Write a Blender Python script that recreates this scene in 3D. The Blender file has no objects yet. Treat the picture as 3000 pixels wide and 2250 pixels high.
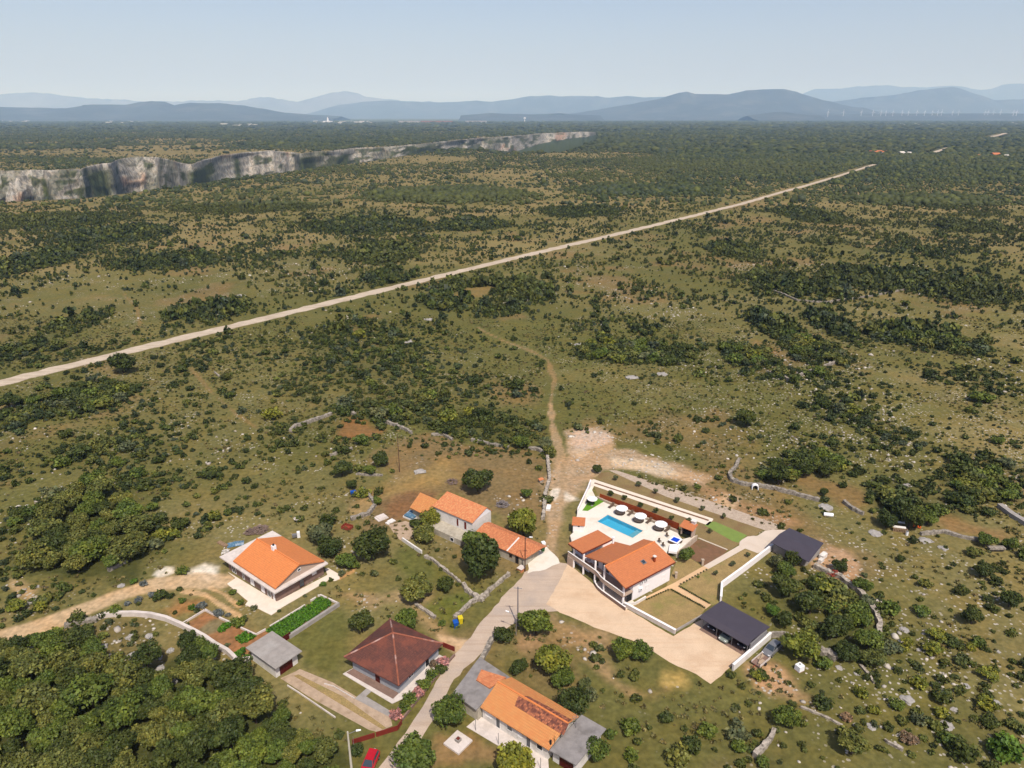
import bpy, bmesh, math, random
import numpy as np
from mathutils import Vector, Matrix
R = math.radians
scene = bpy.context.scene
col = scene.collection

# ------------------------------------------------------------------ camera, sky, sun
H = 82.0                    # flying height of the camera in metres
FPX = 2080.0                # focal length in photo pixels (3000 x 2250)
PITCH = R(20.7)
cam_d = bpy.data.cameras.new("camera"); cam = bpy.data.objects.new("camera", cam_d); col.objects.link(cam)
cam.location = (0, 0, H); cam.rotation_euler = (R(90) - PITCH, 0, 0)
cam_d.sensor_width = 36.0; cam_d.lens = 36.0 * FPX / 3000.0
cam_d.clip_start = 1.0; cam_d.clip_end = 200000.0
scene.camera = cam

SUN_EL, SUN_AZ = R(55.5), (0.28, -0.96)          # horizontal direction towards the sun
w = bpy.data.worlds.new("World"); scene.world = w; w.use_nodes = True
wn = w.node_tree.nodes; wn.clear()
sky = wn.new('ShaderNodeTexSky'); sky.sky_type = 'NISHITA'; sky.sun_disc = False
sky.sun_elevation = SUN_EL
sky.sun_rotation = math.atan2(SUN_AZ[0], SUN_AZ[1])
sky.air_density = 1.0; sky.dust_density = 3.0; sky.ozone_density = 1.3; sky.altitude = 300
bgn = wn.new('ShaderNodeBackground'); bgn.inputs['Strength'].default_value = 0.106
won = wn.new('ShaderNodeOutputWorld')
tnt = wn.new('ShaderNodeMix'); tnt.data_type = 'RGBA'; tnt.blend_type = 'MULTIPLY'; tnt.inputs[0].default_value = 1.0; tnt.inputs[7].default_value = (1.06, .975, 1.06, 1)
w.node_tree.links.new(sky.outputs[0], tnt.inputs[6]); w.node_tree.links.new(tnt.outputs[2], bgn.inputs[0]); w.node_tree.links.new(bgn.outputs[0], won.inputs[0])
sd = bpy.data.lights.new("sun", 'SUN'); sun = bpy.data.objects.new("sun", sd); col.objects.link(sun)
sd.energy = 4.0; sd.angle = R(0.53); sd.color = (1.0, 0.94, 0.84)
sv = Vector((SUN_AZ[0], SUN_AZ[1], 0)).normalized() * math.cos(SUN_EL) + Vector((0, 0, math.sin(SUN_EL)))
sun.rotation_euler = sv.to_track_quat('Z', 'Y').to_euler()
scene.view_settings.view_transform = 'Standard'; scene.view_settings.look = 'None'
scene.view_settings.exposure = 0.35; scene.view_settings.gamma = 1.0; scene.view_settings.use_curve_mapping = False
scene.render.engine = 'CYCLES'
scene.cycles.max_bounces = 6; scene.cycles.diffuse_bounces = 3; scene.cycles.volume_bounces = 1
scene.cycles.transparent_max_bounces = 6

# ------------------------------------------------------------------ helpers
ZZ = dict(z1=(1600,1350,2.765), z2=(1600,1380,4.916), z3=(1950,1450,4.424), z4=(1950,1700,4.916), z5=(1620,1520,5.53),
          a1=(600,1500,4.424), a2=(1100,1380,4.424), a3=(650,1750,4.424), a4=(950,1750,4.424), a5=(1250,1875,3.687),
          a6=(950,2000,6.32), b1=(0,1650,3.16), b2=(0,1100,2.765), b3=(800,1150,2.458), b4=(2200,1300,2.765),
          b5=(2200,1700,2.765), b6=(1500,1750,3.318), c7=(440,1780,6.144), p=(0,0,1.0), f=(0,0,0.7373))
def PX(k, x, y): a, b, s = ZZ[k]; return (a + x / s, b + y / s)
def at(px, py, z=0.0):
    "ground point (height z) seen at photo pixel px,py"
    u = (px - 1500) / FPX; v = (1125 - py) / FPX
    dy = math.cos(PITCH) + v * math.sin(PITCH); dz = -math.sin(PITCH) + v * math.cos(PITCH)
    t = (z - H) / dz
    return (u * t, dy * t)
def W(k, x, y, z=0.0): p = PX(k, x, y); return at(p[0], p[1], z)
def WP(k, pts, z=0.0): return [W(k, x, y, z) for x, y in pts]
def ppm(py):
    "photo pixels per metre across the view for ground seen at row py"
    b = math.atan((py - 1125) / FPX); a = PITCH + b
    return FPX * math.sin(a) / (H * math.cos(b))
def row_of(y, z=0.0):
    dz = z - H
    f = y * math.cos(PITCH) - dz * math.sin(PITCH); v = y * math.sin(PITCH) + dz * math.cos(PITCH)
    return 1125 - FPX * v / f
def s2l(c):
    c = c / 255.0
    return c / 12.92 if c <= 0.04045 else ((c + 0.055) / 1.055) ** 2.4
KAL = 0.58
def S(r, g, b, k=None):
    "base colour that renders close to this photographed sunlit sRGB colour"
    k = KAL if k is None else k
    return (min(s2l(r) * k, .85), min(s2l(g) * k, .85), min(s2l(b) * k, .85))

def hsh(ix, iy, seed):
    n = (ix.astype(np.int64) * 374761393 + iy.astype(np.int64) * 668265263 + seed * 982451653) & 0x7fffffff
    n = ((n ^ (n >> 13)) * 1274126177) & 0x7fffffff
    n = (n ^ (n >> 16)) & 0xffff
    return n / 65535.0
def vnoise(x, y, sc, seed=0):
    x = np.asarray(x, float) / sc; y = np.asarray(y, float) / sc
    ix = np.floor(x); iy = np.floor(y); fx = x - ix; fy = y - iy
    fx = fx * fx * (3 - 2 * fx); fy = fy * fy * (3 - 2 * fy)
    a = hsh(ix, iy, seed); b = hsh(ix + 1, iy, seed); c = hsh(ix, iy + 1, seed); d = hsh(ix + 1, iy + 1, seed)
    return (a * (1 - fx) + b * fx) * (1 - fy) + (c * (1 - fx) + d * fx) * fy
def fbm(x, y, sc, seed=0, o=4):
    s = 0; a = 1; t = 0
    for i in range(o):
        s = s + a * vnoise(x, y, sc / 2 ** i, seed + i * 17); t += a; a *= .55
    return s / t
def sstep(a, b, v):
    t = np.clip((v - a) / (b - a), 0, 1); return t * t * (3 - 2 * t)
def relief(x, y):
    x = np.asarray(x, float); y = np.asarray(y, float)
    m = sstep(230, 600, y)
    return m * (1.2 * (fbm(x, y, 160, 3, 3) - .5) + 4.0 * sstep(600, 2500, y) * (fbm(x, y, 700, 9, 2) - .5))
def sdist(x, y, poly):
    "signed distance, positive inside"
    P = np.array(poly, float); n = len(P); d2 = np.full(x.shape, 1e18); ins = np.zeros(x.shape, bool)
    for i in range(n):
        a = P[i]; b = P[(i + 1) % n]; ex, ey = b - a; wx = x - a[0]; wy = y - a[1]
        t = np.clip((wx * ex + wy * ey) / (ex * ex + ey * ey + 1e-9), 0, 1)
        d2 = np.minimum(d2, (wx - ex * t) ** 2 + (wy - ey * t) ** 2)
        c = ((a[1] <= y) & (b[1] > y)) | ((b[1] <= y) & (a[1] > y))
        if abs(ey) > 1e-9: ins ^= c & (x < a[0] + ex * (y - a[1]) / ey)
    return np.where(ins, 1, -1) * np.sqrt(d2)
def ldist(x, y, line):
    P = np.array(line, float); d2 = np.full(x.shape, 1e18)
    for i in range(len(P) - 1):
        a = P[i]; b = P[i + 1]; ex, ey = b - a; wx = x - a[0]; wy = y - a[1]
        t = np.clip((wx * ex + wy * ey) / (ex * ex + ey * ey + 1e-9), 0, 1)
        d2 = np.minimum(d2, (wx - ex * t) ** 2 + (wy - ey * t) ** 2)
    return np.sqrt(d2)

def tag(o, label=None, cat=None, group=None, kind=None):
    if label: o["label"] = label
    if cat: o["category"] = cat
    if group: o["group"] = group
    if kind: o["kind"] = kind
    return o
def empty(name, loc, rz=0.0):
    o = bpy.data.objects.new(name, None); col.objects.link(o); o.location = loc; o.rotation_euler = (0, 0, rz)
    o.empty_display_size = .5
    return o
def link_mesh(name, me, parent=None):
    o = bpy.data.objects.new(name, me); col.objects.link(o)
    if parent: o.parent = parent
    return o
def copy_tree(o, parent=None):
    c = o.copy(); col.objects.link(c); c.parent = parent
    for ch in list(o.children): copy_tree(ch, c)
    return c

class MB:
    "collects faces of one mesh"
    def __init__(s): s.v = []; s.f = []; s.m = []
    def add(s, vs, fs, mi=0):
        n = len(s.v); s.v += [tuple(v) for v in vs]; s.f += [tuple(n + i for i in f) for f in fs]; s.m += [mi] * len(fs)
        return s
    def box(s, x0, x1, y0, y1, z0, z1, mi=0):
        return s.add([(x0,y0,z0),(x1,y0,z0),(x1,y1,z0),(x0,y1,z0),(x0,y0,z1),(x1,y0,z1),(x1,y1,z1),(x0,y1,z1)],
                     [(0,3,2,1),(4,5,6,7),(0,1,5,4),(1,2,6,5),(2,3,7,6),(3,0,4,7)], mi)
    def prism(s, poly, z0, z1, mi=0, mtop=None):
        n = len(poly)
        a = sum(poly[i][0]*poly[(i+1)%n][1]-poly[(i+1)%n][0]*poly[i][1] for i in range(n))
        if a < 0: poly = poly[::-1]
        s.add([(p[0],p[1],z0) for p in poly]+[(p[0],p[1],z1) for p in poly],
              [tuple(range(n-1,-1,-1))]+[(i,(i+1)%n,n+(i+1)%n,n+i) for i in range(n)], mi)
        s.add([(p[0],p[1],z1) for p in poly], [tuple(range(n))], mi if mtop is None else mtop)
        return s
    def slab(s, pts, th, mi=0):
        "sloping slab: top polygon pts (counter-clockwise from above), thickness th downwards"
        n = len(pts)
        s.add([tuple(p) for p in pts]+[(p[0],p[1],p[2]-th) for p in pts],
              [tuple(range(n)), tuple(range(2*n-1,n-1,-1))]+[(i,n+i,n+(i+1)%n,(i+1)%n) for i in range(n)], mi)
        return s
    def cyl(s, x, y, z0, z1, r, n=10, r1=None, mi=0):
        r1 = r if r1 is None else r1
        vs = [(x+r*math.cos(2*math.pi*i/n), y+r*math.sin(2*math.pi*i/n), z0) for i in range(n)]
        vs += [(x+r1*math.cos(2*math.pi*i/n), y+r1*math.sin(2*math.pi*i/n), z1) for i in range(n)]
        return s.add(vs, [tuple(range(n-1,-1,-1)), tuple(range(n,2*n))]+[(i,(i+1)%n,n+(i+1)%n,n+i) for i in range(n)], mi)
    def tube(s, a, b, r, n=6, r1=None, mi=0):
        a = Vector(a); b = Vector(b); d = (b-a).normalized(); r1 = r if r1 is None else r1
        e = d.orthogonal().normalized(); g = d.cross(e)
        vs = [a + (e*math.cos(2*math.pi*i/n)+g*math.sin(2*math.pi*i/n))*r for i in range(n)]
        vs += [b + (e*math.cos(2*math.pi*i/n)+g*math.sin(2*math.pi*i/n))*r1 for i in range(n)]
        return s.add(vs, [tuple(range(n-1,-1,-1)), tuple(range(n,2*n))]+[(i,(i+1)%n,n+(i+1)%n,n+i) for i in range(n)], mi)
    def build(s, name, mats, parent=None, smooth=False):
        me = bpy.data.meshes.new(name); me.from_pydata(s.v, [], s.f)
        if not isinstance(mats, (list, tuple)): mats = [mats]
        for m in mats: me.materials.append(m)
        me.polygons.foreach_set('material_index', s.m)
        if smooth: me.polygons.foreach_set('use_smooth', [True]*len(s.f))
        uvl = me.uv_layers.new(name='UVMap').data
        for p in me.polygons:                       # UV in metres: u level, v up the face
            n = p.normal
            ua = Vector((0,0,1)).cross(n)
            ua = Vector((1,0,0)) if ua.length < 1e-3 else ua.normalized()
            va = n.cross(ua)
            for li in p.loop_indices:
                c = me.vertices[me.loops[li].vertex_index].co
                uvl[li].uv = (c.dot(ua), c.dot(va))
        me.update()
        return link_mesh(name, me, parent)
def rawmesh(name, V, F, mats, parent=None, colr=None, smooth=False):
    "numpy mesh; F is (n,3) or (n,4); colr per vertex rgb"
    V = np.asarray(V, np.float32); F = np.asarray(F, np.int32); k = F.shape[1]
    me = bpy.data.meshes.new(name)
    me.vertices.add(len(V)); me.vertices.foreach_set('co', V.ravel())
    me.loops.add(F.size); me.loops.foreach_set('vertex_index', F.ravel())
    me.polygons.add(len(F)); me.polygons.foreach_set('loop_start', np.arange(0, F.size, k, dtype=np.int32))
    try: me.polygons.foreach_set('loop_total', np.full(len(F), k, np.int32))
    except Exception: pass
    if smooth: me.polygons.foreach_set('use_smooth', np.ones(len(F), bool))
    me.update(calc_edges=True)
    if colr is not None:
        a = me.color_attributes.new('col', 'FLOAT_COLOR', 'POINT')
        c = np.ones((len(V), 4), np.float32); c[:, :colr.shape[1]] = colr
        a.data.foreach_set('color', c.ravel())
    for m in (mats if isinstance(mats, (list, tuple)) else [mats]): me.materials.append(m)
    me.validate()
    return link_mesh(name, me, parent) if name else me

# ------------------------------------------------------------------ materials
def newmat(name, rough=.85, spec=.25):
    m = bpy.data.materials.new(name); m.use_nodes = True
    n = m.node_tree.nodes; b = n['Principled BSDF']
    b.inputs['Roughness'].default_value = rough; b.inputs['Specular IOR Level'].default_value = spec
    return m, n, m.node_tree.links, b
def mixc(n, l, fac, a, b, mode='MIX'):
    x = n.new('ShaderNodeMix'); x.data_type = 'RGBA'; x.blend_type = mode
    for s, v in ((x.inputs['Factor'], fac), (x.inputs[6], a), (x.inputs[7], b)):
        if hasattr(v, 'links'): l.new(v, s)
        else: s.default_value = v if isinstance(v, float) else (*v[:3], 1)
    return x.outputs[2]
def ramp(n, l, src, p0, p1):
    r = n.new('ShaderNodeMapRange'); r.inputs['From Min'].default_value = p0; r.inputs['From Max'].default_value = p1
    r.interpolation_type = 'SMOOTHSTEP'; l.new(src, r.inputs['Value']); return r.outputs['Result']
def noise(n, l, vec, scale, detail=4, rough=.55):
    t = n.new('ShaderNodeTexNoise'); t.inputs['Scale'].default_value = scale; t.inputs['Detail'].default_value = detail
    t.inputs['Roughness'].default_value = rough; l.new(vec, t.inputs['Vector']); return t.outputs['Fac']
def scl(c, k): return tuple(min(max(x * k, 0), 1) for x in c[:3])
def pm(name, c, rough=.85, var=.18, scale=1.5, stain=None, stain_amt=.5, stain_scale=.35, bump=.3, bscale=6, spec=.25, metal=0.0, streak=None, fine=0.0):
    m, n, l, b = newmat(name, rough, spec)
    tc = n.new('ShaderNodeTexCoord').outputs['Object']
    f = noise(n, l, tc, scale, 6, .65)
    out = mixc(n, l, ramp(n, l, f, .3, .7), scl(c, 1 - var), scl(c, 1 + var))
    if stain:
        g = noise(n, l, tc, stain_scale, 5, .6)
        x = n.new('ShaderNodeMath'); x.operation = 'MULTIPLY'; l.new(ramp(n, l, g, .48, .68), x.inputs[0]); x.inputs[1].default_value = stain_amt
        out = mixc(n, l, x.outputs[0], out, stain)
    if streak:
        mp = n.new('ShaderNodeMapping'); mp.inputs['Rotation'].default_value = (0, 0, -streak[0]); mp.inputs['Scale'].default_value = (.05, 1.1, 1); mp.vector_type = 'TEXTURE' if False else 'POINT'; l.new(tc, mp.inputs['Vector'])
        sk_ = noise(n, l, mp.outputs[0], 1.0, 3, .6)
        out = mixc(n, l, ramp(n, l, sk_, .45, .66), out, mixc(n, l, 1.0, out, scl((1, .97, .94), 1 - streak[1]), 'MULTIPLY'))
    if fine:
        out = mixc(n, l, ramp(n, l, noise(n, l, tc, 5.0, 5, .75), .3, .7), mixc(n, l, 1.0, out, (1-fine,)*3, 'MULTIPLY'), mixc(n, l, 1.0, out, (1+fine,)*3, 'MULTIPLY'))
    l.new(out, b.inputs['Base Color']); b.inputs['Metallic'].default_value = metal
    if bump:
        bp = n.new('ShaderNodeBump'); bp.inputs['Strength'].default_value = bump; bp.inputs['Distance'].default_value = .05
        l.new(noise(n, l, tc, bscale, 4), bp.inputs['Height']); l.new(bp.outputs[0], b.inputs['Normal'])
    return m
def tilemat(name, c1, c2, c3, tw=.26, th=.36, mix3=.35, sc3=.5, mortar=.55):
    "clay tiles: rows and columns in UV metres, tile to tile colour and weathered blotches"
    m, n, l, b = newmat(name, .8, .3)
    uv = n.new('ShaderNodeUVMap').outputs[0]
    br = n.new('ShaderNodeTexBrick'); l.new(uv, br.inputs['Vector']); br.offset = 0.0
    br.inputs['Scale'].default_value = 1.0; br.inputs['Brick Width'].default_value = tw; br.inputs['Row Height'].default_value = th
    br.inputs['Mortar Size'].default_value = .03; br.inputs['Bias'].default_value = 0.0
    br.inputs['Color1'].default_value = (*c1, 1); br.inputs['Color2'].default_value = (*c2, 1)
    br.inputs['Mortar'].default_value = (*scl(c1, mortar), 1)
    f = noise(n, l, uv, sc3, 5, .6)
    x = n.new('ShaderNodeMath'); x.operation = 'MULTIPLY'; l.new(ramp(n, l, f, .45, .62), x.inputs[0]); x.inputs[1].default_value = mix3
    out = mixc(n, l, x.outputs[0], br.outputs['Color'], c3)
    f2 = noise(n, l, uv, 2.2, 4, .7)
    out = mixc(n, l, ramp(n, l, f2, .25, .75), out, mixc(n, l, 1.0, out, (1.25, 1.2, 1.15), 'MULTIPLY'))
    l.new(out, b.inputs['Base Color'])
    wv = n.new('ShaderNodeTexWave'); wv.wave_type = 'BANDS'; wv.bands_direction = 'X'; wv.inputs['Scale'].default_value = 1 / tw / 2 * 1.0
    l.new(uv, wv.inputs['Vector'])
    bp = n.new('ShaderNodeBump'); bp.inputs['Strength'].default_value = .5; bp.inputs['Distance'].default_value = .04
    l.new(wv.outputs['Fac'], bp.inputs['Height']); l.new(bp.outputs[0], b.inputs['Normal'])
    return m
def leafmat(name, c):
    m, n, l, b = newmat(name, .6, .2)
    at_ = n.new('ShaderNodeAttribute'); at_.attribute_name = 'col'
    oi = n.new('ShaderNodeObjectInfo')
    a = mixc(n, l, 1.0, at_.outputs['Color'], c, 'MULTIPLY')
    a = mixc(n, l, oi.outputs['Random'], a, mixc(n, l, 1.0, a, (1.25, 1.12, .95), 'MULTIPLY'))
    l.new(a, b.inputs['Base Color'])
    return m
M = {}
M['white'] = pm('white_render', S(244,238,236,.78), var=.04, bump=.1)
M['cream'] = pm('cream_paving', S(252,236,216,.62), var=.05, scale=.8, stain=S(225,205,180), stain_amt=.3, bump=.1)
M['deck'] = pm('pale_stone_paving', S(255,248,232,.58), var=.03, scale=.6, stain=S(240,218,192), stain_amt=.5, bump=.05, fine=.05)
M['concrete'] = pm('grey_concrete', S(176,168,160), var=.12, scale=1.2, stain=S(200,195,188), stain_amt=.5)
M['concrete_old'] = pm('weathered_concrete', S(158,152,148), var=.16, scale=.9, stain=S(110,104,98), stain_amt=.5, stain_scale=.5)
M['concrete_lt'] = pm('pale_concrete', S(228,216,206,.66), var=.08, stain=S(190,178,165), stain_amt=.4)
M['beige'] = pm('beige_render', S(205,180,160), var=.06, bump=.1)
M['brownwall'] = pm('bare_block_wall', S(150,122,108), var=.15, scale=2.5, stain=S(120,98,86))
M['greywall'] = pm('grey_render', S(186,188,192), var=.06, stain=S(150,150,150), stain_amt=.3)
M['oldwall'] = pm('old_stone_render', S(205,195,175), var=.14, scale=1.6, stain=S(150,138,118), stain_amt=.5)
M['whiteold'] = pm('old_whitewash', S(236,230,222,.7), var=.07, stain=S(185,178,165), stain_amt=.4)
M['dark'] = pm('dark_opening', (.012,.011,.012), var=.1, bump=0)
M['glass'] = pm('window_glass', (.03,.04,.05), rough=.12, var=.1, bump=0, spec=.6)
M['frame'] = pm('white_frame', S(240,236,232,.78), var=.03, bump=0)
M['metal'] = pm('grey_metal', S(150,150,152), rough=.5, var=.08, bump=0, metal=.3)
M['polemetal'] = pm('pole_steel', S(150,140,138), rough=.6, var=.08, bump=0)
M['polewood'] = pm('brown_pole', S(96,62,52), var=.15, bump=.2)
M['poleconc'] = pm('concrete_pole', S(222,214,196), var=.06, bump=.1)
M['redbrown'] = pm('red_brown_paint', S(138,52,42), var=.12, rough=.6)
M['darkred'] = pm('dark_red_paint', S(92,24,20), var=.12, rough=.55)
M['rust'] = pm('rusty_steel', S(165,72,28), var=.2, scale=3, stain=S(120,48,20))
M['rustbox'] = pm('rusty_box', S(160,70,50), var=.2, scale=3)
M['anthracite'] = pm('anthracite_sheet', S(82,76,86), rough=.6, var=.06, scale=.6, bump=.05)
M['greysheet'] = pm('grey_sheet', S(150,148,150), var=.1)
M['stone'] = pm('dry_stone', S(170,160,146), var=.4, scale=2.2, stain=S(105,96,86), stain_amt=.75, stain_scale=1.4, bump=.8, bscale=3)
M['stonepale'] = pm('pale_dry_stone', S(192,180,164), var=.34, scale=2.2, stain=S(100,90,78), stain_amt=.8, stain_scale=1.6, bump=.7, bscale=3)
M['rock'] = pm('limestone', S(186,180,172), var=.2, scale=1.4, stain=S(120,112,106), stain_amt=.6, stain_scale=.9, bump=.8, bscale=2)
M['bark'] = pm('bark', S(88,74,60), var=.2, bump=.3)
M['tile_new'] = tilemat('new_clay_tiles', S(218,136,86), S(210,128,80), S(194,116,74), mix3=.3, sc3=.8, mortar=.72)
M['tile_orange'] = tilemat('bright_orange_tiles', S(240,150,86), S(234,142,78), S(220,130,74), mix3=.25, sc3=.5, mortar=.72)
M['tile_farm'] = tilemat('mottled_clay_tiles', S(246,176,120), S(234,142,92), S(212,118,76), mix3=.5, sc3=1.3, mortar=.5)
M['tile_yellow'] = tilemat('yellow_clay_tiles', S(234,166,100), S(228,148,86), S(216,134,80), mix3=.4, sc3=.6, mortar=.55)
M['tile_old'] = tilemat('old_weathered_tiles', S(206,128,90), S(104,58,50), S(84,48,46), mix3=.6, sc3=1.6, mortar=.45)
M['tile_brown'] = tilemat('dark_brown_tiles', S(116,72,60), S(96,60,54), S(146,82,62), mix3=.5, sc3=.35, mortar=.6)
M['tile_redold'] = tilemat('lichened_red_tiles', S(238,160,108), S(204,116,76), S(222,136,90), mix3=.4, sc3=1.5, mortar=.5)
M['ridge'] = pm('ridge_tiles', S(250,150,84), var=.1, bump=.1)
M['ridge_brown'] = pm('ridge_tiles_brown', S(164,98,74), var=.15, scale=2, stain=S(225,200,190), stain_amt=.8, stain_scale=.45)
M['fascia'] = pm('fascia', S(120,52,36), var=.1, bump=0)
M['asphalt'] = pm('worn_asphalt', S(216,194,172), var=.06, scale=.25, stain=S(196,180,166), stain_amt=.8, stain_scale=.12, bump=.2, bscale=20, streak=(R(52), .10), fine=.1)
M['sand'] = pm('crushed_stone_yard', S(242,212,178), var=.06, scale=.3, stain=S(228,194,158), stain_amt=.8, stain_scale=.16, bump=.2, bscale=14, streak=(R(-40), .04), fine=.1)
M['gravel'] = pm('white_gravel_road', S(222,204,180), var=.08, scale=.4, stain=S(205,186,160), stain_amt=.7, stain_scale=.08, bump=.3, bscale=8, streak=(R(38), .2), fine=.12)
M['lawn'] = pm('dry_lawn', S(174,148,96), var=.14, scale=.7, stain=S(140,136,72), stain_amt=.7, stain_scale=.25, bump=.6, bscale=9, fine=.25)
M['strip'] = pm('dry_grass_strip', S(152,130,84), var=.12, scale=.6, stain=S(134,104,72), stain_amt=.7, stain_scale=.3, bump=.5, bscale=9, fine=.25)
M['turf'] = pm('artificial_turf', S(136,158,76), var=.07, scale=.6, bump=.3, bscale=12)
M['greenturf'] = pm('bright_turf', S(108,158,34), var=.08, scale=.8, bump=.3, bscale=12)
M['soilbed'] = pm('dug_brown_bed', S(140,104,76), var=.12, scale=1, stain=S(110,98,58), stain_amt=.5, stain_scale=.4, bump=.5)
M['redsoil'] = pm('red_soil', S(190,128,88), var=.12, scale=.9, stain=S(160,130,92), stain_amt=.5, bump=.5)
M['paleslab'] = pm('pale_paving', S(240,222,202), var=.05, scale=.7, stain=S(215,192,170), stain_amt=.4, bump=.1)
M['pave2'] = pm('tan_path', S(240,200,154), var=.06, scale=.7, bump=.2)
M['pinkpave'] = pm('mottled_paving', S(204,178,150), var=.16, scale=2, stain=S(148,124,92), stain_amt=.6, stain_scale=1.0)
M['cobble'] = pm('stone_edge', S(206,186,164), var=.2, scale=2.5, stain=S(170,146,122), stain_amt=.5, stain_scale=1)
M['pooltile'] = pm('pool_lining', S(104,186,212,.8), rough=.4, var=.04, bump=0)
M['poolstep'] = pm('pool_step', S(170,205,215), rough=.4, var=.04, bump=0)
M['canvas'] = pm('white_canvas', S(250,248,246,.8), var=.02, bump=0)
M['bluewater'] = pm('blue_tub_water', S(10,80,225), rough=.3, var=.15, scale=2, bump=0)
M['hedge'] = pm('dark_stem', S(70,62,40), var=.2)
M['rattan'] = pm('brown_rattan', S(110,88,70), var=.2, scale=6)
M['bluetarp'] = pm('blue_tarpaulin', S(92,132,160), var=.25, scale=2, stain=S(190,200,208), stain_amt=.8, stain_scale=1.0)
M['blue'] = pm('blue_plastic', S(34,96,190), rough=.4, var=.08, bump=0)
M['yellow'] = pm('yellow_plastic', S(238,214,40), rough=.4, var=.05, bump=0)
M['greenplastic'] = pm('green_plastic', S(48,92,52), rough=.45, var=.08, bump=0)
M['plasticw'] = pm('white_plastic', S(242,242,242,.8), rough=.4, var=.04, bump=0)
M['orangeplastic'] = pm('orange_plastic', S(232,104,44), rough=.5, var=.08, bump=0)
M['carred'] = pm('car_paint_red', S(205,22,36), rough=.25, var=.03, bump=0, spec=.6)
M['carsilver'] = pm('car_paint_silver', S(150,150,152), rough=.35, var=.05, bump=0, spec=.6, metal=.3)
M['carpale'] = pm('car_paint_pale_green', S(150,160,150), rough=.3, var=.03, bump=0, spec=.6)
M['cardark'] = pm('car_paint_dark', S(45,46,52), rough=.3, var=.05, bump=0, spec=.6)
M['tyre'] = pm('tyre_rubber', (.02,.02,.02), rough=.9, bump=0)
M['lamp'] = pm('lamp_glass', (.8,.8,.8), rough=.2, var=.02, bump=0)
M['wood'] = pm('weathered_wood', S(170,140,110), var=.18, scale=3)
M['brush'] = pm('dry_branches', S(150,128,116), var=.25, scale=4)
M['turbine'] = pm('turbine_white', (.8,.8,.82), var=.02, bump=0)
M['hill'] = pm('hill_scrub', (.035,.045,.045), var=.3, scale=.0012, stain=(.12,.12,.11), stain_amt=.4, stain_scale=.0018, bump=0)
M['hillrock'] = pm('mountain_rock', (.11,.115,.12), var=.3, scale=.0006, stain=(.05,.055,.05), stain_amt=.6, stain_scale=.0009, bump=0)
# water of the pool: a clear tinted sheet
m = bpy.data.materials.new('pool_water'); m.use_nodes = True; n = m.node_tree.nodes; l = m.node_tree.links; n.clear(); M['water'] = m
tr_ = n.new('ShaderNodeBsdfTransparent'); tr_.inputs[0].default_value = (.62, .9, .96, 1); gl_ = n.new('ShaderNodeBsdfGlossy'); gl_.inputs['Roughness'].default_value = .04
fr_ = n.new('ShaderNodeFresnel'); fr_.inputs[0].default_value = 1.33; mx_ = n.new('ShaderNodeMixShader'); oo_ = n.new('ShaderNodeOutputMaterial')
bp = n.new('ShaderNodeBump'); bp.inputs['Strength'].default_value = .12; bp.inputs['Distance'].default_value = .05
l.new(noise(n, l, n.new('ShaderNodeTexCoord').outputs['Object'], 1.6, 3), bp.inputs['Height']); l.new(bp.outputs[0], gl_.inputs['Normal'])
l.new(fr_.outputs[0], mx_.inputs[0]); l.new(tr_.outputs[0], mx_.inputs[1]); l.new(gl_.outputs[0], mx_.inputs[2]); l.new(mx_.outputs[0], oo_.inputs[0])
LEAF = {'dark': S(66,77,32,.72), 'mid': S(84,99,38,.76), 'olive': S(98,103,48,.74), 'yellow': S(116,122,44,.66), 'grey': S(94,101,68,.68),
        'pine': S(54,76,44,.66), 'dry': S(128,108,86,.66), 'pink': S(176,128,128,.66), 'lav': S(104,112,112,.66), 'fresh': S(84,112,36,.66)}
for k_, c_ in LEAF.items(): M['leaf_' + k_] = leafmat('foliage_' + k_, c_)
m, n, l, b = newmat('scrub_foliage', .65, .2); M['scrub'] = m
a_ = n.new('ShaderNodeAttribute'); a_.attribute_name = 'col'; l.new(a_.outputs['Color'], b.inputs['Base Color'])
# ground: colour laid per place (soil, grass, rock), broken up by small scale grass, stones and tufts
m, n, l, b = newmat('karst_ground', .95, .1); M['ground'] = m
a_ = n.new('ShaderNodeAttribute'); a_.attribute_name = 'col'
tc = n.new('ShaderNodeTexCoord').outputs['Object']
c = a_.outputs['Color']
c = mixc(n, l, ramp(n, l, noise(n, l, tc, .9, 6, .7), .3, .7), mixc(n, l, 1.0, c, (.70, .72, .66), 'MULTIPLY'), mixc(n, l, 1.0, c, (1.3, 1.26, 1.2), 'MULTIPLY'))
c = mixc(n, l, ramp(n, l, noise(n, l, tc, 3.6, 4, .7), .5, .72), c, mixc(n, l, 1.0, c, (.62, .68, .55), 'MULTIPLY'))
c = mixc(n, l, ramp(n, l, noise(n, l, tc, .12, 4, .6), .4, .65), c, mixc(n, l, 1.0, c, (1.12, 1.02, .92), 'MULTIPLY'))
vo = n.new('ShaderNodeTexVoronoi'); vo.inputs['Scale'].default_value = 1.1; l.new(tc, vo.inputs['Vector'])
st = n.new('ShaderNodeMath'); st.operation = 'LESS_THAN'; l.new(vo.outputs['Distance'], st.inputs[0]); st.inputs[1].default_value = .26
g1 = noise(n, l, tc, .11, 4, .6)
mm = n.new('ShaderNodeMath'); mm.operation = 'ADD'; l.new(g1, mm.inputs[0]); l.new(a_.outputs['Alpha'], mm.inputs[1])
mk = n.new('ShaderNodeMath'); mk.operation = 'MULTIPLY'; l.new(st.outputs[0], mk.inputs[0]); l.new(ramp(n, l, mm.outputs[0], .62, .80), mk.inputs[1])
c = mixc(n, l, mk.outputs[0], c, S(206,196,180))
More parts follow.
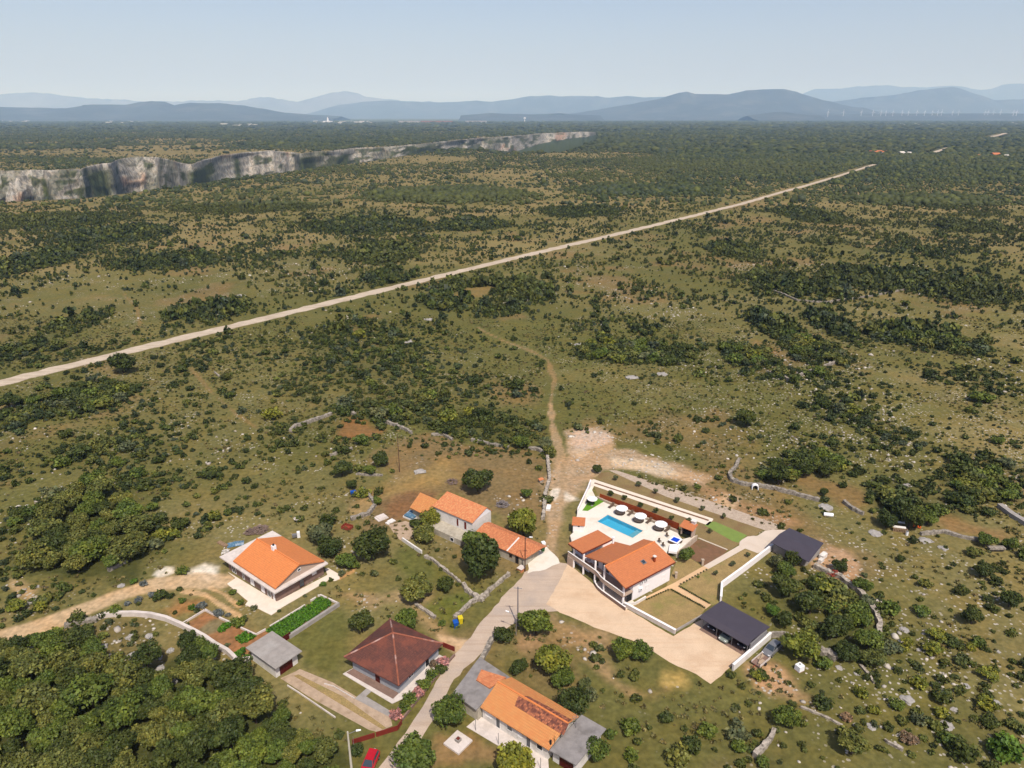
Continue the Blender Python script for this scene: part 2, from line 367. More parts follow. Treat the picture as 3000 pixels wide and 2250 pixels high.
cl_ = n.new('ShaderNodeMath'); cl_.operation = 'LESS_THAN'; l.new(a_.outputs['Alpha'], cl_.inputs[0]); cl_.inputs[1].default_value = -.6
mp_ = n.new('ShaderNodeMapping'); mp_.inputs['Scale'].default_value = (1, 1, .45); l.new(tc, mp_.inputs['Vector'])
rk_ = ramp(n, l, noise(n, l, mp_.outputs[0], .16, 8, .75), .42, .56)
c = mixc(n, l, cl_.outputs[0], c, mixc(n, l, rk_, mixc(n, l, 1.0, c, (.52, .52, .5), 'MULTIPLY'), mixc(n, l, 1.0, c, (1.18, 1.18, 1.16), 'MULTIPLY')))
l.new(c, b.inputs['Base Color'])
bp = n.new('ShaderNodeBump'); bp.inputs['Strength'].default_value = .6; bp.inputs['Distance'].default_value = .15
l.new(noise(n, l, tc, 2.2, 5, .7), bp.inputs['Height']); l.new(bp.outputs[0], b.inputs['Normal'])
# ------------------------------------------------------------------ layout of the land (photo pixels -> ground)
ROAD_LONG = [(-330,1203),(0,1123),(520,995),(1050,868),(1500,758),(2034,633),(2130,609),(2224,583),(2330,553),(2441,520),(2563,481)]
ROAD_LONG2 = [(2728,450),(2760,438),(2783,431)]
ROAD_LONG3 = [(2900,407),(2908,401),(2930,396),(2945,391)]
TRACK_N = [(1600,1650),(1622,1560),(1640,1480),(1655,1400),(1645,1340),(1620,1250),(1612,1180),(1625,1110),(1605,1055),(1560,1030),(1480,1000),(1400,962),(1290,925),(1190,880)]
TRACK_W = [(-120,1895),(0,1868),(130,1830),(250,1785),(350,1742),(450,1712),(560,1700),(650,1705)]
FOOT = [(560,1080),(620,1150),(690,1210),(760,1260)]
FOOT2 = [(360,860),(400,900),(410,950),(390,985)]
road_long = [at(*p) for p in ROAD_LONG]; road_long2 = [at(*p) for p in ROAD_LONG2]; road_long3 = [at(*p) for p in ROAD_LONG3]
track_n = [at(*p) for p in TRACK_N]; track_w = [at(*p) for p in TRACK_W]

# canyon rims (photo px)
FAR = [(-900,500),(-300,498),(0,500),(120,497),(200,495),(236,495),(256,484),(300,478),(325,477),(345,468),(395,459),(450,458),(490,466),(530,476),(560,480),(585,472),(650,455),(700,447),(800,441),(880,448),(960,441),(1060,434),(1180,428),(1300,414),(1400,405),(1500,400),(1600,390),(1700,385),(1780,388)]
NEAR = [(-900,640),(-300,605),(0,592),(250,580),(380,565),(560,541),(650,529),(850,503),(1000,483),(1100,470),(1240,448),(1350,437),(1500,446),(1640,446),(1700,432),(1780,400)]
KOF = 30.0
def kk(p): x, y = at(*p); return x / (y + KOF), y
_f = sorted(kk(p) for p in FAR); _n = sorted(kk(p) for p in NEAR)
FK, FY = zip(*_f); NK, NY = zip(*_n)
KEND = max(FK[-1], NK[-1])
def rims(k):
    yn = np.interp(k, NK, NY); yf = np.interp(k, FK, FY)
    yf = np.maximum(yf, yn * 1.06); yf = yf * (1 + .05 * (fbm(k * 3000, k * 0, 60, 881, 4) - .5)); yf = np.maximum(yf, yn * 1.05)
    depth = 95.0 * (.25 + .75 * sstep(KEND, KEND - .22, k)) * sstep(KEND, KEND - .03, k)
    return yn, yf, depth
def in_canyon(x, y, pad=0.0):
    k = x / (y + KOF); yn, yf, d = rims(k)
    return (y > yn - pad) & (y < yf + pad) & (d > 10)

# vegetation density: clusters (cx, cy, rx, ry, strength) in photo px
CL = [(1420,846,200,24,1.5),(1300,884,90,34,1.3),(1560,860,90,35,1.0),(1460,905,100,30,.9),(1850,1035,170,32,1.4),(1960,1040,90,32,1.2),
      (1780,1010,60,25,1.0),(2190,1050,70,50,1.3),(2270,960,60,50,1.3),(2330,1010,60,60,1.2),(2440,960,60,60,1.1),(2420,1030,60,40,1.0),(2250,1090,90,30,.8),
      (2680,985,160,36,1.4),(2800,1010,100,36,1.2),(2280,830,110,36,1.4),(2430,850,60,30,1.3),(2600,820,190,36,1.4),(2800,850,170,50,1.2),
      (2160,735,80,25,1.3),(2380,635,90,25,1.1),(2850,668,120,18,1.4),(1070,665,200,26,1.2),(1380,660,120,20,1.1),(1120,745,110,36,1.1),(1140,815,90,25,1.0),
      (1080,1060,230,90,.75),(1000,990,130,60,.7),(1250,1110,140,60,.6),(1120,1200,170,50,.9),(1300,1230,120,30,.9),(1450,1260,150,40,.9),(1200,1160,200,60,.6),
      (600,1050,120,50,.4),(620,915,120,35,1.0),(90,770,110,55,1.3),(330,690,180,30,1.1),(500,770,180,30,.9),(200,960,80,50,.8),(30,1040,70,60,.9),
      (230,1180,130,60,1.2),(60,1220,90,70,.9),(330,1330,220,70,.75),(420,1430,150,50,.7),(230,1480,150,60,.9),(290,1590,170,80,1.5),(150,1640,130,60,1.2),(420,1600,90,50,1.1),
      (60,1540,70,60,.8),(650,1390,70,25,.7),(480,1270,160,60,.5),(900,1130,120,50,.5),
      (2360,1360,130,35,1.2),(2270,1400,60,30,1.2),(2700,1490,180,60,1.0),(2640,1450,120,50,1.0),(2880,1430,120,60,1.0),(2950,1380,70,60,.9),(2480,1210,110,60,.8),
      (2620,1290,120,60,.6),(2420,1120,80,30,.7),(2900,1120,110,50,.7),(2400,1770,140,80,1.0),(2480,1860,130,80,1.2),(2560,1900,60,50,1.0),(2900,1750,120,60,.4),
      (2700,1900,200,70,.35),(2850,2120,180,100,.7),(2600,2150,150,90,.5),(2200,2190,200,60,.4),(2950,1950,80,60,.5),
      (120,650,250,25,.9),(700,610,250,18,.8),(1300,575,260,24,1.2),(1900,560,240,18,1.0),(2700,590,260,20,1.0),(1700,620,130,18,.8),(300,1830,120,20,.3)]
CLW = []
for cx, cy, rx, ry, s_ in CL:
    x0, y0 = at(cx, cy); y1 = at(cx, cy - ry)[1]; y2 = at(cx, cy + ry)[1]
    CLW.append((x0, (y1 + y2) / 2, rx / ppm(cy), (y1 - y2) / 2, s_))
SPARSE = [(400,880,330,90,.25),(300,980,160,40,.3),(1900,1170,170,60,.25),(2250,1200,160,60,.35),(2600,1620,200,90,.3),(640,1420,220,110,.25),(800,1560,150,50,.15),(2100,1330,120,70,.35),(1950,900,160,60,.5),(450,1100,90,60,.6),(2080,1000,90,60,.35),
          (2000,2080,140,110,.25),(1560,960,120,30,.4),(700,1230,120,60,.4),(2700,1720,120,60,.4),(1130,470,260,18,.25),(400,440,260,14,.3),(1460,520,110,14,.25),(1290,468,110,10,.2),(640,453,330,16,.12),(1750,455,200,8,.3),(2300,640,140,14,.4),(1500,640,140,14,.4)]
SPW = []
for cx, cy, rx, ry, s_ in SPARSE:
    x0, y0 = at(cx, cy); y1 = at(cx, max(cy - ry, 372))[1]; y2 = at(cx, cy + ry)[1]
    SPW.append((x0, (y1 + y2) / 2, rx / ppm(cy), (y1 - y2) / 2, s_))
def dens(x, y):
    "0..1 share of the ground under scrub"
    n1 = fbm(x, y, 90, 21, 4); n2 = fbm(x, y, 22, 33, 3); n0 = fbm(x, y, 500, 55, 3)
    far = sstep(800, 1600, y)
    right = sstep(0, 500, x) * sstep(700, 1300, y)
    n3 = fbm(x, y, 9, 44, 3)
    base = .035 + .26 * sstep(.46, .68, n1) * sstep(.36, .6, n2) + .26 * sstep(.52, .72, n3) + far * .35 * sstep(.30, .5, n0 + .08 * right) + .38 * right
    base = base + .16 * sstep(.52, .68, n2) * (1 - far); base = base * (1 - .65 * far * sstep(.55, .68, fbm(x, y, 240, 66, 3)) * (1 - .5 * right))
    for cx, cy, rx, ry, s_ in SPW:
        q = ((x - cx) / rx) ** 2 + ((y - cy) / ry) ** 2
        base = base * (1 - (1 - s_) * np.clip(1.5 - q, 0, 1))
    wob = 1 + .9 * (fbm(x, y, 30, 77, 3) - .5)
    cl = 0
    for cx, cy, rx, ry, s_ in CLW:
        q = (((x - cx) / rx) ** 2 + ((y - cy) / ry) ** 2) * wob
        cl = np.maximum(cl, .86 * s_ * np.clip(1.6 - 1.3 * q, 0, 1))
    return np.clip(np.maximum(base, cl), 0, 1.2)

# soil and grass zones: (px polygon, colour, feather, edge noise, stones)
def zp(k, pts): return [W(k, *p) for p in pts]
ZONES = [
 (zp('p', [(1130,1420),(1095,1350),(1180,1285),(1260,1275),(1400,1305),(1560,1330),(1602,1345),(1600,1560),(1520,1520),(1430,1490),(1290,1440),(1220,1540),(1120,1560),(1080,1575),(1040,1470)]), S(144,122,86), 2.5, 5, .06),
 (zp('p', [(1130,1400),(1180,1390),(1300,1350),(1340,1400),(1260,1425),(1180,1450),(1120,1450)]), S(166,140,90), 3, 4, 0),
 (zp('p', [(1120,1480),(1200,1440),(1290,1440),(1210,1520),(1130,1530)]), S(142,108,78), 2, 3, -.1),
 (zp('p', [(985,1285),(1000,1235),(1045,1222),(1070,1245),(1130,1262),(1100,1285),(1040,1290)]), S(150,112,72), 1.5, 3, -.1),
 (zp('p', [(1015,1490),(1075,1455),(1100,1490),(1060,1515),(1030,1520)]), S(178,150,104), 1, 2, -.1),
 (zp('b4', [(230,240),(320,235),(560,270),(780,310),(950,400),(900,560),(700,480),(600,420),(420,390),(300,330)]), S(142,118,78), 2, 4, -.1),
 (zp('b4', [(1480,600),(1560,560),(1800,660),(2080,700),(2040,780),(1850,760),(1560,720)]), S(152,124,84), 2, 3, -.1),
 (zp('p', [(2215,1000),(2270,1020),(2250,1070),(2200,1050)]), S(160,126,84), 4, 5, .05),
 (zp('p', [(1325,862),(1360,845),(1440,838),(1470,848),(1420,868),(1340,880)]), S(148,128,82), 3, 3, -.1),
 (zp('p', [(1660,1265),(1750,1250),(1810,1275),(1800,1320),(1860,1318),(1960,1345),(2050,1380),(2100,1400),(2060,1430),(1960,1400),(1850,1372),(1760,1380),(1700,1430),(1640,1500),(1620,1640),(1596,1640),(1606,1480),(1610,1370),(1600,1330),(1650,1340)]), S(198,170,140), 1.5, 3.5, .18),
 (zp('p', [(1790,1340),(1950,1350),(2010,1400),(1900,1385),(1790,1362)]), S(222,200,174), 1, 3, .3),
 (zp('p', [(1665,1300),(1700,1262),(1790,1265),(1800,1295),(1740,1312),(1700,1320)]), S(218,192,172), 1, 3, .35),
 (zp('p', [(1660,1325),(1700,1315),(1735,1325),(1700,1345)]), S(222,194,164), .6, 1, .2),
 (zp('b3', [(1990,700),(2050,690),(2200,770),(2140,780),(2000,775)]), S(240,228,214), .6, 1, -.2),
 (zp('p', [(2050,1420),(2130,1440),(2230,1480),(2330,1530),(2260,1560),(2150,1520),(2080,1480)]), S(178,142,104), 2, 4, .12),
 (zp('z3', [(640,110),(780,0),(1020,20),(960,140),(880,200),(760,190)]), S(212,182,150), .8, 1.5, -.1),
 (zp('b4', [(540,760),(620,800),(760,860),(830,960),(800,1060),(700,1080),(520,1000),(500,920),(600,840)]), S(196,160,128), 1.2, 3, .2),
 (zp('b5', [(0,700),(130,700),(260,740),(380,830),(540,940),(520,1010),(400,1010),(200,950),(0,900)]), S(206,166,130), 1.5, 3, .25),
 (zp('b6', [(380,170),(600,240),(880,330),(1000,380),(960,470),(900,600),(1000,800),(1280,920),(1500,900),(1400,980),(1100,980),(900,780),(700,600),(480,400)]), S(178,148,110), 2, 4, .22),
 (zp('b6', [(1500,740),(1650,720),(1780,850),(1640,900),(1480,860)]), S(200,172,104), 1.5, 3, .1),
 (zp('b6', [(0,370),(200,380),(260,460),(160,560),(60,560),(0,500)]), S(178,144,106), 1.5, 3, .05),
 (zp('a5', [(60,980),(180,980),(400,1000),(560,1040),(700,1120),(900,1250),(800,1300),(400,1400),(0,1400),(20,1150)]), S(158,128,88), 1.2, 2.5, .02),
 (zp('p', [(540,1690),(560,1665),(600,1650),(640,1660),(650,1700),(600,1712)]), S(248,240,228), .8, 1.5, .1),
 (zp('b1', [(1420,110),(1450,70),(1530,35),(1610,35),(1610,90),(1480,135)]), S(246,236,222), .4, .5, -.3),
 (zp('p', [(1250,1800),(1310,1870),(1260,1850),(1180,1760),(1100,1760),(1160,1730),(1240,1740)]), S(172,148,108), 1.5, 3, .1),
 (zp('a4', [(1480,500),(1700,540),(1900,560),(1950,620),(1800,720),(1700,690),(1520,590)]), S(226,194,158), .6, 1.2, .1),
 (zp('a4', [(1290,130),(1700,0),(1960,-90),(2050,-60),(1700,250),(1600,300)]), S(114,120,56), 1.5, 2, -.1),
 (zp('a2', [(240,1000),(380,900),(640,1080),(800,1200),(860,1360),(700,1400),(400,1330),(200,1160)]), S(110,112,58), 2, 4, .02),
 (zp('a3', [(580,450),(900,500),(1500,120),(1650,180),(1700,500),(1500,800),(1500,1000),(1000,880),(1020,720)]), S(112,112,60), 1.5, 4, -.02),
 (zp('c7', [(600,290),(1000,50),(1250,180),(1500,270),(1900,500),(2080,400),(2200,480),(1800,780),(1820,950),(1560,960),(1400,830),(1150,640),(850,480)]), S(168,120,84), .5, 1, -.2),
 (zp('c7', [(850,400),(1050,230),(1250,190),(1400,280),(1200,420),(1050,480),(900,470)]), S(142,132,100), .6, 1, -.2),
 (zp('b1', [(1500,430),(1650,300),(1850,330),(1900,420),(1760,470),(1600,500)]), S(170,128,84), 1.5, 2.5, -.1),
 (zp('a1', [(1560,1060),(1700,1020),(1900,1000),(2212,1100),(2212,1250),(1900,1180),(1700,1100)]), S(176,150,112), 1.2, 3, .2),
 (zp('b1', [(60,130),(200,150),(340,240),(300,340),(180,330),(80,240)]), S(196,168,128), 1, 2, .25),
 (zp('p', [(-160,1990),(60,1920),(150,1890),(300,1925),(420,1980),(560,1900),(640,1950),(800,2100),(1000,2220),(1010,2330),(-250,2330)]), S(78,84,44), 2, 4, -.1),
 (zp('p', [(70,1650),(110,1530),(190,1460),(270,1425),(350,1450),(445,1540),(455,1620),(390,1690),(200,1685)]), S(80,84,44), 2, 4, -.1),
 (zp('b1', [(900,500),(1500,480),(1350,720),(1450,900),(1200,1100),(900,900),(820,700)]), S(128,116,74), 2, 4, .2),
]
LINES = [(track_n[:7], .9, S(190,162,128), .7, .05), (track_n[6:12], .65, S(160,136,96), .7, .05), (track_w, 2.0, S(226,194,158), .5, -.2),
         ([at(*p) for p in FOOT], .5, S(146,124,82), .6, 0), ([at(*p) for p in FOOT2], .6, S(146,124,80), .6, 0),
         (WP('b1', [(1700,260),(1900,290),(2050,390),(2212,490)]), .45, S(226,190,148), .3, -.2), (WP('b1', [(1950,230),(2080,290),(2212,400)]), .4, S(222,184,140), .3, -.2),
         (WP('a1', [(1560,860),(1750,860),(1900,770),(1960,690)]), .4, S(206,164,116), .3, -.2)]

def base_colour(x, y):
    n1 = fbm(x, y, 45, 101, 4); n2 = fbm(x, y, 12, 111, 3); n3 = fbm(x, y, 260, 131, 3)
    grass = np.array(S(125,119,70)); tan = np.array(S(148,135,90)); green = np.array(S(103,105,55)); red = np.array(S(150,124,88))
    c = grass + (tan - grass) * sstep(.42, .62, n1)[..., None]
    c = c + (green - c) * (sstep(.50, .68, n3) * .6)[..., None]
    c = c + (red - c) * (sstep(.60, .74, fbm(x, y, 30, 151, 4)) * .55)[..., None]
    c = c * (1 + .28 * (n2 - .5))[..., None]
    d = dens(x, y); far = sstep(450, 1500, y)
    dg = np.array(S(66,76,40)); ft = np.array(S(152,137,92))
    c = c + (ft - c) * (far * .6)[..., None]
    c = c + (dg - c) * (sstep(.35, .9, d) * (.45 + .5 * far))[..., None]
    vf = sstep(3000, 6000, y)
    c = c + (np.array(S(70,84,44)) * (1 + .8 * (fbm(x, y, 1800, 171, 3) - .45))[..., None] - c) * (vf * .8)[..., None]
    # pale fields and tan heath far off
    rock = .10 * sstep(.5, .65, fbm(x, y, 60, 191, 3)) + .05
    rr = sstep(10, 80, x) * (1 - sstep(160, 330, y)); rock = rock + .07 * rr
    return c, rock

# ------------------------------------------------------------------ ground sheet
kd = np.linspace(-.86, .86, 700)
ks = np.concatenate([np.array([-6, -3.5, -2.2, -1.6, -1.25, -1.05, -.95]), kd, np.array([.95, 1.05, 1.25, 1.6, 2.2, 3.5, 6])])
yn, yf, dep = rims(ks)
pyn = row_of(yn); NR1 = 400; rowsY = []
y_first = np.array([-27.0, 0.0, 30.0, 50.0])
for v in y_first: rowsY.append((np.full_like(ks, v), 0, 0))
for i in range(NR1):
    t = i / (NR1 - 1.0); py = 2330 + (pyn - 2330) * t
    v = (1125 - py) / FPX
    yy = H * (math.cos(PITCH) + v * math.sin(PITCH)) / (math.sin(PITCH) - v * math.cos(PITCH))
    rowsY.append((yy, 0, 0))
rowsY.append((yn + (yf - yn) * .04, 1.0, 1)); rowsY.append((yn + (yf - yn) * .3, 1.0, 1))
NW = 34; wall_w = np.minimum(55.0, (yf - yn) * .35)
rowsY.append((yf - wall_w * 1.05, 1.0, 1))
for i in range(1, NW + 1):
    t = i / NW; rowsY.append((yf - wall_w * (1 - t), 1 - t ** .75, 2))
pyf = row_of(yf); NR3 = 150
for i in range(1, NR3 + 1):
    t = (i / NR3) ** 1.0; py = pyf + (341.2 - pyf) * t
    v = (1125 - py) / FPX
    rowsY.append((H * (math.cos(PITCH) + v * math.sin(PITCH)) / (math.sin(PITCH) - v * math.cos(PITCH)), 0, 0))
rowsY.append((np.full_like(ks, 90000.0), 0, 0))
GY = np.array([r[0] for r in rowsY]); GD = np.array([np.full_like(ks, r[1]) * dep for r in rowsY]); GT = np.array([r[2] for r in rowsY])
GX = ks[None, :] * (GY + KOF)
wall = (GT == 2)[:, None] & (dep > 3)[None, :]
# buttresses: push the wall face in and out
bn = fbm(GX, GD * .7 + 500, 40, 301, 4) - .5; rg = 1 - np.abs(2 * fbm(GX + GD * .35, GD * .25, 62, 311, 4) - 1)
prof = np.clip(GD / 95.0, 0, 1)
push = (56 * bn + 52 * (rg - .75)) * sstep(0, .15, prof) * (1 - .0 * prof)
gully = np.zeros_like(GX)
for cx, wd in ((280, 30), (580, 38), (895, 26), (1215, 24), (120, 8), (690, 9), (1010, 12)):
    kc = kk((cx, 480))[0]; wk = wd / FPX * 1.05
    gully = np.maximum(gully, np.exp(-((ks - kc) / wk) ** 2)[None, :] * np.ones_like(GX))
GYw = GY - np.where(wall, push - 34 * gully * (1 - prof) * .0, 0)
GYw = np.where(wall, np.maximum(GYw, yn[None, :] * 1.02), GYw)
GXw = ks[None, :] * (GYw + KOF)
GZ = relief(GX, GY) * (dep[None, :] * 0 + 1) - GD + np.where(wall, 7 * (fbm(GX, GD * 3, 16, 331, 3) - .5) * sstep(0, .1, prof) * sstep(1, .8, prof), 0)
colr, rock = base_colour(GX.ravel(), GY.ravel())
x_, y_ = GX.ravel(), GY.ravel()
en = fbm(x_, y_, 6, 401, 3) - .5
near = y_ < 420
for poly, c_, fe, am, rk in ZONES:
    P = np.array(poly); bb = (x_ > P[:,0].min()-8) & (x_ < P[:,0].max()+8) & (y_ > P[:,1].min()-8) & (y_ < P[:,1].max()+8)
    if not bb.any(): continue
    i_ = np.where(bb)[0]; s_ = sdist(x_[i_], y_[i_], poly) + en[i_] * am * 1.6
    m_ = sstep(-fe, fe, s_)[:, None] * .92
    v_ = 1 + .3 * (fbm(x_[i_], y_[i_], 3.5, 411, 3) - .5)
    colr[i_] = colr[i_] * (1 - m_) + np.array(c_)[None, :] * v_[:, None] * m_
    rock[i_] = rock[i_] * (1 - m_[:, 0]) + (rock[i_] * .3 + rk) * m_[:, 0]
for ln, hw, c_, am, rk in LINES:
    P = np.array(ln); bb = (x_ > P[:,0].min()-6) & (x_ < P[:,0].max()+6) & (y_ > P[:,1].min()-6) & (y_ < P[:,1].max()+6)
    i_ = np.where(bb)[0]; dd = ldist(x_[i_], y_[i_], ln) + en[i_] * am * 2.5
    m_ = (1 - sstep(hw * .75, hw * 1.35, dd))[:, None] * .85
    colr[i_] = colr[i_] * (1 - m_) + np.array(c_)[None, :] * m_; rock[i_] = rock[i_] + rk * m_[:, 0]
# rock face colours
wl = wall.ravel(); wi = np.where(wl)[0]
pz = GD.ravel()[wi] / 95.0
rc = np.array(S(176,173,171))[None, :] * (1 + .5 * (fbm(x_[wi], pz * 140, 9, 421, 4) - .5))[:, None]
streak = sstep(.47, .6, fbm(x_[wi] + pz * 30, pz * 20, 26, 431, 5)); rc = rc + (np.array(S(96,98,80)) - rc) * (.7 * streak)[:, None]; rc = rc * (1 + .2 * sstep(.55, .7, fbm(x_[wi], pz * 60, 30, 437, 3)))[:, None]
og = sstep(.62, .75, fbm(x_[wi], pz * 90, 60, 441, 3)); rc = rc + (np.array(S(196,150,120)) - rc) * (og * .6)[:, None]
gm = np.clip(sstep(.52, .62, fbm(x_[wi], pz * 120, 22, 451, 4)) * .9 + gully.ravel()[wi] * 1.3 * sstep(.02, .2, pz), 0, 1)
gm = gm * sstep(0, .06, pz)
rc = rc + (np.array(S(72,80,46)) - rc) * gm[:, None]
colr[wi] = rc; rock[wi] = -1
fi = np.where(((GT == 1)[:, None] & (dep > 3)[None, :]).ravel())[0]; colr[fi] = np.array(S(70,80,46)); rock[fi] = -.3
ctop = (GT == 2)
V = np.stack([GXw, GYw, GZ], -1).reshape(-1, 3)
nr, nc = GX.shape
idx = np.arange(nr * nc).reshape(nr, nc)
F = np.stack([idx[:-1, :-1], idx[:-1, 1:], idx[1:, 1:], idx[1:, :-1]], -1).reshape(-1, 4)
ca = np.concatenate([colr, rock[:, None]], 1)
ground = rawmesh('ground', V, F, M['ground'], colr=ca, smooth=True); tag(ground, kind='structure')

# ------------------------------------------------------------------ sheets and roads
LV = {}
def sheet(name, poly, z, mat, kind='structure', th=.25, **kw):
    o = MB().prism(poly, z - th, z).build(name, mat); tag(o, kind=kind, **kw); return o
def strip(name, line, hw, z, mat, step=6.0, jag=0.0, follow=False, seed=1):
    P = [Vector((p[0], p[1], 0)) for p in line]; pts = []
    for a, b in zip(P[:-1], P[1:]):
        k = max(1, int((b - a).length / step))
        for i in range(k): pts.append(a + (b - a) * i / k)
    pts.append(P[-1]); rnd = random.Random(seed); V_ = []; F_ = []
    for i, p in enumerate(pts):
        d = (pts[min(i+1, len(pts)-1)] - pts[max(i-1, 0)]).normalized(); nn = Vector((-d.y, d.x, 0))
        l_ = hw * (1 + rnd.uniform(-jag, jag)); r_ = hw * (1 + rnd.uniform(-jag, jag))
        for q in (p + nn * l_, p - nn * r_):
            zz = z + (float(relief(q.x, q.y)) if follow else 0)
            V_.append((q.x, q.y, zz)); V_.append((q.x, q.y, zz - .5))
        if i:
            a0 = (i-1)*4; b0 = i*4
            F_ += [(a0, a0+2, b0+2, b0), (a0+2, a0+3, b0+3, b0+2), (a0, b0, b0+1, a0+1)]
    mb = MB(); mb.add(V_, F_); return mb.build(name, mat)
tag(strip('gravel_road', road_long, 3.3, .18, M['gravel'], step=4.0, jag=.22, follow=True), kind='structure')
tag(strip('gravel_road', road_long3, 9, 1.5, M['gravel'], step=40, jag=.06, follow=True), kind='structure')
tag(strip('gravel_road', road_long2, 6, .8, M['gravel'], jag=.06, follow=True), kind='structure')
for pts in ([(1000+540/2.212,383),(1000+580/2.212,383)],): pass
# village road, one closed outline
def outl(name, pts, z, mat, jag=.12, step=1.2, seed=3, k='p', th=.3, kind='structure'):
    P = [Vector((*W(k, *p), 0)) for p in pts]; rnd = random.Random(seed); out = []
    for a, b in zip(P, P[1:] + P[:1]):
        L = (b - a).length; q = max(1, int(L / step)); nn = Vector((-(b-a).y, (b-a).x, 0)).normalized()
        for i in range(q):
            c_ = a + (b - a) * i / q
            if i: c_ = c_ + nn * rnd.uniform(-jag, jag)
            out.append((c_.x, c_.y))
    o = MB().prism(out, z - th, z).build(name, mat); tag(o, kind=kind); return o
outl('village_road', [(1537,1676),(1600,1640),(1640,1648),(1664,1652),(1700,1690),(1752,1735),(1700,1760),(1640,1790),(1590,1792),(1550,1800),(1500,1830),(1446,1868),(1390,1935),(1330,1990),(1286,2068),(1258,2125),(1226,2180),(1194,2240),(1160,2330),(1040,2330),(1105,2255),(1150,2198),(1202,2125),(1250,2050),(1300,1965),(1350,1900),(1390,1850),(1440,1790),(1480,1740),(1515,1705)], .02, M['asphalt'], jag=.25)
outl('gravel_yard', [(1664,1652),(1700,1680),(1755,1728),(1800,1758),(1832,1783),(1900,1822),(1973,1864),(2034,1826),(2100,1790),(2240,1850),(2200,1905),(2142,1953),(2082,2004),(2040,1975),(1985,1952),(1940,1926),(1895,1895),(1850,1875),(1800,1858),(1740,1838),(1690,1815),(1640,1795),(1600,1770),(1640,1700)], .028, M['sand'], jag=.12, seed=5)
outl('road', [(1600,1600),(1625,1625),(1640,1650),(1600,1668),(1545,1680),(1553,1640),(1575,1618)], .036, M['deck'], jag=.25, seed=8)

# ------------------------------------------------------------------ mountains on the horizon
def ridge(name, prof, D, mat, seed, rough, depth=.16):
    xs = np.linspace(prof[0][0], prof[-1][0], max(60, int((prof[-1][0] - prof[0][0]) / 6)))
    ys = np.interp(xs, [p[0] for p in prof], [p[1] for p in prof])
    X = (xs - 1500) / FPX * D / 1.069
    zc = H + (340 - ys) / FPX * D * .875 + (fbm(X, X * 0, D * .012, seed, 4) - .5) * rough
    zc = np.maximum(zc, 2)
    rows = [(-depth * 1.5, -.02), (-depth, .06), (-depth*.75, .2), (-depth*.5, .42), (-depth*.25, .7), (-.05*depth*2, .9), (0, 1.0), (depth * .4, .6), (depth, -.02)]
    V_ = []
    for i, (dy, hh) in enumerate(rows):
        yy = D * (1 + dy) + (fbm(X, X * 0 + i * 900, D * .03, seed + 5, 3) - .5) * D * .03
        wv = 1 + .35 * (fbm(X, X * 0 + i * 777, D * .02, seed + 9, 3) - .5) * (0 if hh in (1.0,) else 1)
        V_.append(np.stack([X * (1 + dy * .5), yy, zc * hh * wv - (3 if hh < 0 else 0)], -1))
    V_ = np.array(V_).reshape(-1, 3); nr_, nc_ = len(rows), len(xs); ix = np.arange(nr_ * nc_).reshape(nr_, nc_)
    F_ = np.stack([ix[:-1, :-1], ix[:-1, 1:], ix[1:, 1:], ix[1:, :-1]], -1).reshape(-1, 4)
    o = rawmesh(name, V_, F_, mat, smooth=True); tag(o, kind='structure'); return o
ridge('hills', [(-400,340),(-200,318),(0,314),(100,317),(200,318),(270,308),(320,308),(380,308),(410,300),(440,297),(480,299),(510,309),(560,303),(650,303),(720,310),(780,320),(840,331),(900,336),(960,339),(1000,342)], 15000, M['hill'], 1, 12)
ridge('mountain', [(-500,300),(-300,290),(0,278),(100,272),(150,275),(200,282),(240,287),(300,290),(380,294),(430,298),(700,296),(760,287),(790,286),(830,294),(880,300),(930,287),(980,272),(1010,269),(1050,274),(1080,284),(1130,291),(1200,299),(1300,300),(1450,300),(1500,310)], 34000, M['hillrock'], 2, 90, .08)
ridge('hills', [(900,335),(1000,308),(1070,299),(1140,296),(1250,301),(1330,300),(1400,296),(1440,300),(1500,292),(1550,283),(1610,281),(1640,284),(1700,282),(1780,287),(1830,283),(1880,287),(1950,284),(2100,290),(2200,320)], 27000, M['hill'], 3, 25, .12)
ridge('hills', [(1650,337),(1750,322),(1850,305),(1920,292),(1980,274),(2005,270),(2030,277),(2130,278),(2180,267),(2240,264),(2280,263),(2320,272),(2370,286),(2420,298),(2480,310),(2560,325),(2650,336),(2700,341)], 17500, M['hill'], 4, 16)
ridge('mountain', [(2200,320),(2300,300),(2350,274),(2380,262),(2450,261),(2500,255),(2590,252),(2630,257),(2700,258),(2760,254),(2800,255),(2850,265),(2880,263),(2920,250),(2960,246),(3000,250),(3200,256),(3500,260)], 38000, M['hill'], 5, 50, .1)
ridge('hills', [(2300,325),(2400,305),(2500,290),(2600,280),(2680,266),(2760,258),(2800,262),(2850,278),(2900,295),(2950,293),(3000,292),(3200,288),(3500,280)], 24000, M['hill'], 6, 25, .12)
ridge('hills', [(2190,339),(2240,333),(2270,329),(2300,330),(2350,336),(2400,340)], 12500, M['hill'], 7, 5, .1)
ridge('hills', [(1350,339),(1440,332),(1480,334),(1560,336),(1640,333),(1700,337),(1760,339)], 14000, M['hill'], 8, 5, .1)

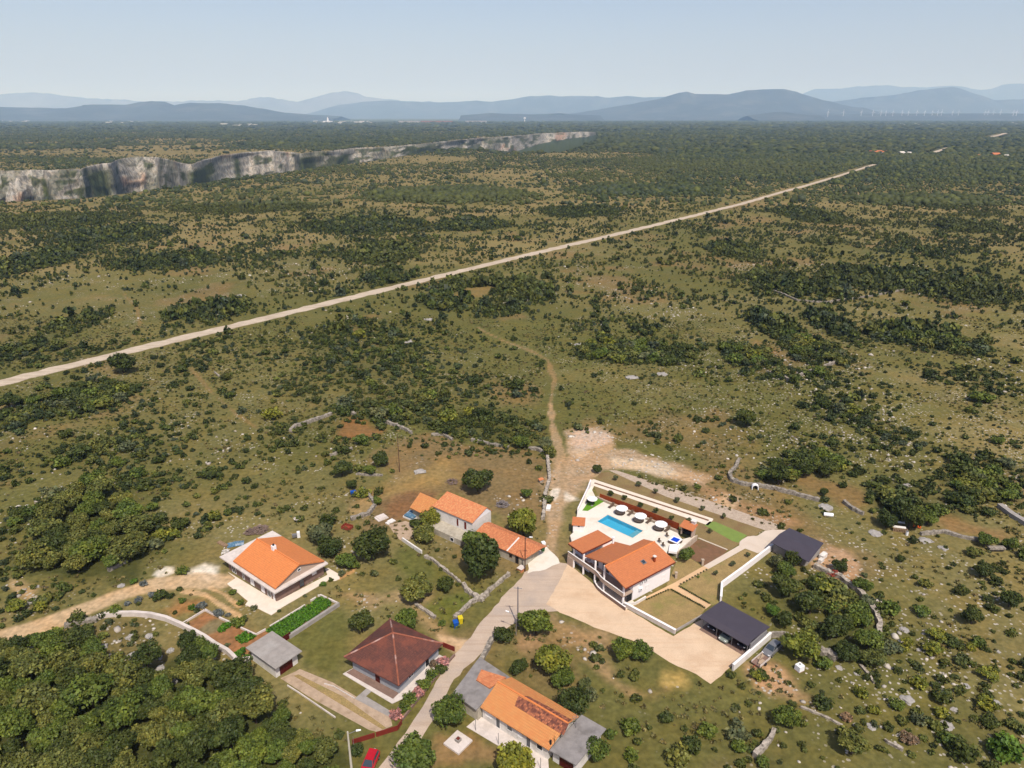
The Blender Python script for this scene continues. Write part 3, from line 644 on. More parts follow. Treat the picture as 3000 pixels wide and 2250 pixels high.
# ------------------------------------------------------------------ haze
mh = bpy.data.materials.new('haze'); mh.use_nodes = True; nn_ = mh.node_tree.nodes; nn_.clear()
ov = nn_.new('ShaderNodeOutputMaterial'); pv = nn_.new('ShaderNodeVolumePrincipled')
pv.inputs['Density'].default_value = 4.8e-5; pv.inputs['Color'].default_value = (.42, .66, 1.0, 1); pv.inputs['Absorption Color'].default_value = (.80, .86, 1, 1); pv.inputs['Anisotropy'].default_value = -0.12
mh.node_tree.links.new(pv.outputs[0], ov.inputs['Volume'])
hz = MB().box(-95000, 95000, -300, 95000, -110, 2600).build('haze', mh); tag(hz, kind='stuff')
# ------------------------------------------------------------------ vegetation
rng = np.random.default_rng(7)
def leafquads(C, N, size, rg):
    n = len(C); a = rg.normal(size=(n, 3)); u = np.cross(N, a); u /= np.linalg.norm(u, axis=1)[:, None] + 1e-9
    v = np.cross(N, u); s = (size * rg.uniform(.6, 1.25, n))[:, None]; t = s * rg.uniform(.6, 1.0, n)[:, None]
    q = np.stack([C - u*s - v*t*.2, C + v*t, C + u*s - v*t*.1, C - v*t*.8], 1)
    return q.reshape(-1, 3)
def crown(seed, n, size, nl=9, flat=.8, spread=.58, lr=.46, tall=1.0):
    rg = np.random.default_rng(seed)
    L = []; nl = int(nl * 2.5); lr = lr * .70
    for i in range(nl):
        a = 2 * math.pi * i * .382 + rg.uniform(-.5, .5); r = spread * math.sqrt((i + .5) / nl) * rg.uniform(.95, 1.4)
        L.append((r*math.cos(a), r*math.sin(a), rg.uniform(-.4, .55) * flat * (1.25 - r), lr * rg.uniform(.45, 1.35), rg.uniform(.68, 1.25)))
    L.append((0, 0, .18 * flat, lr * 1.15, 1.0)); L = np.array(L)
    k = rg.integers(0, len(L), n * 2); d = rg.normal(size=(n * 2, 3)); d /= np.linalg.norm(d, axis=1)[:, None]
    rad = L[k, 3] * rg.uniform(.55, 1.22, n * 2)
    C = L[k, :3] + d * rad[:, None] * np.array([1, 1, flat * tall])
    keep = np.ones(len(C), bool)
    for i in range(len(L)):
        dd = np.linalg.norm((C - L[i, :3]) / np.array([1, 1, flat * tall]), axis=1)
        keep &= ~((dd < L[i, 3] * .68) & (k != i))
    keep &= rg.random(len(C)) < np.where(C[:, 2] < -.32, .45, 1.0)
    C = C[keep][:n]; k = k[keep][:n]; d = d[keep][:n]
    N = d + rg.normal(size=C.shape) * .8 + np.array([0, 0, .25]); N /= np.linalg.norm(N, axis=1)[:, None]
    V_ = leafquads(C, N, size, rg); F_ = np.arange(len(V_)).reshape(-1, 4)
    b = L[k, 4] * rg.uniform(.65, 1.35, len(C))
    hue = rg.normal(0, .06, len(C)) + (L[k, 4] - 1) * .25
    cc = np.stack([b * (1 + hue), b, b * (1 - hue)], 1).repeat(4, 0)
    return V_, F_, cc
def crown_mesh(name, *a, **kw):
    V_, F_, cc = crown(*a, **kw); me = rawmesh('', V_, F_, M['leaf_dark'], colr=cc); me.name = name; return me
TREE_ME = [crown_mesh('tree_crown', 100 + i, 3000, .088, nl=8 + i % 4, flat=.78 + .06 * (i % 3), spread=.56, lr=.42 + .03 * (i % 3)) for i in range(6)]
TALL_ME = [crown_mesh('tall_crown', 130 + i, 1500, .11, nl=7, flat=1.35, spread=.42, lr=.42) for i in range(2)]
BUSH_ME = [crown_mesh('bush_crown', 150 + i, 620, .15, nl=6 + i % 3, flat=.72 + .08 * (i % 3), spread=.56, lr=.46) for i in range(8)]
LOW_ME = [crown_mesh('low_crown', 170 + i, 420, .15, nl=9, flat=.45, spread=.68, lr=.38) for i in range(3)]
def trunk_mesh(seed, limbs=4):
    rg = random.Random(seed); mb = MB(); mb.cyl(0, 0, -.08, .42, .075, 8, .055)
    for i in range(limbs):
        a = 2 * math.pi * i / limbs + rg.uniform(-.4, .4); r = rg.uniform(.28, .5)
        mid = (r*.4*math.cos(a), r*.4*math.sin(a), .68)
        mb.tube((0, 0, .36), mid, .045, 6, .032); mb.tube(mid, (r*math.cos(a), r*math.sin(a), rg.uniform(.9, 1.2)), .032, 5, .012)
    o = mb.build('trunk', M['bark']); me = o.data; bpy.data.objects.remove(o); return me
TRUNK_ME = [trunk_mesh(i) for i in range(4)]
def tree(x, y, rad, kind, label, cat='tree', group=None, hgt=None, me=None, name='tree', z=0.0, stem=None, seed=None):
    rg = random.Random(seed if seed is not None else int(x * 37 + y * 91))
    hgt = hgt or rad * .92                      # height of the crown's centre
    o = empty(name, (x, y, z), rg.uniform(0, 6.28)); tag(o, label, cat, group); o.rotation_euler[0] = rg.uniform(-.1, .1)
    t = link_mesh('trunk', TRUNK_ME[rg.randrange(4)], o); t.scale = (rad, rad, hgt)
    c_ = link_mesh('crown', me or TREE_ME[rg.randrange(6)], o); c_.location = (0, 0, hgt); c_.scale = (rad * rg.uniform(.85, 1.1), rad * rg.uniform(.82, 1.12), rad * rg.uniform(.88, 1.05))
    c_.material_slots[0].link = 'OBJECT'; c_.material_slots[0].material = M['leaf_' + kind]
    return o
def bush(x, y, rad, kind, label, cat='bush', group=None, name='bush', z=0.0, me=None, seed=None):
    rg = random.Random(seed if seed is not None else int(x * 53 + y * 17))
    o = link_mesh(name, me or BUSH_ME[rg.randrange(8)]); o.location = (x, y, z + rad * .52); o.rotation_euler = (0, 0, rg.uniform(0, 6.28))
    o.scale = (rad, rad * rg.uniform(.85, 1.15), rad * rg.uniform(.8, 1.0)); tag(o, label, cat, group)
    o.material_slots[0].link = 'OBJECT'; o.material_slots[0].material = M['leaf_' + kind]; return o
TAKEN = []
def T(px, py, wpx, kind, label, cat='tree', group=None, **kw):
    "tree whose crown centre shows at photo px,py with width wpx"
    rad = wpx / ppm(py) / 2 / .98; hc = kw.pop('hc', .88) * rad
    x, y = at(px, py, hc); TAKEN.append((x, y, rad)); return tree(x, y, rad, kind, label, cat, group, hgt=hc, **kw)
def B(px, py, wpx, kind, label, cat='bush', group=None, **kw):
    rad = wpx / ppm(py) / 2 / .98; x, y = at(px, py, rad * .5); TAKEN.append((x, y, rad)); return bush(x, y, rad, kind, label, cat, group, **kw)

# --- trees and shrubs one can point at
G = None
T(1085,1590,118,'dark','big round dark tree between the rusty trailer and the old white farmhouse')
T(1412,1622,150,'dark','largest dark leafy tree, in front of the old white farmhouse')
T(1395,1585,85,'mid','mid green tree pressed against the back of the largest dark tree')
T(1535,1528,108,'yellow','broad yellow green tree behind the low tiled outhouse')
T(1400,1402,92,'dark','dark round tree on the brown paddock above the old farmhouse roof')
T(1541,1443,36,'mid','small slender tree on the paddock near the lane wall')
T(1262,1516,62,'yellow','yellow green vine covered tree at the farmhouse front corner')
T(1248,1560,68,'olive','olive coloured tree on the farmhouse terrace corner')
T(942,1560,84,'grey','loose grey green tree right of the orange roofed slab house')
T(965,1600,70,'dark','dark tree behind the right corner of the orange roofed slab house')
T(1010,1640,60,'mid','bushy tree at the right end of the orange roofed slab house')
T(1218,1722,98,'olive','wide olive green tree on the grass left of the dry stone wall')
T(1303,1708,58,'dark','compact dark tree against the bend of the dry stone wall')
T(1058,1818,84,'dark','dark green tree left of the brown hipped roof')
T(1187,1812,74,'mid','tree just behind the back edge of the brown hipped roof')
T(1570,1822,104,'mid','bright green pointed tree at the junction beside the lamp pole')
T(1474,1858,58,'dark','small dark tree on the kerb opposite the brown roofed house')
T(1612,1925,104,'yellow','largest yellow green tree on the slope above the long farmhouse')
T(1523,1950,58,'dark','dark rounded tree at the left of the slope above the long farmhouse')
T(1648,1985,70,'mid','mid green tree low on the slope above the long farmhouse')
T(1682,2052,106,'dark','dark spreading tree touching the back of the long farmhouse roof')
T(1822,1900,84,'mid','left half of the twin green tree beside the gravel yard')
T(1880,1905,72,'mid','right half of the twin green tree beside the gravel yard')
T(1312,2080,108,'mid','bushy green tree at the left end of the long farmhouse')
T(1742,2188,88,'mid','green tree overhanging the grey annexe of the long farmhouse')
T(1212,2212,118,'mid','bright green tree at the bottom edge beside the road')
T(1500,2235,130,'yellow','yellow green bushy tree at the bottom edge below the long farmhouse yard')
T(2297,1712,86,'dark','large dark round tree inside the walled scrub right of the grey roofed carport')
T(2378,1762,92,'dark','dark tree right of the largest round tree in the walled scrub')
T(2305,1668,56,'mid','small tree left of the walled scrub, near the white boundary wall')
T(2325,1632,54,'dark','dark tree against the front of the grey metal roofed barn')
T(2272,1642,46,'grey','grey green tree at the left front corner of the grey metal roofed barn')
T(2348,1890,104,'yellow','large yellow olive dome shaped tree behind the old silver car')
T(2300,1812,62,'dark','dark tree behind the far corner of the carport')
T(2266,1788,44,'fresh','light fresh green tree beside the far corner of the carport')
T(2455,1832,94,'dark','broad dark tree in the middle of the walled thicket')
T(2520,1800,80,'mid','mid green tree at the curve of the pale stone wall')
T(2545,1868,86,'mid','green tree at the lower end of the curved stone wall')
T(2480,1905,76,'dark','dark tree at the foot of the walled thicket')
T(2560,1925,66,'olive','olive tree below the end of the curved stone wall')
T(2462,1658,46,'dark','small dome shaped dark tree on the rubble right of the barn')
T(2530,1712,54,'mid','round tree straddling the start of the curved stone wall')
T(2308,2098,82,'mid','green tree on the slope below the dug earth')
T(2500,2172,104,'olive','loose olive tree at the bottom right')
T(2642,1636,28,'dark','lone small standard tree on the open stony pasture')
T(2882,1668,58,'dark','upright dark tree on the pasture near the right edge')
T(2852,1802,68,'dark','dark round tree on the stony slope near the right edge')
T(2962,1752,66,'dark','dark tree at the right edge, halfway down')
T(2888,1578,52,'mid','left tree of the pair near the right edge wall')
T(2960,1590,44,'mid','right tree of the pair near the right edge wall')
T(2188,1222,66,'dark','solitary dark tree in the middle of the open pasture')
T(356,1058,76,'dark','big dark tree leaning over the near side of the long gravel road')
T(22,1172,58,'dark','dark tree at the left edge just below the gravel road')
T(1000,1370,62,'dark','dark tree at the left end of the paddock')
T(1117,1343,52,'dark','dark tree on the paddock left of the wooden pole')
T(1083,1376,40,'mid','green shrubby tree below the pole on the paddock')
T(1105,1466,32,'mid','small tree on the paddock wall near the blue barrel')
T(1032,1418,36,'dark','small dark tree just above the blue barrel')
T(1530,1292,52,'mid','green tree at the paddock wall left of the lane')
T(1598,1298,44,'grey','grey green tree where the paddock wall meets the lane')
T(1748,1372,30,'dark','small dark tree at the back corner of the villa plot')
T(2012,1622,50,'mid','leafy fig tree beside the villa corner')
B(2045,1425,26,'mid','round bush on the dug soil behind the villa plot')
T(2640,1478,74,'dark','dark tree above the dumped boxes')
T(2668,1512,92,'dark','largest tree shading the dumped boxes')
T(2600,1520,62,'dark','tree at the left side of the dumped boxes')
T(2720,1515,56,'mid','tree on the right side of the dumped boxes')
T(2355,1355,86,'dark','middle tree of the dark row above the brown hollow')
T(2425,1365,72,'dark','right tree of the dark row above the brown hollow')
T(2285,1385,84,'dark','left tree of the dark row above the brown hollow')
T(2415,1440,30,'dark','slim tree on the stone wall of the brown hollow')
for px_, py_, w_, kd_, lab in [(48,1775,56,'yellow','yellow green bush at the left edge above the dirt track'),(118,1778,44,'yellow','smaller yellow green bush just right of the yellow one by the dirt track'),
    (165,1855,50,'yellow','yellow green bush on the near verge of the dirt track'),(242,1855,64,'dark','dark bush at the start of the curved white wall'),
    (335,1790,42,'mid','bush above the left end of the curved white wall'),(470,1745,42,'dark','dark bush beside the lavender on the dirt track'),(533,1672,36,'mid','bush between the two white gravel heaps'),
    (392,1703,26,'fresh','low green bush on the far verge of the dirt track'),(420,1710,26,'lav','grey lavender tuft on the far verge of the dirt track'),
    (445,1742,24,'lav','round grey lavender nearest the dark bush by the track'),(404,1758,26,'lav','middle round grey lavender by the track'),(372,1768,22,'lav','leftmost round grey lavender by the track'),
    (535,1758,24,'mid','small dark bush on the red earth garden'),(590,1772,34,'lav','large grey lavender left of the red garden bed'),(640,1795,34,'lav','grey lavender on the corner of the red garden bed'),(668,1800,20,'lav','small grey lavender right of the garden bed corner'),
    (562,1780,24,'fresh','bright green bush left of the grey lavenders'),(698,1822,48,'mid','green shrub at the edge of the red garden bed'),(680,1735,26,'mid','shrub at the left edge of the slab house terrace'),(703,1765,26,'mid','shrub halfway along the slab house terrace'),(745,1780,22,'grey','grey shrub at the front of the slab house terrace'),
    (946,1712,20,'fresh','round bush at the right terrace edge of the slab house'),(970,1698,18,'dark','dark round bush near the slab house right corner'),(1002,1680,26,'grey','grey green round bush on the paving end by the slab house'),
    (893,1746,14,'grey','little grey bush below the slab house terrace'),(817,1790,14,'dark','dark potted bush at the terrace tip of the slab house'),(665,1890,20,'grey','blue green bush on the red garden bed'),
    (1040,1655,34,'mid','bush at the foot of the path behind the slab house'),(1560,2130,26,'olive','climbing plant in the middle of the long farmhouse yard'),
    (1524,2155,28,'fresh','bright climber on the long farmhouse wall'),(1610,2195,26,'mid','climber at the annexe corner of the long farmhouse'),
    (2045,1690,10,'mid','tiny shrub on the upper lawn'),(1335,1830,30,'mid','bush beside the blue bin'),(1295,1825,26,'mid','bush left of the bins by the stone wall'),
    (1140,1805,14,'dark','small bush at the back corner of the brown roof'),(1395,2010,18,'grey','little bush at the slab corner of the long farmhouse'),
    (1845,2128,70,'mid','dark green bush on the meadow right of the long farmhouse'),(1850,2210,50,'mid','bush at the bottom of the meadow right of the long farmhouse'),(2075,2140,60,'mid','left bush of the meadow at the bottom centre right'),(1985,2215,80,'olive','large soft bush at the bottom of the meadow'),
    (1790,2150,40,'mid','bush just right of the grey annexe'),(2150,2080,20,'grey','small bush on the slope'),(2415,2060,60,'dark','dark bush at the end of the dug earth'),
    (2660,1880,40,'yellow','left yellow bush of the four below the curved wall'),(2640,1900,34,'yellow','lowest left yellow bush below the curved wall'),(2745,1860,52,'yellow','upper yellow bush on the stony slope'),(2735,1902,60,'yellow','wide yellow bush on the stony slope'),
    (2845,1895,34,'yellow','yellow bush in the middle of the stony slope'),(2895,1975,56,'yellow','yellow bush near the right edge of the stony slope'),(2700,1790,50,'mid','mid green bush right of the curved wall'),(2610,1780,60,'mid','green bush outside the curved wall'),(2890,2060,70,'yellow','bright yellow green bush at the lower right'),
    (2760,2045,60,'dark','dark bush at the lower right slope'),(2950,2190,110,'fresh','large fresh green bush in the bottom right corner'),(2820,2200,90,'dark','dark bush near the bottom right corner'),(2560,2080,40,'yellow','yellow bush on the lower right slope'),(2630,2065,50,'mid','green bush with a rock beside it on the lower right slope'),
    (2665,2165,52,'dry','leafless brown bush at the bottom right'),(2480,2100,40,'dry','leafless brown bush beside the dug earth'),
    (1690,1540,26,'mid','green shrub left of the white bath house'),(1727,1550,28,'fresh','green shrub right of the white bath house')]:
    B(px_, py_, w_, kd_, lab)
# oleander hedge in front of the brown roofed house: alternating green and pink bushes
for px_, py_, w_, kd_, lab in [(1300,1935,40,'pink','pink flowering oleander at the far end of the roadside hedge'),(1290,1960,40,'dark','green oleander second from the far end of the roadside hedge'),(1262,1978,44,'mid','green oleander in the middle of the roadside hedge'),
    (1245,2003,46,'mid','green oleander below the house corner in the roadside hedge'),(1225,2030,40,'pink','pink flowering oleander in the middle of the roadside hedge'),(1200,2045,46,'mid','green oleander near the gate in the roadside hedge'),(1160,2095,42,'pink','pink flowering oleander at the red gate'),(1182,2072,40,'mid','green oleander beside the pink one at the red gate'),(1270,1945,34,'dry','reddish oleander against the house wall')]:
    B(px_, py_, w_, kd_, lab, cat='hedge bush')
# vine/herb shrubs on the villa plot: small fruit trees in rows
for i, (a, b_) in enumerate([(560,140),(750,190),(890,250),(1060,320),(1265,385),(1440,450)]):
    p = PX('z1', a, b_); T(p[0], p[1] - 3, 17, 'grey', 'young tree in the back row between the cream paths and the gravel verge', group='young trees of the back row', cat='sapling', hc=1.3, name='sapling')
for i, (a, b_) in enumerate([(525,265),(640,300),(765,360),(890,405),(1020,465)]):
    p = PX('z1', a, b_); T(p[0], p[1] - 3, 17, 'dark', 'young tree in the row behind the rust coloured fence', group='young trees behind the rust fence', cat='sapling', hc=1.3, name='sapling')
for a, b_, lab in [(1155,480,'young tree beside the white chimney of the barbecue'),(1330,570,'young tree below the green turf strip'),(1635,760,'young tree nearest the grey metal barn on the lawn'),(1510,835,'middle young tree of the upper lawn'),(1375,910,'young tree on the upper lawn nearest the villa')]:
    p = PX('z1', a, b_); T(p[0], p[1] - 2, 17, 'grey', lab, cat='sapling', hc=1.25, name='sapling')
# dense wood in the bottom left corner
WOOD = [at(*p) for p in [(-160,1960),(60,1900),(150,1870),(300,1905),(330,1960),(420,1960),(500,1930),(560,1870),(640,1930),(690,1990),(800,2085),(900,2150),(980,2200),(1010,2330),(-250,2330)]]
rnd = random.Random(11); wood = []; tries = 0
while tries < 6000 and len(wood) < 150:
    tries += 1
    px_, py_ = rnd.uniform(-160, 1010), rnd.uniform(1870, 2330); x, y = at(px_, py_)
    if float(sdist(np.array([x]), np.array([y]), WOOD)[0]) < 1.0: continue
    r = rnd.uniform(1.7, 3.2)
    if px_ > 760: r *= .7
    if any((x-a)**2 + (y-b_)**2 < (.56*(r+c_))**2 for a, b_, c_ in wood): continue
    if ((px_-455)/95)**2 + ((py_-1935)/80)**2 < 1 and rnd.random() < .85: continue
    wood.append((x, y, r)); TAKEN.append((x, y, r))
    k_ = rnd.choice(['dark','dark','mid','mid','olive','olive']); sz = 'large' if r > 2.6 else 'small' if r < 2.0 else 'medium'
    wh = 'left side of' if px_ < 300 else 'middle of' if px_ < 640 else 'right side of'
    wh += ' the upper edge of' * 0 + (' the bottom left wood, upper edge' if py_ < 2020 else ' the bottom left wood, bottom edge' if py_ > 2160 else ' the bottom left wood')
    lab = '%s %s tree, %s' % (sz, {'dark':'dark green','mid':'mid green','olive':'olive green'}[k_], wh)
    tree(x, y, r, k_, lab, group=lab, hgt=r * rnd.uniform(.85, 1.25))

CLUMP = [at(*p) for p in [(70,1650),(110,1530),(190,1460),(270,1425),(350,1450),(445,1540),(455,1620),(390,1690),(200,1685),(110,1690)]]
rnd = random.Random(17); cl_ = []; tries = 0
while tries < 3000 and len(cl_) < 34:
    tries += 1; px_, py_ = rnd.uniform(70, 455), rnd.uniform(1425, 1690); x, y = at(px_, py_)
    if float(sdist(np.array([x]), np.array([y]), CLUMP)[0]) < 1.0: continue
    r = rnd.uniform(2.0, 3.6)
    if any((x-a)**2 + (y-b_)**2 < (.62*(r+c_))**2 for a, b_, c_ in cl_): continue
    cl_.append((x, y, r)); TAKEN.append((x, y, r)); k_ = rnd.choice(['olive','olive','mid','dark'])
    lab = '%s %s tree, %s %s of the clump left of the slab house' % ('large' if r > 2.8 else 'smaller', {'dark':'dark green','mid':'mid green','olive':'olive green'}[k_], 'lower' if py_ > 1570 else 'upper', 'left part' if px_ < 250 else 'right part')
    tree(x, y, r, k_, lab, group=lab, hgt=r * rnd.uniform(.7, .95))
# --- scattered scrub
NOB = [zp('p', [(640,1780),(480,1650),(620,1560),(720,1500),(850,1540),(960,1640),(1010,1700),(950,1740),(880,1830),(800,1900),(640,1900)]),
       zp('p', [(1620,1420),(1740,1360),(2300,1560),(2420,1580),(2430,1650),(2300,1640),(2140,1770),(2290,1870),(2130,1990),(2090,2020),(1900,1930),(1600,1800),(1500,1830),(1380,1960),(1200,2250),(1100,2250),(1250,2020),(1100,2080),(960,2020),(1010,1930),(1100,1800),(1250,1900),(1440,1770),(1540,1660),(1590,1600)]),
       CLUMP, zp('p', [(1180,1500),(1300,1420),(1480,1500),(1600,1620),(1540,1680),(1300,1580)]),
       zp('p', [(700,1930),(800,1850),(1000,1780),(1300,1900),(1180,2180),(1040,2180),(850,2050)]),
       zp('p', [(1350,1920),(1450,1930),(1800,2110),(1720,2250),(1380,2250),(1260,2200),(1290,2100)]),
       zp('p', [(2190,1930),(2250,1860),(2300,1860),(2290,1920),(2220,1975)]), zp('c7', [(560,290),(1000,0),(1900,440),(2200,480),(1800,1000),(1400,830)]), WOOD,
       zp('p', [(1325,862),(1360,845),(1440,838),(1470,848),(1420,868),(1340,880)]), zp('b4', [(300,250),(950,400),(900,560),(420,390)]), zp('b4', [(1480,600),(1560,560),(2080,700),(2040,780),(1560,720)]),
       zp('p', [(1640,1265),(1810,1275),(2100,1400),(2060,1430),(1760,1380),(1640,1500)]), zp('p', [(1130,1420),(1180,1350),(1540,1345),(1600,1560),(1290,1440),(1080,1575)]),
       zp('p', [(1000,1235),(1130,1262),(1100,1285),(1000,1280)]), zp('b6', [(1000,380),(1700,720),(1950,850),(1500,850),(900,600)])]
roads = [(road_long, 6.2), (track_n, 2.2), (track_w, 2.8), ([at(*p) for p in FOOT], 1.0), (road_long2, 9), (road_long3, 20)]
def allowed(x, y):
    ok = ~in_canyon(x, y, 3)
    for P_ in NOB:
        A = np.array(P_); bb = (x > A[:,0].min()) & (x < A[:,0].max()) & (y > A[:,1].min()) & (y < A[:,1].max())
        if bb.any(): i_ = np.where(bb)[0]; ok[i_[sdist(x[i_], y[i_], P_) > 0]] = False
    for ln, hw in roads:
        A = np.array(ln); bb = (x > A[:,0].min()-8) & (x < A[:,0].max()+8) & (y > A[:,1].min()-8) & (y < A[:,1].max()+8)
        if bb.any(): i_ = np.where(bb)[0]; ok[i_[ldist(x[i_], y[i_], ln) < hw + np.clip(y[i_] - 600, 0, 1600) * .009]] = False
    return ok
def scatter(y0, y1, sf, seed, dmax):
    rg = np.random.default_rng(seed); area = .82 * ((y1 + 15) ** 2 - (y0 + 15) ** 2)
    n_ = int(area * dmax / sf ** 2)
    y = np.sqrt(rg.random(n_) * ((y1 + 15) ** 2 - (y0 + 15) ** 2) + (y0 + 15) ** 2) - 15
    x = (rg.random(n_) * 2 - 1) * .82 * (y + 15)
    d = dens(x, y); rad = sf * np.exp(rg.normal(np.log(.95), .50, n_)) * (1 + 1.0 * sstep(.5, 1.0, d))
    rad = np.clip(rad, .35 * sf, 3.0 * sf)
    lam = -np.log(1 - np.clip(d, 0, .93)) / (3.0 * rad ** 2)           # bushes per m2 that give this cover
    keep = (rg.random(n_) < lam * sf ** 2 / dmax) 
    x, y, rad, d = x[keep], y[keep], rad[keep], d[keep]
    ok = allowed(x, y); return x[ok], y[ok], rad[ok], d[ok]
PAL = np.array([S(60,70,30,.62), S(76,86,34,.62), S(94,98,42,.62), S(106,112,48,.62), S(80,90,64,.62), S(62,74,40,.62)])
def merged(name, x, y, rad, d, protos, seed, label, zs=.5, hs=.9):
    rg = np.random.default_rng(seed); Vs, Fs, Cs, off = [], [], [], 0
    which = rg.integers(0, len(protos), len(x))
    big = fbm(x, y, 140, 501, 3)
    for pi, (pv_, pf_, pc_) in enumerate(protos):
        i_ = np.where(which == pi)[0]
        if not len(i_): continue
        a = rg.uniform(0, 6.283, len(i_)); ca_, sa_ = np.cos(a), np.sin(a); r = rad[i_]; h = r * hs * rg.uniform(.8, 1.3, len(i_))
        X = pv_[None, :, 0] * ca_[:, None] - pv_[None, :, 1] * sa_[:, None]; Y = pv_[None, :, 0] * sa_[:, None] + pv_[None, :, 1] * ca_[:, None]
        Z = pv_[None, :, 2]
        gz = relief(x[i_], y[i_])
        V_ = np.stack([X * r[:, None] + x[i_][:, None], Y * r[:, None] + y[i_][:, None], Z * h[:, None] + (gz + zs * h)[:, None]], -1)
        n_ = len(pv_); F_ = pf_[None] + (np.arange(len(i_)) * n_)[:, None, None]
        pk = rg.choice(len(PAL), len(i_), p=[.28, .30, .17, .06, .07, .12]); b0 = PAL[pk]
        b0 = b0 + (PAL[2] - b0) * np.clip((big[i_] - .5) * 3, 0, .6)[:, None]
        b0 = b0 * rg.uniform(.8, 1.2, len(i_))[:, None]
        C_ = b0[:, None, :] * pc_[None]
        Vs.append(V_.reshape(-1, 3)); Fs.append(F_.reshape(-1, F_.shape[-1]) + off); Cs.append(C_.reshape(-1, 3)); off += len(i_) * n_
    o = rawmesh(name, np.concatenate(Vs), np.concatenate(Fs), M['scrub'], colr=np.concatenate(Cs))
    tag(o, label, 'scrub', kind='stuff'); return o
def lump(seed):
    bm = bmesh.new(); bmesh.ops.create_icosphere(bm, subdivisions=1, radius=1); rg = random.Random(seed)
    for v in bm.verts: v.co *= rg.uniform(.62, 1.2)
    V_ = np.array([v.co[:] for v in bm.verts]); F_ = np.array([[v.index for v in f.verts] for f in bm.faces]); bm.free()
    rgn = np.random.default_rng(seed); return V_, F_, rgn.uniform(.75, 1.25, (len(V_), 1)) * np.ones((1, 3))
def bproto(seed, n_, s_): return crown(seed, n_, s_, nl=5, flat=.8, spread=.5, lr=.5)
xA, yA, rA, dA = scatter(70, 270, 1.0, 1, .45)
ok = np.ones(len(xA), bool)
for a, b_, c_ in TAKEN: ok &= (xA - a) ** 2 + (yA - b_) ** 2 > (.8 * c_ + .5 * rA) ** 2
xA, yA, rA, dA = xA[ok], yA[ok], rA[ok], dA[ok]
# the largest of these on screen stand as bushes of their own
pyA = row_of(yA); pxA = 1500 + FPX * xA / (yA * math.cos(PITCH) + H * math.sin(PITCH))
vis = (pxA > -10) & (pxA < 3010) & (pyA < 2255); size = np.where(vis, rA * FPX / (yA * math.cos(PITCH) + H * math.sin(PITCH)), 0)
order = np.argsort(-size)[:225]; solo = np.zeros(len(xA), bool); solo[order] = True
def region(px, py):
    if py < 1150: return 'on the heath beyond the village'
    if px < 700: return 'on the slope left of the slab house' if py < 1750 else 'beside the dirt track at the left'
    if px < 1650: return 'on the heath behind the old farmhouse paddock' if py < 1420 else 'among the village gardens'
    if px < 2300: return 'on the pasture behind the villa' if py < 1560 else 'on the meadow below the gravel yard'
    return 'on the stony pasture right of the barn' if py < 1750 else 'on the rocky slope in the lower right'
KN = {'dark':'dark green','mid':'mid green','olive':'olive green','yellow':'yellow green','grey':'grey green'}
rnd = random.Random(5)
for i in order:
    k_ = rnd.choices(['dark','mid','olive','yellow','grey'], [.3,.32,.2,.1,.08])[0]
    if pxA[i] > 2500 and pyA[i] > 1800 and rnd.random() < .3: k_ = 'yellow'
    rg_ = region(pxA[i], pyA[i]); lab = ('big ' if rA[i] > 1.9 else 'small ' if rA[i] < 1.35 else 'mid sized ') + KN[k_] + ' bush ' + rg_
    if rg_.startswith('on the slope') or rg_.startswith('on the stony') or rg_.startswith('on the rocky'): lab += ', ' + ('upper part' if pyA[i] < (1400 if pxA[i] < 700 else 1500 if rg_.startswith('on the stony') else 2000) else 'lower part')
    bush(float(xA[i]), float(yA[i]), float(rA[i]), k_, lab, cat='bush', group=lab, seed=int(i), z=float(relief(xA[i], yA[i])))
s = ~solo
P_near = [bproto(700 + i, 170, .26) for i in range(5)]; P_mid = [bproto(720 + i, 54, .40) for i in range(5)]; P_far = [lump(i) for i in range(5)]
merged('scrub', xA[s], yA[s], rA[s], dA[s], P_near, 1, 'small wild bushes scattered over the nearer heath around the village')
x1, y1, r1, d1 = scatter(270, 700, 1.0, 2, .45)
merged('scrub', x1, y1, r1, d1, P_mid, 2, 'bushes and small trees scattered over the heath on both sides of the long gravel road', zs=.55, hs=1.1)
x2, y2, r2, d2 = scatter(700, 1700, 1.7, 3, .40)
PAL = PAL * .82
merged('scrub', x2, y2, r2, d2, P_far, 3, 'distant scrub covering the plateau up to the canyon')
x3, y3, r3, d3 = scatter(1700, 4200, 4.2, 4, .35)
PAL = PAL * .92
merged('scrub', x3, y3, r3, d3, P_far, 4, 'far bushland of the plateau beyond the canyon', hs=.6)
x4, y4, r4, d4 = scatter(4200, 11000, 11.0, 5, .30)
merged('scrub', x4, y4, r4, d4, P_far, 5, 'bushland at the far end of the plain', hs=.35)
PAL = PAL / .7544
print('scrub', len(xA), len(x1), len(x2), len(x3), len(x4))
# low tussocks in the grass near the village
rg = np.random.default_rng(91); n_ = 30000
y = np.sqrt(rg.random(n_) * (300 ** 2 - 75 ** 2) + 75 ** 2); x = (rg.random(n_) * 2 - 1) * .8 * (y + 15)
kp = allowed(x, y) & (rg.random(n_) < sstep(.30, .6, fbm(x, y, 14, 601, 3))); x, y = x[kp], y[kp]
PT = [crown(800 + i, 16, .42, nl=4, flat=.5) for i in range(3)]
PAL_ = PAL.copy(); PAL = np.array([S(112,108,56,.66), S(100,104,52,.66), S(136,122,72,.66), S(84,92,44,.66), S(120,104,70,.66), S(92,98,48,.66)])
merged('grass_tussocks', x, y, rg.uniform(.22, .6, len(x)), x * 0, PT, 6, 'low dry tussocks in the grass around the village', zs=.4); PAL = PAL_
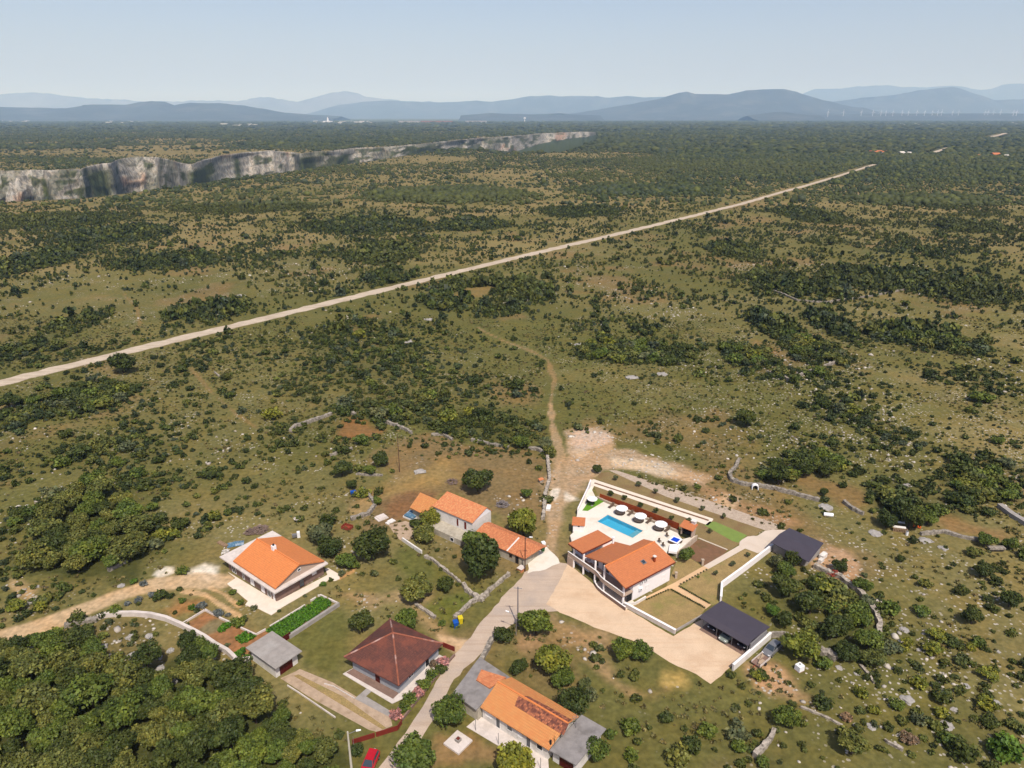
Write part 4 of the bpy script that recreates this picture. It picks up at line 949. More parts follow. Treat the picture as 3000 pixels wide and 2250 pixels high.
# loose limestone
def rockmesh(seed, sub=1):
    V_, F_, c_ = lump(seed + 50); V_ = V_ * np.array([1, .8, .55]); return V_, F_, c_
rg = np.random.default_rng(92); n_ = 42000
y = np.sqrt(rg.random(n_) * (420 ** 2 - 70 ** 2) + 70 ** 2); x = (rg.random(n_) * 2 - 1) * .8 * (y + 15)
dn = sstep(.54, .72, fbm(x, y, 34, 611, 4)) * (.4 + .6 * sstep(0, 90, x)) 
for poly, c_, fe, am, rk in ZONES:
    if rk >= .1:
        A = np.array(poly); bb = (x > A[:,0].min()) & (x < A[:,0].max()) & (y > A[:,1].min()) & (y < A[:,1].max())
        i_ = np.where(bb)[0]; dn[i_] = np.maximum(dn[i_], sstep(-1, 1, sdist(x[i_], y[i_], poly)) * rk * 4)
kp = (rg.random(n_) < dn * .8)
for ln, hw in roads[:3]: kp &= ldist(x, y, ln) > hw
for P_ in NOB[:6]: kp &= sdist(x, y, P_) < 0
x, y = x[kp], y[kp]; rr_ = np.exp(rg.normal(np.log(.26), .5, len(x))).clip(.12, 1.1)
PS = PAL; PAL = np.array([S(208,200,186), S(188,180,168), S(216,206,192), S(170,160,148), S(200,188,170), S(182,172,160)])
ro = merged('limestone_rubble', x, y, rr_, x * 0, [rockmesh(i) for i in range(5)], 7, 'loose pale limestone lying over the pasture', zs=.15, hs=.8); ro["category"] = 'rubble'; PAL = PS
print('rocks', len(x))
# ------------------------------------------------------------------ buildings
class Frame:
    def __init__(s, org, ang): s.o = org; s.a = R(ang)
    def w(s, x, y): c, q = math.cos(s.a), math.sin(s.a); return (s.o[0] + x*c - y*q, s.o[1] + x*q + y*c)
def bld(name, fr, label, cat, z=0.0):
    o = empty(name, (fr.o[0], fr.o[1], z), fr.a); tag(o, label, cat); return o
def opening(root, name, axis, pos, a0, a1, z0, z1, mf, mp, label=None, fw=.07, sub='pane'):
    "window or door proud of a wall; axis x- faces -x, y- faces -y, x+ / y+ the other way"
    s = -1 if axis[1] == '-' else 1
    f, p = MB(), MB()
    def bx(mb, d0, d1, u0, u1, w0, w1):
        lo, hi = sorted((pos + s*d0, pos + s*d1))
        if axis[0] == 'x': mb.box(lo, hi, u0, u1, w0, w1)
        else: mb.box(u0, u1, lo, hi, w0, w1)
    bx(f, -.03, .05, a0, a0+fw, z0, z1); bx(f, -.03, .05, a1-fw, a1, z0, z1); bx(f, -.03, .05, a0+fw, a1-fw, z1-fw, z1); bx(f, -.03, .05, a0+fw, a1-fw, z0, z0+fw)
    if a1 - a0 > 1.1: bx(f, -.03, .045, (a0+a1)/2-.03, (a0+a1)/2+.03, z0+fw, z1-fw)
    fo = f.build(name, mf, root); bx(p, -.02, .02, a0+fw, a1-fw, z0+fw, z1-fw); p.build(sub, mp, fo)
    if label: fo['label'] = label
    return fo

# ---- modern villa with terracotta roofs
fr = Frame(W('z5',1160,1395,0), 37); VF = fr
v = bld('villa', fr, 'white two storey villa with terracotta roofs, long balcony and a pool behind it', 'house')
RZ = lambda y: 6.08 - abs(y - 4.5) * .31
m_ = MB()
m_.box(1.9, 11.9, 0, 8.2, 0, 4.25); m_.box(1.9, 8.2, 8.2, 11.0, 0, 3.85)
m_.add([(11.9,0,4.25),(11.9,8.2,4.25),(11.9,4.5,5.85)], [(0,1,2)]); m_.add([(2.0,0,4.25),(2.0,8.9,4.25),(2.0,4.5,5.85)], [(2,1,0)])
m_.build('wall', M['white'], v)
m_ = MB(); m_.box(1.5, 7.3, 11.0, 15.2, 0, 2.2); m_.box(1.5, 7.3, 11.0, 15.2, 2.2, 2.35); m_.box(5.2, 7.2, 11.3, 15.1, 2.35, 4.6); m_.build('side_wing', M['white'], v)
m_ = MB(); m_.slab([(-.9,4.5,6.08),(-.9,-.75,RZ(-.75)),(12.2,-.75,RZ(-.75)),(12.2,4.5,6.08)], .22)
m_.slab([(.2,4.5,6.09),(12.2,4.5,6.09),(12.2,7.3,RZ(7.3)),(8.5,7.3,RZ(7.3)),(8.5,11.3,RZ(11.3)),(.5,11.3,RZ(11.3))], .22)
rf = m_.build('roof', M['tile_new'], v)
m_ = MB(); m_.box(-.9, 12.2, 4.38, 4.62, 6.05, 6.17); m_.build('ridge', M['ridge'], rf)
m_ = MB(); m_.slab([(-.9,-.76,RZ(-.75)-.02),(-.9,-.86,RZ(-.75)-.04),(12.2,-.86,RZ(-.75)-.04),(12.2,-.76,RZ(-.75)-.02)], .2); m_.build('gutter', M['fascia'], rf)
m_ = MB(); m_.box(8.3, 8.65, .95, 1.3, 4.7, 6.1); m_.box(8.2, 8.75, .85, 1.4, 6.1, 6.25, 1); ch = m_.build('chimney', [M['rust'], M['whiteold']], rf)
m_ = MB(); zc = RZ(1.9); m_.slab([(6.0,2.35,RZ(2.35)+.1),(6.0,1.5,RZ(1.5)+.1),(6.9,1.5,RZ(1.5)+.1),(6.9,2.35,RZ(2.35)+.1)], .16)
sk = m_.build('skylight', M['metal'], rf)
m_ = MB(); m_.slab([(6.12,2.24,RZ(2.24)+.12),(6.12,1.62,RZ(1.62)+.12),(6.78,1.62,RZ(1.62)+.12),(6.78,2.24,RZ(2.24)+.12)], .05); m_.build('pane', M['glass'], rf)
m_ = MB(); m_.slab([(-.2,15.25,5.0),(-.2,11.2,5.0),(7.6,11.2,5.02),(7.6,15.25,5.02)], .12); fl = m_.build('porch_roof', M['tile_new'], v)
m_ = MB(); m_.box(-.22, 7.62, 11.18, 15.27, 4.62, 4.87); m_.build('fascia', M['fascia'], fl)
m_ = MB(); m_.cyl(7.7, 11.0, 2.4, 5.35, .2, 8); m_.cyl(7.7, 11.0, 5.35, 5.5, .28, 8); m_.build('chimney', M['plasticw'], v)
# balcony slab with curved front, parapet, pillars
front = [(-.65,-.1),(-.65,4.6),(-.5,5.8),(-.15,6.8),(.05,7.8),(.05,15.55)]
m_ = MB(); m_.prism(front + [(1.9,15.55),(1.9,-.1)], 1.95, 2.15); bal = m_.build('balcony', M['beige'], v)
m_ = MB()
for a, b_ in zip(front[:-1], front[1:]):
    d = Vector((b_[0]-a[0], b_[1]-a[1])).normalized(); nx, ny = d.y*.12, -d.x*.12
    m_.prism([(a[0],a[1]),(b_[0],b_[1]),(b_[0]+nx,b_[1]+ny),(a[0]+nx,a[1]+ny)], 2.15, 2.85, 0)
m_.build('parapet', M['beige'], bal)
m_ = MB()
for a, b_ in zip(front[:-1], front[1:]):
    d = Vector((b_[0]-a[0], b_[1]-a[1])).normalized(); nx, ny = d.y*.16, -d.x*.16
    m_.prism([(a[0]-nx*.3,a[1]-ny*.3),(b_[0]-nx*.3,b_[1]-ny*.3),(b_[0]+nx,b_[1]+ny),(a[0]+nx,a[1]+ny)], 2.853, 2.93, 0)
m_.build('handrail', M['frame'], bal)
for y_, zt in ((.15, 4.3), (5.1, 5.6), (8.1, 4.7), (11.3, 4.5), (14.0, 4.6)):
    m_ = MB(); m_.cyl(-.3 if y_ < 6 else .3, y_, 0, zt, .2, 10); m_.build('pillar', M['white'], v)
m_ = MB(); m_.box(-.05, .25, 14.0, 15.55, 0, 1.95); m_.build('end_wall', M['beige'], v)
for a0, a1, z0, z1 in ((2.4,4.0,.1,2.0),(6.2,7.2,.1,2.0),(9.0,10.4,.1,2.0),(2.8,4.2,2.3,4.0),(6.0,7.8,2.3,4.0),(8.8,10.2,2.3,3.8)):
    opening(v, 'window', 'x-', 1.9, a0, a1, z0, z1, M['frame'], M['glass'])
m_ = MB(); m_.box(.5, 1.6, -.012, .05, .35, 1.75); m_.box(1.6, 1.7, -.03, .05, .35, 1.8); m_.build('side_opening', M['dark'], v)
opening(v, 'window', 'y-', 0, 9.6, 10.6, 1.1, 2.1, M['frame'], M['frame'])
opening(v, 'window', 'y-', 0, 5.2, 6.2, .9, 1.8, M['frame'], M['frame'])
for x_, z_ in ((3.6, 2.95), (4.7, 3.05), (3.4, 1.55)):
    m_ = MB(); m_.box(x_, x_+.8, -.36, -.02, z_, z_+.55); a_ = m_.build('air_conditioner', M['plasticw'], v)
    m_ = MB(); m_.add([(x_+.28+.2*math.cos(t*.628), -.365, z_+.27+.2*math.sin(t*.628)) for t in range(10)], [tuple(range(10))]); m_.build('fan_grille', M['metal'], a_)
# low terrace wall in front of the ground floor
lw = [(-1.15,-1.2),(-1.15,4.8),(-.95,6.2),(-.55,7.2),(-.1,7.7)]
m_ = MB(); mt = MB()
for a, b_ in zip(lw[:-1], lw[1:]):
    d = Vector((b_[0]-a[0], b_[1]-a[1])).normalized(); nx, ny = d.y*.2, -d.x*.2
    m_.prism([a, b_, (b_[0]+nx,b_[1]+ny), (a[0]+nx,a[1]+ny)], 0, .75); mt.prism([(a[0]-nx*.1,a[1]-ny*.1),(b_[0]-nx*.1,b_[1]-ny*.1),(b_[0]+nx*1.1,b_[1]+ny*1.1),(a[0]+nx*1.1,a[1]+ny*1.1)], .753, .83)
g_ = bld('terrace_wall', fr, 'low brown wall with white coping curving round the villa ground floor', 'wall'); m_.build('wall', M['brownwall'], g_); mt.build('coping', M['frame'], g_)
m_ = MB(); m_.prism([(-1.1,-1.1),(-.9,6.2),(-.1,7.7),(1.9,7.8),(1.9,-1.1)], -.1, .12); tag(m_.build('terrace', M['cream']), kind='structure').matrix_world = Matrix.Translation((fr.o[0], fr.o[1], 0)) @ Matrix.Rotation(fr.a, 4, 'Z')

# ---- pool terrace
DZ = 1.0
def D(k, x, y): return W(k, x, y, DZ)
deckp = [D('z2',345,925), D('z2',395,880), D('z2',450,600), D('z2',590,300), D('z2',640,230), D('z2',725,400), D('z2',845,452), D('z2',1890,890), D('z2',1960,985), D('z2',2165,925), D('z2',1880,1190), D('z2',1780,1085)]
deckp += [fr.w(12.25, 3.0), fr.w(11.85, 8.25), fr.w(8.3, 8.25), fr.w(8.3, 11.1), fr.w(7.35, 11.1), fr.w(7.35, 15.1), fr.w(3.5, 15.4), fr.w(3.2, 17.2)]
# pool hole as a separate basin: the terrace is laid as strips round it
pc = [D('z2',715,740), D('z2',868,640), D('z2',1395,862), D('z2',1245,965)]   # L, T, R, N corners
PF = Frame(pc[3], math.degrees(math.atan2(pc[2][1]-pc[3][1], pc[2][0]-pc[3][0])))
def loc(f, p): c, q = math.cos(f.a), math.sin(f.a); dx, dy = p[0]-f.o[0], p[1]-f.o[1]; return (dx*c+dy*q, -dx*q+dy*c)
ll = [loc(PF, p) for p in pc]; pw = (ll[2][0] + (ll[1][0]-ll[0][0])) / 2; pl = (ll[0][1] + ll[1][1] - ll[2][1]) / 2
bm = bmesh.new()
def bmface(bm, pts, z): return bm.faces.new([bm.verts.new((p[0], p[1], z)) for p in pts])
outer = deckp; inner = [PF.w(0, 0), PF.w(pw, 0), PF.w(pw, pl), PF.w(0, pl)]
ov_ = [bm.verts.new((p[0], p[1], DZ)) for p in outer]; iv_ = [bm.verts.new((p[0], p[1], DZ)) for p in inner]
eds = [bm.edges.new((ov_[i], ov_[(i+1) % len(ov_)])) for i in range(len(ov_))] + [bm.edges.new((iv_[i], iv_[(i+1) % 4])) for i in range(4)]
bmesh.ops.triangle_fill(bm, use_beauty=True, edges=eds)
for f_ in list(bm.faces):
    c_ = f_.calc_center_median(); q = loc(PF, (c_.x, c_.y))
    if 0.01 < q[0] < pw-.01 and 0.01 < q[1] < pl-.01: bm.faces.remove(f_)
    elif f_.normal.z < 0: f_.normal_flip()
for i in range(len(ov_)):
    a, b_ = ov_[i], ov_[(i+1) % len(ov_)]
    va, vb = bm.verts.new((a.co.x, a.co.y, 0)), bm.verts.new((b_.co.x, b_.co.y, 0)); bm.faces.new((a, b_, vb, va))
me = bpy.data.meshes.new('terrace'); bm.to_mesh(me); bm.free(); me.materials.append(M['deck']); tag(link_mesh('terrace', me), kind='structure')
pool = bld('swimming_pool', PF, 'rectangular turquoise swimming pool sunk in the white villa terrace', 'swimming pool')
e = .01; m_ = MB(); bz = .06
m_.add([(e,e,bz),(pw-e,e,bz),(pw-e,pl-e,bz),(e,pl-e,bz),(e,e,DZ),(pw-e,e,DZ),(pw-e,pl-e,DZ),(e,pl-e,DZ)], [(0,1,2,3),(0,4,5,1),(1,5,6,2),(2,6,7,3),(3,7,4,0)]); m_.build('basin', M['pooltile'], pool)
m_ = MB(); m_.box(.02, pw-.02, .02, 1.6, bz+.005, .5); m_.build('steps', M['poolstep'], pool)
m_ = MB(); m_.add([(e,e,DZ-.18),(pw-e,e,DZ-.18),(pw-e,pl-e,DZ-.18),(e,pl-e,DZ-.18)], [(0,1,2,3)]); m_.build('water', M['water'], pool)
m_ = MB(); q_ = .22
for b4 in ((-q_,pw+q_,-q_,0),(-q_,pw+q_,pl,pl+q_),(-q_,0,0,pl),(pw,pw+q_,0,pl)): m_.box(*b4, DZ-.02, DZ+.03)
m_.build('coping', M['cream'], pool)
# terrace details
tag(MB().prism([D('z2',520,570), D('z2',600,455), D('z2',745,400), D('z2',830,440), D('z2',600,575)], DZ, DZ+.03).build('turf', M['greenturf']), kind='structure')
def wallseg(name, pts, th, z0, z1, mat, label, cat='wall', cap=None, capmat=None, group=None, jag=0.0, step=None, seed=1):
    "a wall along a line of ground points"
    P = [Vector(p) for p in pts]
    if step:
        Q = []
        for a, b_ in zip(P[:-1], P[1:]):
            k_ = max(1, int((b_-a).length/step)); Q += [a+(b_-a)*i/k_ for i in range(k_)]
        P = Q + [P[-1]]
    rg_ = random.Random(seed); V_ = []; F_ = []
    for i, p in enumerate(P):
        d = (P[min(i+1,len(P)-1)]-P[max(i-1,0)]).normalized(); nn = Vector((-d.y, d.x))
        j = lambda k=1: rg_.uniform(-jag, jag)*k
        a, b_ = p+nn*(th/2+j()*.6), p-nn*(th/2+j()*.6); zt = z1*(1+j(.9)) if jag else z1
        V_ += [(a.x,a.y,z0),(b_.x,b_.y,z0),(b_.x-nn.x*j(.4),b_.y,zt),(a.x,a.y+nn.y*j(.4),zt+j(.4))]
        if i:
            q = 4*(i-1); F_ += [(q+3,q+2,q+6,q+7),(q,q+3,q+7,q+4),(q+2,q+1,q+5,q+6)]
    F_ += [(0,1,2,3), tuple(len(V_)-4+i for i in (3,2,1,0))]
    if cap is None:
        o = MB().add(V_, F_).build(name, mat)
        if jag: o.data.polygons.foreach_set('use_smooth', [False]*len(o.data.polygons))
        return tag(o, label, cat, group)
    root = empty(name, (P[0].x, P[0].y, 0)); tag(root, label, cat, group)
    sh = Vector((P[0].x, P[0].y, 0))
    MB().add([tuple(Vector(v_)-sh) for v_ in V_], F_).build('wall', mat, root)
    mc = MB()
    for a, b_ in zip(P[:-1], P[1:]):
        d = (b_-a).normalized(); nn = Vector((-d.y, d.x))*(th/2+.05); a2, b2 = a-d*.03-Vector(sh[:2]), b_+d*.03-Vector(sh[:2])
        mc.prism([tuple(a2+nn), tuple(a2-nn), tuple(b2-nn), tuple(b2+nn)], z1+.002, z1+cap)
    mc.build('coping', capmat or M['frame'], root); return root
wallseg('boundary_wall', [D('z2',455,590), D('z2',600,280), D('z2',640,170)], .25, 0, DZ+.9, M['white'], 'tall white wall along the left edge of the pool terrace')
wallseg('planter_wall', [D('z2',730,385), D('z2',845,440), D('z2',1900,880)], .35, 0, DZ+.42, M['cobble'], 'low stone planter wall along the back of the pool terrace')
wallseg('steel_fence', [D('z2',770,400), D('z2',1290,585), D('z2',1910,835)], .06, DZ-.5, DZ+1.35, M['rust'], 'long rust coloured sheet fence behind the white parasols', 'fence')
# side terrace strip lower right, with its own parapet
wallseg('parapet_wall', [D('z2',2175,935), D('z2',1890,1185)], .22, 0, DZ+.25, M['cobble'], 'stone parapet at the right end of the pool terrace')
m_ = MB(); m_.prism([D('z2',1780,1085), D('z2',1930,1075), D('z2',1880,1195), D('z2',1760,1180)], DZ+.004, DZ+.5); tag(m_.build('plinth', M['white']), 'white plinth block below the blue hot tub', 'plinth')
# hot tub
tp = [D('z2',1795,1040), D('z2',1890,945), D('z2',2005,985), D('z2',1890,1090)]; TF = Frame(tp[3], math.degrees(math.atan2(tp[2][1]-tp[3][1], tp[2][0]-tp[3][0])))
tb = bld('hot_tub', TF, 'square hot tub with bright blue water and white rim on the pool terrace', 'hot tub', z=DZ)
m_ = MB(); m_.box(0, 2.1, 0, 2.1, 0, .62); m_.build('shell', M['rattan'], tb); m_ = MB()
for b4 in ((0,2.1,0,.3),(0,2.1,1.8,2.1),(0,.3,.3,1.8),(1.8,2.1,.3,1.8)): m_.box(*b4, .622, .72)
m_.build('rim', M['plasticw'], tb); m_ = MB(); m_.box(.3, 1.8, .3, 1.8, .5, .66); m_.build('water', M['bluewater'], tb)
# bath house
def hut(name, org, ang, lx, ly, h, rise, wm, rm, label, cat, ov=.25, z=0.0, ridge_axis='y'):
    f_ = Frame(org, ang); r_ = bld(name, f_, label, cat, z); MB().box(0, lx, 0, ly, 0, h).build('wall', wm, r_)
    m_ = MB(); m_.slab([(-ov,ly+ov,h+rise),(-ov,-ov,h),(lx+ov,-ov,h),(lx+ov,ly+ov,h+rise)], .12); m_.build('roof', rm, r_); return r_
bo = D('z2',385,860)
bh = hut('bath_house', bo, -9, 2.2, 1.9, 2.0, .55, M['white'], M['tile_new'], 'little white bath house with orange roof at the left of the pool terrace', 'hut', z=0.55)
opening(bh, 'window', 'y-', 0, 1.0, 1.4, 1.45, 1.75, M['metal'], M['glass'])
opening(bh, 'door', 'y-', 0, .9, 1.5, .05, 1.3, M['frame'], M['frame'], sub='door_leaf')
# barbecue house
go = D('z2',1935,905); gf = Frame(go, -40)
gh = bld('barbecue_hut', gf, 'barbecue shelter with orange roof and white chimney at the right end of the terrace', 'hut', z=DZ)
m_ = MB(); m_.box(0, .18, 0, 1.6, 0, 1.9); m_.box(2.3, 2.5, 0, 1.6, 0, 1.9); m_.box(.18, 2.3, 1.42, 1.6, 0, 1.9); m_.build('wall', M['beige'], gh)
MB().box(.2, 2.28, .5, 1.4, .004, .75).build('hearth', M['dark'], gh)
m_ = MB(); m_.slab([(-.3,1.9,2.45),(-.3,-.35,1.95),(2.8,-.35,1.95),(2.8,1.9,2.45)], .14); m_.build('roof', M['tile_new'], gh)
m_ = MB(); m_.box(1.5, 2.3, 1.5, 2.2, 1.0, 2.9); m_.box(1.35, 2.45, 1.35, 2.35, 2.95, 3.12); m_.build('chimney', M['whiteold'], gh)
# parasols, their shade discs, loungers
def parasol(x, y, rad, h, label, group, z=DZ):
    r_ = empty('parasol', (x, y, z)); tag(r_, label, 'parasol', group); m_ = MB(); n = 12
    m_.add([(0,0,h+.42)] + [(rad*math.cos(2*math.pi*i/n), rad*math.sin(2*math.pi*i/n), h-.02*(i % 2)) for i in range(n)] + [(0,0,h+.36)] + [(rad*.98*math.cos(2*math.pi*i/n), rad*.98*math.sin(2*math.pi*i/n), h-.16) for i in range(n)],
           [(0, 1+i, 1+(i+1) % n) for i in range(n)] + [(n+1, n+2+(i+1) % n, n+2+i) for i in range(n)] + [(1+i, n+2+i, n+2+(i+1) % n, 1+(i+1) % n) for i in range(n)]); m_.build('canopy', M['canvas'], r_)
    MB().cyl(0, 0, .06, h+.35, .03, 8).build('pole', M['metal'], r_); MB().cyl(0, 0, 0, .06, .3, 12).build('base', M['concrete'], r_); return r_
for i, (x_, y_) in enumerate(((1092,522),(1362,632),(1658,750))):
    p = W('z2', x_, y_, DZ + 2.0); parasol(p[0], p[1], 1.3, 1.85, ['left','middle','right'][i] + ' white parasol of the row of three beside the pool', 'white parasols beside the pool')
p = W('z2', 665, 385, DZ + 2.0); parasol(p[0], p[1], 1.15, 1.85, 'white parasol on the green turf corner behind the pool', None)
def lounger(x, y, rz, label, kind='lounger'):
    r_ = empty('sun_lounger', (x, y, DZ), rz); tag(r_, label, 'sun lounger', 'dark sun loungers on the pool terrace')
    MB().box(-.3, .3, -.95, .35, .26, .33).build('seat', M['rattan'], r_)
    MB().add([(-.3,.35,.27),(.3,.35,.27),(.3,.9,.75),(-.3,.9,.75),(-.3,.35,.33),(.3,.35,.33),(.3,.86,.8),(-.3,.86,.8)], [(0,3,2,1),(4,5,6,7),(0,1,5,4),(1,2,6,5),(2,3,7,6),(3,0,4,7)]).build('backrest', M['rattan'], r_)
    for a in (-.26, .26):
        for b_ in (-.85, .3): MB().box(a-.03, a+.03, b_-.03, b_+.03, 0, .26).build('leg', M['metal'], r_)
    return r_
ln_ = None
ref = [(940,515,'lounger at the far left of the row, left of the first parasol'),(1215,625,'lounger between the first and second parasol'),(1480,735,'lounger between the second and third parasol'),(1745,855,'lounger right of the third parasol')]
for i, (x_, y_, l_) in enumerate(ref):
    p = D('z2', x_, y_)
    if ln_ is None: ln_ = lounger(p[0], p[1], R(-42), 'dark ' + l_); continue
    c_ = copy_tree(ln_); c_.location = (p[0], p[1], DZ); c_['label'] = 'dark ' + l_
for i, (x_, y_, l_) in enumerate([(1745,950,'dark garden chair on the terrace, nearer the hot tub'),(1635,1030,'dark garden chair on the terrace, nearer the villa roof'),(1690,1090,'dark garden chair at the villa roof edge')]):
    p = D('z2', x_, y_); r_ = empty('garden_chair', (p[0], p[1], DZ), R(30)); tag(r_, l_, 'chair', 'garden chairs on the terrace')
    MB().box(-.25, .25, -.25, .25, .4, .46).build('seat', M['rattan'], r_); MB().box(-.25, .25, .2, .26, .46, .95).build('backrest', M['rattan'], r_)
    for a in (-.22, .22):
        for b_ in (-.22, .22): MB().box(a-.025, a+.025, b_-.025, b_+.025, 0, .4).build('leg', M['metal'], r_)
for i, (x_, y_) in enumerate(((1062,600),(1330,712),(1618,828))):   # the parasols' cast shade, put in as raised brown discs
    p = D('z2', x_, y_); m_ = MB(); m_.cyl(0, 0, 0, .22, 1.15, 18); r_ = empty('shade_disc', (p[0], p[1], DZ)); tag(r_, ['left','middle','right'][i] + ' round brown disc standing in for parasol shade', 'shade disc', 'parasol shade discs beside the pool')
    m_.build('frame', M['rattan'], r_); MB().cyl(0, 0, .222, .34, 1.05, 18).build('shade_top', M['pinkpave'], r_)
p = D('z2', 640, 450); m_ = MB(); 
for a, b_ in ((-.6,.1),(.4,-.3),(.1,.7)): m_.box(a-.35, a+.35, b_-.35, b_+.35, .02, .55)
tag(m_.build('garden_sofa', M['cardark']), 'dark rattan seating under the parasol on the turf corner', 'sofa').location = (p[0], p[1], DZ+.02)
# paths of the villa plot
sheet('path', WP('z2', [(640,130),(690,120),(2410,690),(2380,740),(2330,785),(2280,765),(690,215),(650,300),(600,290)]), .03, M['cream'])
sheet('garden_bed', WP('z2', [(700,165),(2350,705),(2335,722),(690,180)]), .045, M['soilbed'])
sheet('verge', WP('z2', [(770,30),(900,10),(2212,440)]) + WP('z3', [(1250,460),(1180,520),(1060,540),(540,350)]) + WP('z2', [(720,115)]), .018, M['strip'])
sheet('verge', WP('z2', [(690,215),(2280,765)]) + WP('z3', [(460,412),(560,350),(1040,545),(950,640),(830,720),(430,560),(330,450),(0,345)]) + WP('z2', [(770,420)]), .012, M['strip'])
sheet('turf', WP('z3', [(505,395),(570,345),(650,350),(1055,525),(945,620),(870,600)]), .03, M['turf'])
sheet('garden_bed', WP('z3', [(430,575),(800,720),(740,780),(500,925),(340,830),(180,760)]), .024, M['soilbed'])
wallseg('kerb', WP('z3', [(425,562),(800,715)]), .18, 0, .15, M['cream'], 'thin cream kerb between the brown bed and the grass', 'kerb')
sheet('path', WP('z3', [(955,655),(960,600),(1060,540),(1190,530),(1290,465),(1400,450),(1560,455),(1390,620),(1375,705),(1190,755),(1030,695),(560,958),(492,922)]), .03, M['paleslab'])
sheet('path', WP('z3', [(492,922),(560,958),(160,1180),(80,1215)]) + WP('z5', [(1900,1130),(1490,1300),(1380,1380),(1300,1400),(1480,1280),(1960,1040)]), .024, M['pave2'])
sheet('path', WP('z3', [(80,1215),(160,1180),(590,1425),(520,1478)]), .036, M['pave2'])
sheet('lawn', WP('z3', [(170,1182),(560,960),(1030,700),(1185,757),(1340,720),(1060,900),(700,1180),(690,1400),(600,1432)]), .012, M['lawn'])
sheet('lawn', WP('z5', [(1480,1310),(1890,1140)]) + WP('z3', [(70,1222),(515,1482)]) + WP('z1', [(1235,1265),(1050,1378),(660,1175),(700,1170)]), .012, M['lawn'])
sheet('lawn', WP('z3', [(0,1210),(150,1130),(480,930),(340,835),(180,770),(130,900)]), .01, M['lawn'])
sheet('verge', WP('z2', [(900,-10),(1010,-10),(2212,380)]) + WP('z3', [(1560,420),(1400,450),(1290,460),(700,260),(0,20)]), .024, M['cobble'])
wallseg('front_wall', WP('z1', [(635,1180),(1045,1402)]), .35, 0, .8, M['concrete_lt'], 'white coped retaining wall between the lower lawn and the sandy yard', cap=.1)
wallseg('side_wall', WP('z1', [(1050,1385),(1262,1262)]), .18, 0, .45, M['concrete'], 'thin low wall between the lower lawn and the carport yard')
wallseg('boundary_wall', WP('z1', [(1412,1148),(1420,1030),(1590,905),(1830,720)]), .3, 0, 1.3, M['white'], 'white boundary wall stepping from the carport up to the grey roofed barn', cap=.06)
wallseg('stone_kerb', WP('z5', [(1180,1410),(1330,1390),(1500,1290)]), .25, 0, .5, M['whiteold'], 'curved grey kerb wall at the villa corner')
for a, b_, lab in [((1265,830),(1265,845),'left stone gate pillar on the garden path'),((1050,940),(1050,950),'stone gate pillar at the villa wall end')]:
    p = W('z1', *b_); m_ = MB(); m_.box(-.2,.2,-.2,.2,0,1.2); m_.box(-.27,.27,-.27,.27,1.203,1.32); tag(m_.build('gate_pillar', M['cobble']), lab, 'pillar').location = (p[0], p[1], 0)
# seedlings edging the paths
sd_mesh = crown_mesh('seedling_mesh', 333, 60, .3, nl=4, flat=.9)
def seedrow(a, b_, n, lab):
    A_, B_ = Vector(a), Vector(b_)
    for i in range(n):
        p = A_ + (B_ - A_) * ((i + .5) / n); o = link_mesh('seedling', sd_mesh); o.location = (p.x, p.y, .24); o.scale = (.2, .2, .26); o.rotation_euler = (0, 0, i)
        o.material_slots[0].link = 'OBJECT'; o.material_slots[0].material = M['leaf_dark']; tag(o, lab, 'seedling', lab)
seedrow(W('z3',170,1190), W('z3',575,1420), 20, 'dark seedling along the upper side of the narrow garden path')
seedrow(W('z3',70,1235), W('z3',515,1475), 20, 'dark seedling along the lower side of the narrow garden path')
seedrow(W('z3',180,1175), W('z3',545,970), 10, 'dark seedling along the upper lawn beside the wide path')
seedrow(W('z5',1500,1330), W('z5',1880,1155), 10, 'dark seedling between the villa path and the lower lawn')

# ---- carport
cf = Frame(W('z4',1180,1100,0), 42)
cp = bld('carport', cf, 'open carport with a big anthracite metal roof at the end of the sandy yard', 'carport')
m_ = MB(); m_.slab([(.7,9.1,2.85),(.7,0,2.85),(5.7,-.35,3.0),(5.7,8.8,3.0)], .12); m_.slab([(-.3,9.3,2.35),(-.3,0,2.35),(.7,-.02,2.85),(.7,9.1,2.85)], .12); cr = m_.build('roof', M['anthracite'], cp)
m_ = MB(); m_.box(5.3, 5.5, .3, 8.6, 0, 2.82); m_.box(.4, 5.4, -.12, .1, 0, 2.3); m_.build('wall', M['greysheet'], cp)
for y_ in (.4, 3.2, 6.1, 8.8): MB().box(.3, .42, y_-.06, y_+.06, 0, 2.5).build('post', M['metal'], cp)
wallseg('yard_wall', [cf.w(-4.6,-.1), cf.w(6.6,-.25)], .3, 0, 1.25, M['whiteold'], 'long pale wall along the right side of the sandy yard, passing the carport', cap=.07)
wallseg('stone_wall', [cf.w(6.4,.2), cf.w(8.7,-1.4), cf.w(8.8,-2.2)], .4, 0, 1.1, M['stone'], 'short stone wall behind the old silver car', jag=.1, step=.5)
sheet('floor', [cf.w(-.35,.1), cf.w(5.3,.1), cf.w(5.3,9.0), cf.w(-.35,9.0)], .04, M['brownwall'])

